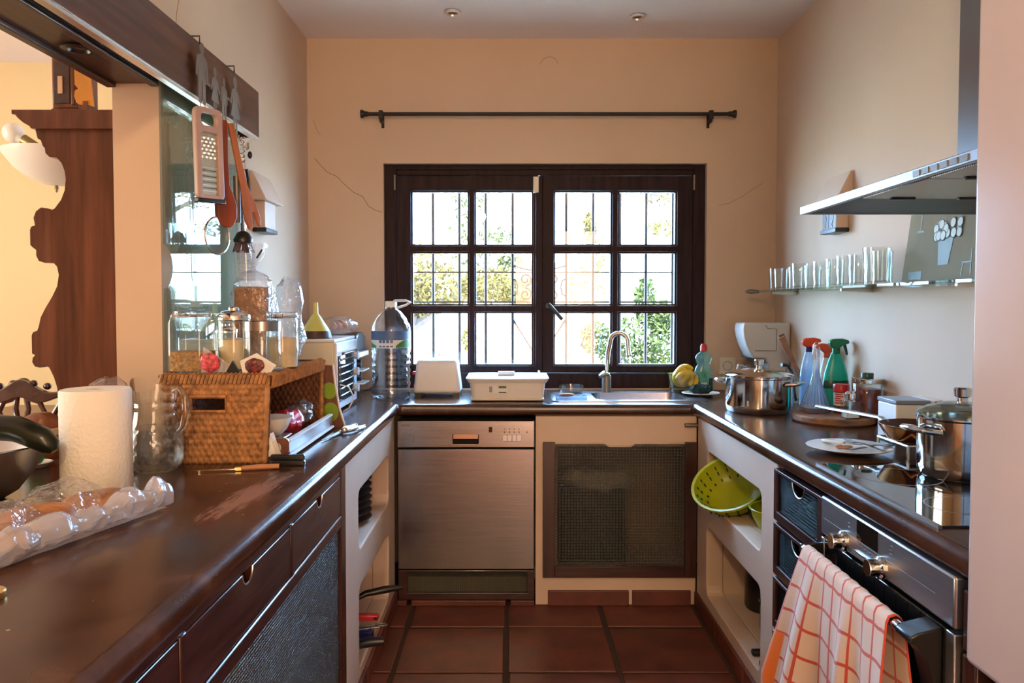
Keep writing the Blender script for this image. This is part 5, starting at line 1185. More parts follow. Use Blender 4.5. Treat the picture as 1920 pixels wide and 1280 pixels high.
# paper towel roll
pt = thing('paper_towel_roll', 'standing white kitchen paper roll nearest the hatch', 'paper roll', (-0.955, 1.775, CZ))
MB().lathe([(0.021, 0.0), (0.074, 0.0), (0.0755, 0.004), (0.0755, 0.232), (0.073, 0.236), (0.021, 0.236), (0.021, 0.0)], (-0.955, 1.775, CZ), 48).build('paper', M['paper'], pt)
MB().lathe([(0.0205, 0.004), (0.0205, 0.233), (0.019, 0.233), (0.019, 0.004), (0.0205, 0.004)], (-0.955, 1.775, CZ), 24).build('cardboard_core', M['knifewood'], pt)
# glass jug with water, diamond-cut lower half
jg = thing('glass_jug', 'cut-glass water jug with diamond pattern beside the wicker box', 'jug', (-0.922, 1.996, CZ))
jc = (-0.922, 1.996, CZ)
def jug():
    pr = [(0, 0.004), (0.048, 0.0), (0.058, 0.008), (0.0665, 0.030), (0.0685, 0.060), (0.066, 0.09), (0.060, 0.115), (0.0545, 0.14), (0.052, 0.165), (0.053, 0.168), (0.052, 0.172), (0.054, 0.20), (0.057, 0.225)]
    fine = []
    for (a, za), (bb_, zb) in zip(pr, pr[1:]):
        n = 4 if 0.02 < zb < 0.13 else 2
        fine += [(a + (bb_-a)*i/n, za + (zb-za)*i/n) for i in range(n)]
    fine.append(pr[-1]); n = 96
    q = MB().lathe(fine, (0, 0, 0), n); out = []
    for (x, y, z) in q.v:
        a = math.atan2(y, x); r = math.hypot(x, y)
        if 0.012 < z < 0.112 and r > 0.03:
            u = a*18/(2*PI); v = z/0.0135
            g = abs(((u+v*0.5) % 1)-0.5) + abs(((u-v*0.5) % 1)-0.5)
            k = 1 + 0.065*(g-0.5); x *= k; y *= k
        if z > 0.19:                                     # lip dips and spout
            z += 0.016*math.cos(2*a + 0.5)*(z-0.19)/0.035
        out.append((x+jc[0], y+jc[1], z+jc[2]))
    q.v = out; return q
jug().build('jug_wall', M['cutglass'], jg, smooth=30)
MB().lathe([(0, 0.008), (0.046, 0.008), (0.063, 0.032), (0.0645, 0.060), (0.062, 0.09), (0.057, 0.112), (0, 0.112)], jc, 40).build('water', M['water'], jg)
MB().tube([(jc[0]+0.048, jc[1], jc[2]+0.205), (jc[0]+0.066, jc[1]-0.004, jc[2]+0.215), (jc[0]+0.082, jc[1]-0.008, jc[2]+0.195), (jc[0]+0.084, jc[1]-0.008, jc[2]+0.150), (jc[0]+0.074, jc[1]-0.005, jc[2]+0.112), (jc[0]+0.060, jc[1], jc[2]+0.10)], [0.006, 0.008, 0.009, 0.009, 0.008, 0.006], 12).build('jug_handle', M['cutglass'], jg)

# wicker storage box, open towards the aisle
wk = thing('wicker_box', 'woven wicker box with cut-out handle, open toward the aisle', 'basket', (-0.80, 2.37, CZ))
bx0, bx1, by0, by1, bz0, bz1 = -0.948, -0.648, 2.080, 2.665, CZ, 1.131
def weave(P, lu, lv, hole=None, pu=0.0088, pv=0.0165, amp=0.0060, base=0.0):
    """woven panel: strands run across u, over and under upright stakes"""
    q = MB(); nu, nv = max(4, int(lu/pu)*4), max(4, int(lv/pv)*5)
    idx = {}
    for j in range(nv+1):
        for i in range(nu+1):
            u, v = lu*i/nu, lv*j/nv
            row = v/pv; a = math.cos(PI*(u/pu + int(row))) * 0.5 + 0.5
            h = base + amp*(a**0.7)*abs(math.sin(PI*row))**0.6 + amp*0.35*mnoise.noise(Vector((u*60, v*60, lu)))
            if j in (0, nv): h = base
            idx[i, j] = len(q.v); q.v.append(P(u, v, h))
    for j in range(nv):
        for i in range(nu):
            u, v = lu*(i+0.5)/nu, lv*(j+0.5)/nv
            if hole and hole[0] < u < hole[1] and hole[2] < v < hole[3]: continue
            q.f.append((idx[i, j], idx[i+1, j], idx[i+1, j+1], idx[i, j+1]))
    return q
W_, H_, D_ = bx1-bx0, bz1-bz0, by1-by0
hole = (0.088, 0.182, 0.142, 0.182)
def tap(u, v): return bx0 + 0.012*(1-v/H_)*(1-2*u/W_) + u          # sides lean in a little toward the foot
o = weave(lambda u, v, h: (tap(u, v), by0-h, bz0+v), W_, H_, hole).build('front_weave', M['wicker'], wk, smooth=60, kind='stuff')
weave(lambda u, v, h: (tap(u, v), by0+0.012+h, bz0+v), W_, H_, hole).build('front_lining', M['wickerdk'], wk, smooth=60, kind='stuff')
weave(lambda u, v, h: (bx0+u, by1-h, bz0+v), W_, H_).build('end_weave', M['wickerdk'], wk, smooth=60, kind='stuff')
weave(lambda u, v, h: (bx0+0.012-h, by0+u, bz0+v), D_, H_).build('side_weave', M['wickerdk'], wk, smooth=60, kind='stuff')
MB().box((bx0+0.013, by0+0.013, bz1-0.016), (bx1-0.006, by1-0.004, bz1-0.006)).build('top_board', M['wickerdk'], wk, smooth=None)
MB().box((bx0+0.013, by0+0.013, bz0), (bx1-0.006, by1-0.004, bz0+0.008)).build('base_board', M['traywood'], wk, smooth=None)
def strands(pts_fn, L_, n, r, name, m):
    q = MB()
    for k in range(n):
        a, c = pts_fn(k/n), pts_fn((k+0.92)/n)
        q.tube([a, tuple((Vector(a)+Vector(c))/2 + Vector((0.0, 0, 0.0)))] + [c], [r*0.7, r, r*0.7], 6)
    return q.build(name, m, wk, kind='stuff')
# wrapped rim over the open side and around the front panel
q = MB()
for k in range(46):
    y = by0 + 0.006 + k*(D_-0.008)/46
    q.tube([(bx1-0.010, y, bz1-0.036), (bx1+0.004, y+0.004, bz1-0.034), (bx1+0.006, y+0.010, bz1-0.004), (bx1-0.008, y+0.012, bz1+0.001)], 0.0055, 6)
q.build('rim_wrap', M['wicker'], wk, kind='stuff')
q = MB()
for k in range(26):
    x = bx0 + 0.004 + k*(W_-0.01)/26
    q.tube([(x, by0+0.012, bz1-0.022), (x+0.002, by0-0.006, bz1-0.020), (x+0.008, by0-0.006, bz1-0.003), (x+0.010, by0+0.012, bz1+0.001)], 0.0055, 6)
q.build('rim_wrap', M['wicker'], wk, kind='stuff')
MB().tube([(bx1-0.006, by0-0.003, bz1-0.03), (bx1-0.016, by0-0.003, bz0+0.004)], 0.007, 8).build('corner_cane', M['wicker'], wk)
MB().tube([(bx1-0.004, by1-0.004, bz1-0.03), (bx1-0.004, by1-0.004, bz0+0.006)], 0.008, 8).build('corner_cane', M['wicker'], wk)
q = MB().tube([(bx0+hole[0], by0-0.006, bz0+hole[2]), (bx0+hole[1], by0-0.006, bz0+hole[2]), (bx0+hole[1], by0-0.006, bz0+hole[3]), (bx0+hole[0], by0-0.006, bz0+hole[3])], 0.0055, 6, closed=True)
q.build('hand_hole_rim', M['wicker'], wk)
# tray sliding out of the box
ty = thing('serving_tray', 'brown serving tray with white rails sticking out of the wicker box', 'tray', (-0.70, 2.35, 0.90))
MB().box((-0.84, 2.105, 0.8995), (-0.612, 2.645, 0.905)).build('tray_base', M['traywood'], ty, smooth=None)
MB().box((-0.621, 2.135, 0.9055), (-0.612, 2.645, 0.940)).build('tray_side', M['traywood'], ty, smooth=None)
MB().box((-0.623, 2.135, 0.9402), (-0.610, 2.645, 0.946)).build('white_rail', M['white'], ty, smooth=None)
MB().box((-0.6118, 2.105, 0.8995), (-0.606, 2.645, 0.906)).build('white_rail', M['white'], ty, smooth=None)
MB().plate(rrect(-0.70, -0.610, 0.9055, 0.952, 0.014, 4), [[(-0.640 + 0.008*math.cos(R(a)), 0.926 + 0.013*math.sin(R(a))) for a in range(0, 360, 30)]], 'y', 2.120, 2.132).build('tray_end', M['traywood'], ty, smooth=None)
MB().prism([(-0.640 + 0.010*math.cos(R(a)), 0.926 + 0.015*math.sin(R(a))) for a in range(0, 360, 30)], 'y', 2.1325, 2.134).build('hole_backing', M['white'], ty, smooth=None)
o = MB().lathe([(0, 0), (0.030, 0.0), (0.050, 0.020), (0.066, 0.055), (0.063, 0.055), (0.047, 0.022), (0, 0.004)], (0, 0, 0), 36).build('china_bowl', M['china']); o.location = (-0.700, 2.235, 0.9395)
tag(o, 'white china bowl inside the wicker box', 'bowl')
tag(MB().box((-0.785, 2.165, 0.9055), (-0.650, 2.295, 0.939)).build('stacked_box', M['traywood'], bevel=0.004), 'brown flat box under the china bowl', 'box')
tag(crumple(MB().ball((-0.700, 2.40, 0.958), (0.050, 0.080, 0.034), 22, 12), 0.014, 30, 1).build('snack_bag', M['red'], smooth=None), 'crinkled red snack bag inside the wicker box', 'bag')
tag(crumple(MB().ball((-0.695, 2.545, 0.965), (0.040, 0.050, 0.038), 20, 12), 0.014, 40, 3).build('clear_bag', M['bag'], smooth=None), 'crinkled clear plastic bag inside the wicker box', 'bag')
tag(crumple(MB().add([(-0.640, 2.10, 0.906), (-0.630, 2.118, 0.906), (-0.652, 2.118, 0.97), (-0.658, 2.10, 0.968), (-0.662, 2.095, 0.906)], [(0, 1, 2, 3), (0, 3, 4), (1, 2, 3, 4)]), 0.002, 30).build('paper_napkin', M['white'], smooth=None), 'folded white paper tucked at the wicker box mouth', 'paper')
# knives and opener
for k, (zz, l) in enumerate(((0.8910, 'lower black knife handle poking from under the wicker box'), (0.9062, 'upper black knife handle poking from under the wicker box'))):
    o = MB().prism(rrect(-0.640, -0.548, 2.052-0.0085, 2.052+0.0085, 0.005, 3), 'z', zz, zz+0.0145).build('knife_handle', M['black'], bevel=0.004)
    tag(o, l, 'knife', 'black knife handles by the wicker box')
kf_ = thing('paring_knife', 'small knife with wooden handle lying on the worktop', 'knife', (-0.70, 1.985, CZ), R(15))
MB().tube([(0.005, 0, 0.007), (0.05, 0, 0.008), (0.098, 0, 0.0075)], [0.006, 0.0075, 0.0065], 10).build('handle', M['knifewood'], kf_, local=True)
MB().prism([(0.006, -0.004), (-0.02, -0.005), (-0.09, -0.003), (-0.108, 0.002), (-0.09, 0.005), (0.006, 0.004)], 'z', 0.0055, 0.0068).build('blade', M['chrome'], kf_, local=True)
MB().box((-0.012, -0.0045, 0.0), (0.006, 0.0045, 0.011)).build('bolster', M['gold'], kf_, local=True, bevel=0.002)
MB().box((-0.10, -0.002, 0.0), (-0.095, 0.002, 0.0058)).build('blade_tip', M['chrome'], kf_, local=True)
so2 = thing('can_opener', 'steel can opener lying on the worktop past the tray', 'can opener', (-0.553, 2.565, CZ), R(76))
MB().tube([(-0.16, 0.0, 0.005), (-0.08, 0.002, 0.006), (0.0, 0.008, 0.008)], [0.002, 0.005, 0.006], 8).build('arm', M['dkmetal'], so2, local=True)
MB().tube([(-0.02, 0.006, 0.009), (0.03, 0.018, 0.012), (0.09, 0.014, 0.012), (0.13, 0.020, 0.010)], [0.006, 0.008, 0.006, 0.007], 8).build('arm', M['chrome'], so2, local=True)
MB().tube([(-0.02, 0.0, 0.008), (0.03, -0.016, 0.010), (0.09, -0.020, 0.009), (0.125, -0.014, 0.008)], [0.006, 0.007, 0.006, 0.007], 8).build('arm', M['chrome'], so2, local=True)
MB().lathe([(0, 0), (0.013, 0.0), (0.014, 0.004), (0.010, 0.012), (0, 0.014)], (0.0, 0.0, 0.008), 16).build('wheel', M['chrome'], so2, local=True)
# printed board leaning at the end of the box
pb = thing('printed_board', 'brown board printed with green apples leaning behind the wicker box', 'board', (-0.66, 2.70, CZ))
pl = [(-0.80, CZ), (-0.578, CZ), (-0.597, 0.96), (-0.612, 1.05), (-0.618, 1.108), (-0.80, 1.118)]
MB().prism(pl, 'y', 2.690, 2.702).build('panel', M['traywood'], pb, smooth=None)
MB().tube([(-0.578, 2.690, CZ+0.004), (-0.597, 2.690, 0.96), (-0.612, 2.690, 1.05), (-0.618, 2.690, 1.106)], 0.0035, 6).build('white_edge', M['white'], pb)
for (x, z, r1, r2) in ((-0.632, 1.020, 0.026, 0.029), (-0.628, 0.945, 0.028, 0.034)):
    MB().prism([(x + r1*math.cos(R(a)), z + r2*math.sin(R(a))) for a in range(0, 360, 24)], 'y', 2.6885, 2.690).build('printed_apple', M['applegreen'], pb, smooth=None)

# jars on top of the wicker box
JZ = bz1 + 0.0015
def jar(name, label, x, y, r, h, fill, fill_h, lid, square=False):
    t = thing(name, label, 'jar', (x, y, JZ), group='jars on the wicker box'); c = (x, y, JZ)
    if square:
        sec = rrect(x-r, x+r, y-r, y+r, r*0.35, 4); n = len(sec)
        def ring(k, z): return [(x+(u-x)*k, y+(v-y)*k, JZ+z) for u, v in sec]
        lv = [(0.96, 0.0), (1.0, 0.006), (1.0, h*0.80), (0.92, h*0.87), (0.90, h*0.92)]
        q = MB().add([p for k, z in lv for p in ring(k, z)], [tuple(range(n))[::-1]] + [(a*n+i, a*n+(i+1) % n, (a+1)*n+(i+1) % n, (a+1)*n+i) for a in range(len(lv)-1) for i in range(n)])
        q.build('glass_wall', M['jarglass'], t, smooth=50)
        if fill: MB().add([p for k, z in ((0.93, 0.006), (0.95, fill_h)) for p in ring(k, z)], [tuple(range(n))[::-1], tuple(range(n, 2*n))] + [(i, (i+1) % n, n+(i+1) % n, n+i) for i in range(n)]).build('contents', fill, t, smooth=50)
    else:
        MB().lathe([(0, 0), (r*0.95, 0.0), (r, 0.006), (r, h*0.82), (r*0.93, h*0.88), (r*0.93, h*0.92)], c, 36).build('glass_wall', M['jarglass'], t)
        if fill: MB().lathe([(0, 0.005), (r*0.94, 0.005), (r*0.96, fill_h), (r*0.5, fill_h+0.004), (0, fill_h+0.005)], c, 36).build('contents', fill, t)
    if lid == 'clip':
        l = MB().lathe([(r*0.96, h*0.92), (r*0.97, h*0.925), (r*0.97, h*0.985), (r*0.90, h), (0, h)], c, 36).build('glass_lid', M['cutglass'], t)
        for zz in (0.905, 0.93):
            MB().tube([(x + r*1.0*math.cos(R(a)), y + r*1.0*math.sin(R(a)), JZ+h*zz) for a in range(0, 360, 15)], 0.0018, 6, closed=True).build('wire_ring', M['chrome'], l)
        MB().tube([(x-0.016, y-r*1.02, JZ+h*0.97), (x-0.016, y-r*1.10, JZ+h*0.90), (x+0.016, y-r*1.10, JZ+h*0.90), (x+0.016, y-r*1.02, JZ+h*0.97)], 0.0018, 6).build('wire_clip', M['chrome'], l)
    elif lid == 'dome':
        MB().lathe([(r*1.0, h*0.80), (r*1.04, h*0.81), (r*1.04, h*0.88), (r*0.98, h*0.90), (r*0.7, h*0.95), (r*0.36, h*0.965), (r*0.36, h*1.0), (r*0.26, h*1.02), (0, h*1.02)], c, 36).build('steel_lid', M['chrome'], t)
    elif lid == 'flat':
        MB().lathe([(r*1.0, h*0.80), (r*1.02, h*0.805), (r*1.02, h*0.985), (r*0.98, h), (0, h)], c, 36).build('steel_lid', M['steel'], t)
    return t
jar('storage_jar', 'square clip-top jar half full of brown grain', -0.885, 2.150, 0.052, 0.172, M['grain'], 0.058, 'clip', True)
jar('storage_jar', 'short jar with steel lid between the two tallest jars', -0.842, 2.285, 0.034, 0.130, M['flour'], 0.05, 'dome')
jar('storage_jar', 'tall jar with domed steel lid and cream contents', -0.792, 2.215, 0.044, 0.178, M['flour'], 0.088, 'dome')
jar('storage_jar', 'clear jar with wide flat brushed steel lid', -0.696, 2.165, 0.0505, 0.143, None, 0, 'flat')
jar('storage_jar', 'clip-top jar of pale flour at the right of the jars', -0.676, 2.290, 0.046, 0.166, M['flour'], 0.090, 'clip')
t = thing('sweet_packet', 'see-through packet of red and white sweets leaning between jars', 'packet', (-0.800, 2.120, JZ))
crumple(MB().ball((-0.816, 2.094, JZ+0.030), (0.026, 0.010, 0.027), 16, 10), 0.006, 50).build('sweets', M['candy'], t, smooth=None)
crumple(MB().add([(-0.842, 2.10, JZ+0.004), (-0.838, 2.105, JZ+0.075), (-0.735, 2.105, JZ+0.004), (-0.80, 2.098, JZ+0.004), (-0.79, 2.140, JZ+0.03)], [(0, 3, 1), (3, 2, 1), (1, 2, 4), (0, 1, 4)]), 0.004, 40).build('film', M['milkbag'], t, smooth=None)
t = thing('bean_packet', 'white paper packet with dark red beans in front of the flat-lidded jar', 'packet', (-0.68, 2.105, JZ))
MB().prism([(-0.728, JZ), (-0.655, JZ), (-0.638, JZ+0.022), (-0.690, JZ+0.056), (-0.735, JZ+0.035)], 'y', 2.098, 2.104).build('wrapper', M['white'], t, smooth=None)
crumple(MB().ball((-0.695, 2.094, JZ+0.022), (0.027, 0.006, 0.021), 16, 10), 0.003, 80).build('beans', M['beans'], t, smooth=None)
tag(MB().prism([(-0.775, JZ), (-0.735, JZ), (-0.755, JZ+0.035)], 'y', 2.095, 2.105).build('dark_wrapper', M['black'], smooth=None), 'dark folded wrapper beside the bean packet', 'wrapper')
# loaf in a knotted bag behind the jars
lf = thing('bagged_loaf', 'dark bread loaf standing in a knotted clear bag behind the jars', 'bread', (-0.825, 2.50, JZ))
q = MB().prism(rrect(-0.882, -0.776, 2.455, 2.545, 0.018, 4), 'z', JZ+0.001, JZ+0.245)
q = crumple(q, 0.004, 30); q.build('loaf', M['bread'], lf, bevel=0.012)
lv = [(0.98, 0.012), (1.04, 0.03), (1.05, 0.12), (1.04, 0.22), (0.95, 0.262), (0.55, 0.285), (0.16, 0.298), (0.14, 0.306), (0.30, 0.335), (0.42, 0.365), (0.50, 0.385)]
sec = rrect(-0.888, -0.770, 2.449, 2.551, 0.022, 4); n = len(sec)
q = MB().add([(-0.829+(u+0.829)*k + (0.012 if z > 0.31 else 0), 2.50+(v-2.50)*k, JZ+z) for k, z in lv for u, v in sec], [(a*n+i, a*n+(i+1) % n, (a+1)*n+(i+1) % n, (a+1)*n+i) for a in range(len(lv)-1) for i in range(n)])
crumple(q, 0.010, 32, 2).build('bag_film', M['bag'], lf, smooth=25)
MB().tube([(-0.805, 2.46, JZ+0.335), (-0.785, 2.455, JZ+0.362)], 0.003, 6).build('bag_tie', M['black'], lf)
t = thing('plastic_bag', 'crumpled clear plastic bag puffed up behind the flour jar', 'bag', (-0.745, 2.60, JZ))
lv = [(0.75, 0.0), (1.0, 0.05), (1.0, 0.14), (1.05, 0.19), (0.9, 0.235), (0.65, 0.262)]
q = MB().lathe([(0.0, 0.0)] + [(0.045*k, z) for k, z in lv], (-0.742, 2.598, JZ+0.014), 18)
crumple(q, 0.018, 40, 5).build('bag_film', M['bag'], t, smooth=18)
# mini oven with funnel and baguette bag
mo = thing('mini_oven', 'white countertop mini oven facing the aisle', 'mini oven', (-0.84, 3.21, CZ))
mx0, mx1, my0, my1, mz1 = -1.00, -0.690, 3.015, 3.405, 1.172
for yy in (my0+0.02, my1-0.05):
    for xx in (mx0+0.02, mx1-0.05): MB().box((xx, yy, CZ), (xx+0.03, yy+0.03, CZ+0.012)).build('foot', M['black'], mo, smooth=None)
MB().box((mx0, my0, CZ+0.012), (mx1, my1, mz1)).build('casing', M['cream_pl'], mo, bevel=0.006)
MB().box((mx0-0.004, my0-0.004, mz1), (mx1+0.004, my1+0.004, mz1+0.012)).build('top_plate', M['white'], mo, bevel=0.003)
MB().box((mx1, my0+0.002, CZ+0.014), (mx1+0.012, my1-0.002, mz1-0.002)).build('front_frame', M['white'], mo, bevel=0.003)
dd = MB().box((mx1+0.012, my0+0.02, CZ+0.045), (mx1+0.018, my1-0.09, mz1-0.055)).build('glass_door', M['blackgloss'], mo, smooth=None)
for k in range(6):
    MB().cyl((mx1+0.021, my0+0.025, CZ+0.070+k*0.028), (mx1+0.021, my1-0.095, CZ+0.070+k*0.028), 0.004, n=8).build('rack_rod', M['chrome'], dd)
MB().cyl((mx1+0.030, my0+0.03, mz1-0.045), (mx1+0.030, my1-0.10, mz1-0.045), 0.006, n=10).build('door_bar', M['chrome'], mo)
for zz in (CZ+0.07, CZ+0.14, CZ+0.21):
    MB().cyl((mx1+0.012, my1-0.045, zz), (mx1+0.030, my1-0.045, zz), 0.018, n=18).build('knob', M['greywhite'], mo)
MB().tube([(mx1+0.02, 3.03, CZ+0.115), (mx1+0.05, 3.05, CZ+0.105), (mx1+0.065, 3.08, CZ+0.06), (mx1+0.05, 3.06, CZ+0.02), (mx1+0.03, 3.04, CZ+0.008)], 0.003, 6).build('power_cord', M['white'], mo)
fn = thing('funnel', 'pale yellow plastic funnel upside down on the mini oven', 'funnel', (-0.785, 3.12, mz1+0.012))
MB().lathe([(0.056, 0.030), (0.054, 0.034), (0.018, 0.090), (0.010, 0.100), (0.0085, 0.145), (0.0075, 0.145)], (-0.785, 3.12, mz1+0.012), 32).build('cone', M['funnel'], fn)
MB().lathe([(0.062, 0.0), (0.064, 0.003), (0.058, 0.030), (0.0, 0.030)], (-0.785, 3.12, mz1+0.0125), 32).build('dark_rim', M['soffit'], fn)
bq = thing('bagged_rolls', 'bread rolls in clear plastic lying on the mini oven', 'bread', (-0.735, 3.27, mz1+0.012))
for k in range(3):
    crumple(MB().ball((-0.775 + k*0.012, 3.24 + k*0.05, mz1+0.056), (0.050, 0.028, 0.028), 16, 10), 0.004, 40, k).build('bread_roll', M['bun'], bq)
crumple(MB().ball((-0.735, 3.285, mz1+0.062), (0.090, 0.085, 0.036), 22, 12), 0.012, 35, 4).build('bag_film', M['bag'], bq, smooth=25)
# small espresso machine in the corner
es = thing('espresso_machine', 'compact steel and black espresso machine in the left corner', 'espresso machine', (-0.80, 3.63, CZ))
MB().box((-0.93, 3.53, CZ), (-0.725, 3.76, 1.075)).build('steel_body', M['steel'], es, bevel=0.012)
MB().prism([(3.53, 1.10), (3.53, 1.14), (3.55, 1.175), (3.60, 1.19), (3.70, 1.19), (3.76, 1.17), (3.76, 1.10)], 'x', -0.93, -0.705).build('black_hood', M['black'], es, bevel=0.01)
MB().box((-0.93, 3.525, 1.0755), (-0.690, 3.765, 1.10)).build('steel_band', M['alu'], es, bevel=0.004)
for zz in (1.045, 0.985):
    k_ = MB().cyl((-0.725, 3.60, zz), (-0.695, 3.60, zz), 0.024, 0.020, 18).build('knob', M['black'], es)
    MB().box((-0.725, 3.57, zz-0.034), (-0.680, 3.72, zz-0.028)).build('steel_shelf', M['alu'], es, smooth=None)
tag(MB().tube([(-0.715, 3.77, 0.90), (-0.69, 3.80, 0.905), (-0.665, 3.82, 0.935), (-0.66, 3.84, 0.965), (-0.675, 3.88, 0.95), (-0.69, 3.90, 0.90)], 0.004, 6).build('power_cable', M['black']), 'black power cable looping behind the water bottle', 'cable')
# cola bottle behind the paper roll, wrapped in a bag
cl = thing('cola_bottle', 'dark cola bottle with red cap half hidden by paper roll', 'bottle', (-1.085, 2.13, CZ))
MB().lathe([(0, 0), (0.036, 0), (0.040, 0.01), (0.040, 0.10), (0.036, 0.12), (0.040, 0.14), (0.038, 0.16)], (-1.085, 2.13, CZ), 28).build('bottle_body', M['cola'], cl)
MB().lathe([(0.0395, 0.155), (0.040, 0.160), (0.038, 0.182), (0.030, 0.190), (0, 0.191)], (-1.085, 2.13, CZ), 24).build('cap', M['colared'], cl)
band('label', 0.04, 0.08, 0.0405, 180, 380, M['colared'], cl, (-1.085, 2.13, CZ))
crumple(MB().lathe([(0.042, 0.165), (0.046, 0.19), (0.042, 0.212), (0.020, 0.226), (0.0, 0.228)], (-1.11, 2.13, CZ), 20, 1.25, 1), 0.012, 34, 2).build('film_wrap', M['bag'], cl, smooth=25)
# steel bowl with zucchini, lime in dish
o = MB().lathe([(0, 0), (0.055, 0.0), (0.085, 0.018), (0.120, 0.065), (0.142, 0.118), (0.146, 0.120), (0.144, 0.123), (0.138, 0.118), (0.116, 0.067), (0.080, 0.021), (0, 0.004)], (0, 0, 0), 48).build('steel_bowl', pm('satin_steel', (0.62, 0.64, 0.68), 0.3, 1.0, 0.04)); o.location = (-1.178, 1.685, CZ)
tag(o, 'steel mixing bowl at the hatch edge under the zucchini', 'bowl')
pts = [(-1.30, 1.67, 1.054), (-1.22, 1.665, 1.056), (-1.13, 1.66, 1.057), (-1.06, 1.655, 1.053), (-1.00, 1.65, 1.030), (-0.985, 1.648, 1.016), (-0.977, 1.647, 1.006)]
zc = thing('zucchini', 'dark green zucchini lying across the steel bowl', 'zucchini', (-1.14, 1.66, 1.01))
MB().tube(pts, [0.020, 0.026, 0.028, 0.028, 0.026, 0.020, 0.008], 18).build('zucchini_body', M['cucumber'], zc)
MB().tube([(-1.30, 1.67, 1.050), (-1.335, 1.672, 1.046)], [0.012, 0.010], 10).build('stem', M['limefruit'], zc)
o = MB().lathe([(0, 0), (0.030, 0.0), (0.042, 0.012), (0.040, 0.013), (0.028, 0.003), (0, 0.003)], (0, 0, 0), 28).build('small_dish', M['china']); o.location = (-1.262, 2.04, CZ); tag(o, 'tiny white dish behind the steel bowl', 'dish')
tag(MB().ball((-1.262, 2.04, CZ+0.027), (0.023, 0.023, 0.0235), 20, 12).build('lime', M['limefruit']), 'shiny green lime in the tiny white dish', 'lime')
# rolls and white wrapping at the near edge
for k, (x, y, z, rx, ry, rz_, l) in enumerate(((-0.880, 1.290, 0.922, 0.062, 0.070, 0.025, 'golden flat roll nearest the camera, behind the white fold'), (-0.878, 1.425, 0.923, 0.066, 0.062, 0.027, 'golden flat roll in the middle of the white wrapping'), (-0.835, 1.555, 0.921, 0.068, 0.058, 0.025, 'golden flat roll nearest the paper towel roll'))):
    tag(crumple(MB().ball((x, y, z), (rx, ry, rz_), 26, 14), 0.006, 18, k).build('bread_roll', M['bun'], smooth=50), l, 'bread roll', 'rolls in the white wrapping')
wp = thing('bread_wrapping', 'crinkled white plastic wrapping folded around the rolls', 'wrapping', (-0.80, 1.33, CZ))
def sheet(P, nu, nv, amp, fr, seed):
    q = MB()
    for j in range(nv+1):
        for i in range(nu+1): q.v.append(P(i/nu, j/nv))
    q.f = [(j*(nu+1)+i, j*(nu+1)+i+1, (j+1)*(nu+1)+i+1, (j+1)*(nu+1)+i) for j in range(nv) for i in range(nu)]
    return crumple(q, amp, fr, seed)
A0, A1 = Vector((-0.850, 1.060, CZ+0.012)), Vector((-0.700, 1.600, CZ+0.014))
def fold(u, v):                                    # front fold: a squashed crinkled tube, from near the camera to the far tip
    p = A0.lerp(A1, u); nrm = Vector((-0.96, 0.27, 0)); a = v*1.5*PI - 0.4*PI
    h = 0.024 + 0.004*math.sin(u*17) + 0.003*math.sin(u*41)
    if u > 0.93: h *= 1.25
    return p + nrm*(0.024 - 0.022*math.cos(a)) + Vector((0, 0, h + h*math.sin(a) - 0.002))
sheet(fold, 64, 14, 0.0085, 44, 1).build('front_fold', M['milkbag'], wp, smooth=18)
def under(u, v):
    p = A0.lerp(A1, u); nrm = Vector((-0.95, 0.31, 0)); return p + nrm*(0.02+0.16*v) + Vector((0, 0, -0.0080))
sheet(under, 24, 8, 0.002, 26, 2).build('under_sheet', M['milkbag'], wp, smooth=30)
def over(u, v):
    p = Vector((-0.985, 1.25, 0.915)).lerp(Vector((-0.945, 1.56, 0.915)), u)
    return p + Vector((0.16, -0.02, 0))*v + Vector((0, 0, 0.048*math.sin(v*PI*0.9+0.3) + 0.010*math.sin(u*9)))
sheet(over, 26, 16, 0.017, 34, 3).build('loose_film', M['bag'], wp, smooth=18)
o = MB().lathe([(0, 0), (0.020, 0.0), (0.021, 0.002), (0.021, 0.010), (0.019, 0.012), (0, 0.012)], (0, 0, 0), 28).build('gold_coin_lid', M['gold']); o.location = (-0.762, 1.118, CZ)
tag(o, 'gold coloured bottle lid at the near worktop edge', 'lid')

# ================================================================== hanging rail
rk = thing('utensil_rack', 'grey metal rack of four cut-out human figures hung on the beam', 'utensil rack', (-0.905, 2.43, 1.92))
RX = -0.912
def human(yc, zt, h, skirt, wd):
    def P(u, v): return (yc + u*wd, zt - v*h)
    if skirt: pl = [(0.0, 0), (0.10, 0.01), (0.15, 0.07), (0.13, 0.15), (0.07, 0.19), (0.12, 0.22), (0.26, 0.26), (0.42, 0.50), (0.36, 0.52), (0.22, 0.38), (0.20, 0.46), (0.36, 0.70), (0.14, 0.71), (0.14, 1.0), (0.04, 1.0), (0.03, 0.72)]
    else: pl = [(0.0, 0), (0.10, 0.01), (0.14, 0.07), (0.12, 0.15), (0.07, 0.19), (0.20, 0.22), (0.34, 0.27), (0.42, 0.58), (0.34, 0.60), (0.25, 0.36), (0.24, 0.58), (0.21, 1.0), (0.06, 1.0), (0.03, 0.62)]
    full = pl + [(-u, v) for u, v in pl[::-1] if u > 0.001]
    return [P(u, v) for u, v in full]
figs = [(2.315, 2.094, 0.180, False, 0.110, 'man'), (2.415, 2.052, 0.150, True, 0.085, 'girl'), (2.490, 2.040, 0.135, False, 0.075, 'boy'), (2.590, 2.074, 0.190, True, 0.115, 'woman')]
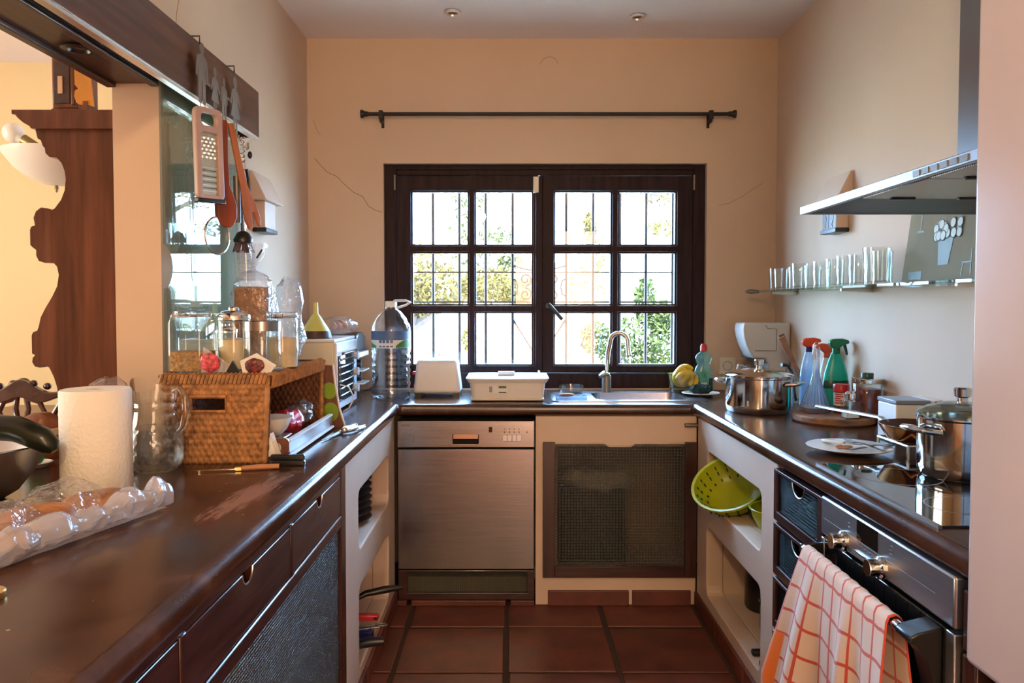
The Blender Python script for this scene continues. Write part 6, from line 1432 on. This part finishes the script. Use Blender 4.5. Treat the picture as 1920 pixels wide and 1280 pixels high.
for (yc, zt, h, sk_, wd, nm) in figs:
    f_ = MB().prism(human(yc, zt, h, sk_, wd), 'x', RX-0.002, RX).build('figure', M['dkmetal'], rk, smooth=None)
    for s in (-1, 1):
        fy = yc + s*wd*0.12; fz = zt - h
        MB().tube([(RX-0.001, fy, fz+0.004), (RX-0.001, fy, fz-0.010), (RX+0.006, fy, fz-0.018), (RX+0.014, fy, fz-0.012), (RX+0.015, fy, fz-0.004)], 0.0016, 6).build('hook', M['chrome'], f_)
MB().box((RX-0.004, 2.30, 1.982), (RX-0.002, 2.63, 1.990)).build('cross_strip', M['dkmetal'], rk, smooth=None)
for yy in (2.30, 2.585):
    MB().tube([(RX-0.001, yy, 2.085), (RX-0.001, yy, 2.108), (-0.945, yy, 2.1075), (-0.985, yy, 2.1075)], 0.0022, 6).build('hanger_wire', M['iron'], rk)
# grater
gt = thing('grater', 'flat steel grater with pinkish plastic rim on the rack', 'grater', (-0.885, 2.29, 1.66), group='utensils on the rack')
Gm = Matrix.Translation((-0.888, 2.285, 1.895)) @ Matrix.Rotation(R(3), 4, 'X') @ Matrix.Rotation(R(-24), 4, 'Z')
def gbuild(q, name, m, par=gt, **k): return q.move(Gm).build(name, m, par, **k)
ot = rrect(-0.052, 0.052, -0.268, 0.0, 0.02, 4)
gr_ = gbuild(MB().plate(ot, [rrect(-0.032, 0.032, -0.252, -0.072, 0.004, 2), rrect(-0.030, 0.030, -0.052, -0.016, 0.014, 4)], 'x', -0.008, 0.008), 'rim', M['grater'], bevel=0.003)
gp_ = gbuild(MB().box((-0.002, -0.032, -0.252), (0.0, 0.032, -0.072)), 'steel_plate', M['chrome'], smooth=None)
for r_ in range(6):
    for c_ in range(4):
        y = -0.024 + c_*0.016 + (0.004 if r_ % 2 else -0.004); z = -0.085 - r_*0.011
        gbuild(MB().prism([(y-0.004, z), (y+0.004, z), (y+0.003, z-0.005), (y-0.003, z-0.005)], 'x', 0.0, 0.0035), 'tooth', M['alu'], gp_, smooth=None)
for r_ in range(9):
    z = -0.172 - r_*0.0085; gbuild(MB().box((0.0, -0.026, z-0.002), (0.003, 0.026, z+0.001)), 'slicer_bar', M['dkmetal'] if r_ % 2 else M['alu'], gp_, smooth=None)
gbuild(MB().box((-0.009, -0.054, -0.276), (0.010, 0.054, -0.262)), 'foot_strip', M['black'], bevel=0.003)
# wooden spoon and fork
def hang(name, label, prof, th, mat_, loc, rx=0, rz=0, cat='spoon'):
    t = MB().prism(prof, 'x', -th/2, th/2).build(name, mat_, bevel=0.003)
    t.location = loc; t.rotation_euler = (R(rx), 0, R(rz)); return tag(t, label, cat, 'utensils on the rack')
half = [(0.011, 0.0), (0.013, -0.015), (0.010, -0.12), (0.012, -0.20), (0.026, -0.235), (0.034, -0.265), (0.033, -0.300), (0.022, -0.325), (0.008, -0.333)]
spn = half + [(-u, v) for u, v in half[::-1]]
hang('wooden_spoon', 'dark red wooden spoon hanging on the rack', spn, 0.010, M['spoonwood'], (-0.892, 2.425, 1.894), 1.5, -40)
fk = [(0.011, 0.0), (0.012, -0.10), (0.016, -0.20), (0.036, -0.265), (0.044, -0.310), (0.036, -0.335), (0.026, -0.330), (0.020, -0.285), (0.010, -0.285), (0.004, -0.335), (-0.012, -0.338), (-0.022, -0.31), (-0.020, -0.26), (-0.012, -0.19), (-0.011, 0.0)]
hang('wooden_fork', 'orange wooden salad fork hanging tilted on the rack', fk, 0.009, M['orangewood'], (-0.888, 2.475, 1.895), 14, -30, 'fork')
# metal handle of a whisk/strainer group
tag(MB().cyl((-0.885, 2.515, 1.735), (-0.885, 2.52, 1.585), 0.011, 0.011, 14).build('sharpening_steel', M['dkmetal']), 'plain steel utensil handle hanging behind the wooden fork', 'utensil', 'utensils on the rack')
def strainer(label, y, z, r, x=-0.90):
    t = thing('strainer', label, 'strainer', (x, y, z), group='utensils on the rack')
    rim = [(x + 0.30*r*math.cos(R(a)), y + 0.94*r*math.cos(R(a)), z + r*math.sin(R(a))) for a in range(0, 360, 12)]
    MB().tube(rim, 0.003, 8, closed=True).build('rim', M['chrome'], t)
    q = MB()
    n = 20
    for j in range(7):
        k = math.cos(j/6*PI/2*0.98); d = math.sin(j/6*PI/2)*r*0.62
        q.v += [(x + 0.30*r*k*math.cos(2*PI*i/n) - d*0.35, y + 0.94*r*k*math.cos(2*PI*i/n) + d, z + r*k*math.sin(2*PI*i/n)) for i in range(n)]
    q.f = [(j*n+i, j*n+(i+1) % n, (j+1)*n+(i+1) % n, (j+1)*n+i) for j in range(6) for i in range(n)]
    q.build('wire_mesh', thin_glass('strainer_mesh', (0.62, 0.66, 0.64), 0.35, (0.35, 0.37, 0.36), 0.8, 0.3), t)
    MB().tube([(x, y, z+r), (x, y-0.002, z+r+0.06), (x+0.002, y-0.004, z+r+0.22)], [0.006, 0.008, 0.005], 8).build('strainer_handle', M['traywood'], t)
    return t
strainer('round wire strainer hanging below the dark wooden spoon', 2.425, 1.535, 0.058, -0.916)
# brush, bottle brush, corkscrew ring
br = thing('dish_brush', 'black long-handled dish brush hanging beside the wooden fork', 'brush', (-0.885, 2.56, 1.5), group='utensils on the rack')
MB().tube([(-0.885, 2.555, 1.70), (-0.885, 2.56, 1.60), (-0.885, 2.565, 1.555)], [0.005, 0.005, 0.006], 8).build('brush_handle', M['black'], br)
MB().lathe([(0.006, 0.030), (0.020, 0.022), (0.032, 0.0), (0.030, -0.010), (0, -0.012)], (-0.885, 2.57, 1.535), 20).build('brush_head', M['black'], br)
q = MB(); random.seed(9)
for k in range(70):
    a, r_ = random.uniform(0, 2*PI), random.uniform(0.004, 0.026)
    p = (-0.885 + r_*math.cos(a), 2.57 + r_*math.sin(a), 1.524); q.tube([p, (p[0] + 0.010*math.cos(a), p[1] + 0.010*math.sin(a), 1.496 + random.uniform(-.004, .004))], 0.0012, 4)
q.build('bristles', pm('dark_bristle', (0.10, 0.05, 0.045), 0.7), br, kind='stuff')
bb_ = thing('bottle_brush', 'thin white bottle brush hanging below the dish brush', 'brush', (-0.90, 2.60, 1.45), group='utensils on the rack')
MB().tube([(-0.895, 2.62, 1.68), (-0.895, 2.625, 1.56), (-0.895, 2.63, 1.395)], 0.0018, 6).build('twisted_wire', M['chrome'], bb_)
q = MB()
for k in range(34):
    z = 1.505 - k*0.0031
    for a0 in range(4):
        a = R(a0*45 + k*29)
        d = Vector((math.cos(a), math.sin(a), 0))*0.030; c = Vector((-0.895, 2.628, z)); q.tube([c-d, c+d], 0.0006, 3)
q.build('bristles', pm('pale_bristle', (0.52, 0.46, 0.44), 0.7), bb_, kind='stuff')
t = thing('corkscrew', 'small steel corkscrew with black knob at the end of the rack', 'corkscrew', (-0.895, 2.62, 1.82), group='utensils on the rack')
MB().tube([(-0.897, 2.625, 1.882), (-0.897, 2.625, 1.86), (-0.890, 2.635, 1.845), (-0.892, 2.655, 1.85), (-0.895, 2.66, 1.87)], 0.003, 8).build('ring', M['chrome'], t)
MB().tube([(-0.897 + 0.006*math.cos(k*0.9), 2.61 + 0.006*math.sin(k*0.9), 1.880 - k*0.0022) for k in range(40)], 0.0022, 6).build('spiral', M['chrome'], t)
MB().ball((-0.892, 2.668, 1.832), (0.008, 0.008, 0.013), 12, 8).build('knob', M['black'], t)
t = thing('kitchen_scissors', 'scissors with one red and one black loop behind the fork', 'scissors', (-0.90, 2.64, 1.70), group='utensils on the rack')
MB().tube([(-0.90, 2.620, 1.775), (-0.90, 2.612, 1.74), (-0.90, 2.618, 1.70), (-0.90, 2.632, 1.68)], 0.006, 8).build('red_loop', M['red'], t)
MB().tube([(-0.90, 2.655, 1.780), (-0.90, 2.672, 1.75), (-0.90, 2.676, 1.70), (-0.90, 2.664, 1.655), (-0.90, 2.645, 1.64)], 0.006, 8).build('black_loop', M['black'], t)
MB().prism([(2.625, 1.69), (2.655, 1.66), (2.645, 1.58), (2.637, 1.58)], 'x', -0.901, -0.899).build('blade', M['chrome'], t, smooth=None)
MB().tube([(-0.90, 2.64, 1.78), (-0.905, 2.64, 1.86), (-0.912, 2.60, 1.885)], 0.0012, 5).build('hanging_loop', M['chrome'], t)

# ================================================================== dining room
hu = thing('hutch', 'tall dark hutch with scroll-cut side panel in the dining room', 'hutch', (-1.36, 2.95, 0))
prof = [(-1.492, 1.868), (-1.486, 1.842), (-1.476, 1.836), (-1.470, 1.818), (-1.464, 1.812), (-1.462, 1.796), (-1.450, 1.784), (-1.428, 1.783), (-1.412, 1.765), (-1.403, 1.740), (-1.400, 1.715), (-1.404, 1.68), (-1.416, 1.650), (-1.436, 1.624), (-1.446, 1.617), (-1.462, 1.624), (-1.480, 1.626), (-1.496, 1.614), (-1.504, 1.594), (-1.500, 1.570), (-1.512, 1.566), (-1.516, 1.556), (-1.516, 1.508), (-1.508, 1.500), (-1.498, 1.493), (-1.498, 1.474), (-1.490, 1.458), (-1.472, 1.452), (-1.444, 1.452), (-1.433, 1.440), (-1.428, 1.414), (-1.434, 1.378), (-1.450, 1.346), (-1.472, 1.310), (-1.488, 1.280), (-1.495, 1.250), (-1.500, 1.238), (-1.514, 1.232), (-1.518, 1.222), (-1.518, 1.165), (-1.508, 1.160), (-1.516, 1.152), (-1.518, 1.138), (-1.510, 1.124), (-1.494, 1.120), (-1.478, 1.128), (-1.464, 1.120), (-1.450, 1.090), (-1.440, 1.055), (-1.436, 1.0), (-1.436, 0.90)]
full = prof + [(-1.175, 0.90), (-1.175, 1.868)]
for y0, y1 in ((2.45, 2.485), (3.40, 3.435)): MB().prism(full, 'y', y0, y1).build('side_panel', M['hutch'], hu, smooth=25)
MB().box((-1.185, 2.486, 0.90), (-1.175, 3.40, 1.868)).build('back_panel', M['hutch'], hu, smooth=None)
for zz in (1.17, 1.50): MB().box((-1.44, 2.486, zz), (-1.186, 3.399, zz+0.022)).build('shelf', M['hutch'], hu, bevel=0.003)
cr = [(-1.175, 1.868), (-1.492, 1.868), (-1.498, 1.876), (-1.516, 1.886), (-1.530, 1.898), (-1.538, 1.906), (-1.538, 1.911), (-1.552, 1.913), (-1.552, 1.926), (-1.175, 1.926)]
MB().prism(cr, 'y', 2.428, 3.457).build('cornice', M['hutch'], hu, smooth=25)
MB().box((-1.60, 2.43, 0.10), (-1.175, 3.455, 0.87)).build('lower_cabinet', M['hutch'], hu, bevel=0.004)
MB().box((-1.63, 2.40, 0.871), (-1.175, 3.485, 0.899)).build('lower_top', M['hutch'], hu, bevel=0.006)
for yy in (2.45, 3.36): MB().box((-1.59, yy, 0.0), (-1.53, yy+0.06, 0.099)).build('foot', M['hutch'], hu, bevel=0.004)
for yy in (2.45, 3.36): MB().box((-1.24, yy, 0.0), (-1.18, yy+0.06, 0.099)).build('foot', M['hutch'], hu, bevel=0.004)
o = MB().lathe([(0, 0), (0.02, 0), (0.035, 0.03), (0.038, 0.06), (0.035, 0.06), (0.032, 0.03), (0, 0.005)], (0, 0, 0), 24).build('china_cup', M['china']); o.location = (-1.395, 2.60, 1.523)
tag(o, 'white china cup on the upper hutch shelf', 'cup')
o = MB().lathe([(0, 0), (0.03, 0), (0.05, 0.05), (0.06, 0.12), (0.035, 0.165), (0.025, 0.19), (0.032, 0.20), (0, 0.195)], (0, 0, 0), 24).build('china_vase', M['china']); o.location = (-1.300, 2.62, 1.523)
tag(o, 'small white china vase behind the cup on the hutch shelf', 'vase')
ck = thing('wooden_casket', 'dark wooden casket with pale inlay on top of the hutch', 'casket', (-1.41, 2.52, 1.926))
MB().box((-1.450, 2.47, 1.9405), (-1.372, 2.60, 2.125)).build('case', M['casket'], ck, bevel=0.004)
MB().box((-1.443, 2.466, 1.955), (-1.392, 2.4695, 2.095)).build('front_panel', M['soffit'], ck, bevel=0.002)
MB().box((-1.427, 2.462, 1.985), (-1.412, 2.4658, 2.040)).build('inlay', M['inlay'], ck, bevel=0.001)
MB().box((-1.452, 2.468, 1.927), (-1.335, 2.61, 1.940)).build('plinth', M['casket'], ck, bevel=0.002)
MB().box((-1.386, 2.464, 1.95), (-1.376, 2.4695, 2.10)).build('corner_bead', M['hutch'], ck, bevel=0.002)
oc = thing('ochre_card', 'ochre cut-out card leaning beside the casket', 'card', (-1.35, 2.49, 1.926))
MB().prism([(-1.378, 1.955), (-1.385, 1.975), (-1.383, 1.992), (-1.372, 1.999), (-1.383, 2.012), (-1.384, 2.11), (-1.340, 2.11), (-1.322, 1.942), (-1.345, 1.949), (-1.368, 1.949)], 'y', 2.478, 2.482).move(Matrix.Translation((0.012, -0.02, 0))).build('card_sheet', M['card'], oc, smooth=None)
MB().box((-1.345, 2.455, 1.927), (-1.330, 2.4655, 1.96)).build('card_foot', M['casket'], oc, smooth=None)
# carved chair
def chair(loc, rz):
    t = thing('dining_chair', 'dark carved dining chair with pierced back beyond the worktop', 'chair', loc, rz)
    W2 = 0.25
    cr = []
    for k in range(41):
        u = -1 + k/20; top = 1.055 + 0.020*math.cos(u*PI*2.0) + 0.018*math.exp(-(u/0.18)**2) + 0.010*math.exp(-((abs(u)-0.93)/0.07)**2); cr.append((u*W2*1.03, top))
    low = [(u*W2, 1.000 + 0.012*math.cos(u*PI*3)) for u in [1 - k/10 for k in range(21)]]
    MB().prism(cr + low, 'y', -0.016, 0.016).build('crest_rail', M['chairwood'], t, bevel=0.005, local=True)
    for u in (-0.93, -0.40, 0.40, 0.93, -0.17, 0.17):
        MB().ball((u*W2, -0.014, 1.060 if abs(u) > 0.3 else 1.072), (0.017, 0.014, 0.016), 12, 8).build('carved_boss', M['chairwood'], t, local=True)
    MB().ball((0, -0.016, 1.062), (0.034, 0.014, 0.036), 16, 10).build('carved_shell', M['chairwood'], t, local=True)
    for s in (-1, 1):
        MB().tube([(s*W2*0.96, 0, 1.01), (s*W2*0.92, 0.005, 0.85), (s*W2*0.86, 0.01, 0.60), (s*W2*0.85, 0.015, 0.46), (s*W2*0.88, 0.05, 0.0)], [0.019, 0.018, 0.019, 0.021, 0.018], 10).build('back_leg', M['chairwood'], t, local=True)
        MB().tube([(s*W2*0.92, -0.42, 0.43), (s*W2*0.94, -0.43, 0.22), (s*W2*0.90, -0.42, 0.0)], [0.024, 0.019, 0.015], 10).build('front_leg', M['chairwood'], t, local=True)
        # pierced splat: looping straps
        for pts in ([(s*0.018, 0, 1.01), (s*0.075, 0, 0.99), (s*0.095, 0, 0.945), (s*0.070, 0, 0.90), (s*0.030, 0, 0.87), (s*-0.020, 0, 0.83), (s*-0.050, 0, 0.77), (s*-0.03, 0, 0.68), (0, 0, 0.62)],
                    [(s*0.020, -0.002, 1.01), (s*0.026, -0.002, 0.96), (s*0.020, -0.002, 0.92), (s*0.040, -0.002, 0.89), (s*0.075, -0.002, 0.82), (s*0.055, -0.002, 0.72), (s*0.02, -0.002, 0.62)],
                    [(s*0.20, 0, 1.005), (s*0.16, 0, 0.985), (s*0.135, 0, 0.94), (s*0.135, 0, 0.88), (s*0.10, 0, 0.80), (s*0.06, 0, 0.70), (s*0.04, 0, 0.62)]):
            MB().tube(pts, 0.0115, 8).build('splat_strap', M['chairwood'], t, local=True)
    MB().box((-0.16, -0.012, 0.44), (0.16, 0.02, 0.63)).build('splat_foot', M['chairwood'], t, local=True, bevel=0.01)
    MB().prism([(-W2, -0.44), (W2, -0.44), (W2*0.86, 0.01), (-W2*0.86, 0.01)], 'z', 0.43, 0.47).build('seat', M['traywood'], t, local=True, bevel=0.012)
    return t
ch_ = chair((-2.03, 3.20, 0.0), R(180)); ch_.scale = (1, 1, 0.925)
dtb = thing('dining_table', 'dark dining table beyond the carved chair', 'table', (-2.22, 4.0, 0))
MB().prism(rrect(-2.75, -1.70, 3.72, 4.27, 0.05, 4), 'z', 0.735, 0.765).build('table_top', M['traywood'], dtb, bevel=0.006)
for x in (-2.66, -1.81):
    for y in (3.79, 4.20): MB().cyl((x, y, 0.0), (x, y, 0.734), 0.028, 0.036, 12).build('leg', M['chairwood'], dtb)
bc = thing('cloth_bundle', 'brown cloth bundle with a pale band at the far hatch corner', 'bundle', (-1.335, 2.19, CZ))
crumple(MB().lathe([(0, 0.0), (0.055, 0.0), (0.060, 0.03), (0.056, 0.08), (0.045, 0.108), (0.022, 0.122), (0, 0.125)], (-1.335, 2.19, CZ), 28), 0.006, 24, 3).build('cloth', M['casket'], bc)
MB().lathe([(0.0590, 0.062), (0.0625, 0.064), (0.0605, 0.080), (0.0580, 0.082)], (-1.335, 2.19, CZ), 28).build('pale_band', M['inlay'], bc)
# pendant lamp
ch = thing('pendant_lamp', 'white glass bowl pendant lamp with a bare globe bulb', 'lamp', (-2.10, 3.60, 1.87))
MB().lathe([(0, 0.0), (0.05, 0.004), (0.11, 0.028), (0.17, 0.075), (0.215, 0.135), (0.222, 0.150), (0.218, 0.151), (0.166, 0.080), (0.105, 0.034), (0, 0.006)], (-2.10, 3.60, 1.87), 40).build('glass_bowl', M['bulb'], ch)
MB().cyl((-2.10, 3.60, 1.88), (-2.10, 3.60, ZC-0.03), 0.008, n=10).build('stem', M['brass'], ch)
MB().lathe([(0, 0.0), (0.05, 0.0), (0.06, 0.028), (0, 0.0285)], (-2.10, 3.60, ZC-0.029), 24).build('ceiling_rose', M['brass'], ch)
MB().tube([(-2.10, 3.60, 2.02), (-2.16, 3.60, 2.03), (-2.205, 3.60, 2.055)], 0.006, 8).build('arm', M['brass'], ch)
MB().cyl((-2.195, 3.60, 2.050), (-2.248, 3.60, 2.083), 0.022, 0.024, 16).build('socket', M['brass'], ch)
q = MB().ball((0, 0, 0), 0.046, 22, 14); q.lathe([(0.018, -0.062), (0.020, -0.05), (0.030, -0.036)], (0, 0, 0), 22)
q.move(Matrix.Translation((-2.295, 3.60, 2.112)) @ Matrix.Rotation(R(-58), 4, 'Y')).build('bulb', M['bulb'], ch)
o = MB().lathe([(0, 0.0), (0.006, 0.0), (0.010, -0.012), (0.005, -0.03), (0, -0.032)], (-2.10, 3.60, 1.87), 14).build('finial', M['brass'], ch)

# unseen lamp added behind the camera to warm the upper walls
rl = thing('rear_fill_lamp', 'unseen brass lamp added behind the camera to warm the kitchen walls', 'lamp', (-0.35, -0.9, 2.35))
MB().lathe([(0, 0.0), (0.05, 0.0), (0.06, 0.02), (0, 0.0205)], (-0.35, -0.9, ZC-0.021), 24).build('ceiling_rose', M['brass'], rl)
MB().cyl((-0.35, -0.9, 2.47), (-0.35, -0.9, ZC-0.02), 0.008, n=10).build('stem', M['brass'], rl)
MB().lathe([(0.03, 0.12), (0.05, 0.115), (0.13, 0.09), (0.132, 0.088), (0.05, 0.11)], (-0.35, -0.9, 2.36), 32).build('shade', M['brass'], rl)
ld = bpy.data.lights.new('rear_fill_point', 'POINT'); ld.energy = 48; ld.color = (1.0, 0.72, 0.36); ld.shadow_soft_size = 0.07
lo = bpy.data.objects.new('rear_fill_point', ld); C.objects.link(lo); lo.location = (0, 0, -0.03); lo.parent = rl

# ================================================================== outdoors
gd_ = MB().box((-30, 4.6, -0.6), (34, 60, -0.5)).build('ground', M['ground'], smooth=None); structure(gd_, 'pale dry ground outside the window')
def hill(name, x0, x1, y, h, seed, label):
    q = MB(); n = 40; m = 10
    for j in range(m+1):
        for i in range(n+1):
            u, v = i/n, j/m; e = math.sin(PI*u)**0.5*math.sin(PI*v)
            q.v.append((x0+(x1-x0)*u, y + v*26, -0.55 + h*e*(0.8+0.4*mnoise.noise(Vector((u*5+seed, v*3, seed))))))
    q.f = [(j*(n+1)+i, j*(n+1)+i+1, (j+1)*(n+1)+i+1, (j+1)*(n+1)+i) for j in range(m) for i in range(n)]
    return structure(q.build(name, M['hill'], smooth=180), label)
hill('hill', -45, 50, 58, 6.5, 2, 'low dry hills beyond the garden')
def leaves(spots, n, size, m, parent, seed, name='foliage'):
    rnd = random.Random(seed); q = MB()
    for _ in range(n):
        c, r = spots[rnd.randrange(len(spots))]
        while True:
            d = Vector((rnd.uniform(-1, 1), rnd.uniform(-1, 1), rnd.uniform(-1, 1)))
            if d.length < 1: break
        p = Vector(c) + Vector((d.x*r[0], d.y*r[1], d.z*r[2])); s = size*rnd.uniform(0.6, 1.3)
        a = Vector((rnd.uniform(-1, 1), rnd.uniform(-1, 1), rnd.uniform(-1, 1))).normalized(); b_ = a.orthogonal().normalized()
        c2 = a.cross(b_)
        q.add([p - a*s, p + b_*s*0.42 + c2*s*0.1, p + a*s, p - b_*s*0.42 + c2*s*0.1], [(0, 1, 2), (0, 2, 3)])
    return q.build(name, m, parent, smooth=None, kind='stuff')
t = thing('olive_tree', 'yellow-green spreading tree left outside the window', 'tree', (-1.35, 9.2, -0.5))
MB().tube([(-1.35, 9.2, -0.5), (-1.30, 9.2, 0.4), (-1.22, 9.2, 1.2), (-1.0, 9.2, 1.7)], [0.17, 0.14, 0.12, 0.07], 10).build('trunk', M['bark'], t)
MB().tube([(-1.24, 9.2, 1.0), (-0.6, 9.3, 1.45), (-0.1, 9.3, 1.55)], [0.08, 0.05, 0.03], 8).build('branch', M['bark'], t)
leaves([((-1.2, 9.2, 1.75), (0.45, 0.6, 0.35)), ((-0.75, 9.2, 1.55), (0.45, 0.6, 0.27)), ((-0.2, 9.2, 1.55), (0.42, 0.6, 0.22)), ((0.15, 9.2, 1.45), (0.28, 0.4, 0.17)), ((-1.15, 9.2, 1.35), (0.25, 0.4, 0.2))], 4200, 0.040, M['leafy'], t, 1)
t = thing('cypress_tree', 'thin sparse conifer rising between the left panes', 'tree', (-0.60, 11.5, -0.5))
MB().tube([(-0.60, 11.5, -0.5), (-0.58, 11.5, 4.0)], [0.09, 0.03], 8).build('trunk', M['bark'], t)
leaves([((-0.62, 11.5, 2.0+0.45*k), (0.34-0.02*k, 0.35, 0.25)) for k in range(5)] + [((-0.2, 11.5, 2.35), (0.3, 0.3, 0.12)), ((0.0, 11.5, 1.95), (0.22, 0.2, 0.12))], 900, 0.045, M['leafg'], t, 2)
t = thing('slender_tree', 'slender leafy tree seen through the middle right panes', 'tree', (1.05, 10.0, -0.5))
MB().tube([(1.05, 10.0, -0.5), (1.02, 10, 1.0), (1.0, 10, 2.3)], [0.07, 0.05, 0.02], 8).build('trunk', M['bark'], t)
leaves([((0.98, 10, 1.55), (0.28, 0.3, 0.28)), ((1.05, 10, 1.95), (0.18, 0.2, 0.28)), ((1.02, 10, 2.35), (0.10, 0.1, 0.2))], 700, 0.040, M['leafy'], t, 3)
t = thing('high_branch_tree', 'tall tree whose thin branches cross the top right panes', 'tree', (3.4, 11.0, -0.5))
MB().tube([(3.4, 11, -0.5), (3.3, 11, 2.0), (3.0, 11, 3.2)], [0.13, 0.10, 0.06], 8).build('trunk', M['bark'], t)
MB().tube([(3.2, 11, 2.4), (2.6, 11, 2.75), (1.9, 11, 2.9)], [0.05, 0.03, 0.012], 8).build('branch', M['bark'], t)
leaves([((2.4, 11, 2.80), (0.45, 0.4, 0.14)), ((1.95, 11, 2.95), (0.35, 0.3, 0.2)), ((2.2, 11, 2.40), (0.3, 0.3, 0.12)), ((3.0, 11, 3.0), (0.5, 0.5, 0.3))], 700, 0.042, M['leafy'], t, 4)
t = thing('garden_bush', 'leafy green bush just outside the lower right panes', 'bush', (1.15, 6.2, -0.5))
for pts in ([(1.15, 6.2, -0.5), (1.1, 6.2, 0.5), (0.85, 6.15, 1.0), (0.62, 6.1, 1.15)], [(1.15, 6.2, -0.5), (1.15, 6.2, 0.7), (1.13, 6.2, 1.2), (1.10, 6.2, 1.5)], [(1.15, 6.2, -0.5), (1.25, 6.2, 0.6), (1.35, 6.2, 1.1)]):
    MB().tube(pts, [0.03, 0.02, 0.014, 0.008], 6) .build('stem', M['bark'], t) if len(pts) == 4 else MB().tube(pts, [0.03, 0.02, 0.010], 6).build('stem', M['bark'], t)
leaves([((1.18, 6.2, 0.98), (0.20, 0.25, 0.24)), ((1.28, 6.2, 0.80), (0.20, 0.25, 0.28)), ((0.92, 6.2, 0.92), (0.22, 0.2, 0.16)), ((0.68, 6.15, 1.05), (0.13, 0.15, 0.14)), ((1.08, 6.2, 1.35), (0.09, 0.1, 0.20)), ((1.22, 6.2, 1.22), (0.12, 0.12, 0.14)), ((1.05, 6.2, 1.05), (0.25, 0.2, 0.2))], 2300, 0.030, M['leafg'], t, 5)
t = thing('low_shrub', 'small yellow-green shrub below the left tree', 'bush', (-0.85, 8.4, -0.5))
MB().tube([(-0.85, 8.4, -0.5), (-0.82, 8.4, 0.4)], [0.03, 0.01], 6).build('stem', M['bark'], t)
leaves([((-0.85, 8.4, 0.55), (0.25, 0.25, 0.30)), ((-0.45, 8.4, 0.95), (0.10, 0.1, 0.12)), ((-0.85, 8.4, 0.0), (0.3, 0.3, 0.3))], 260, 0.05, M['leafy'], t, 6)
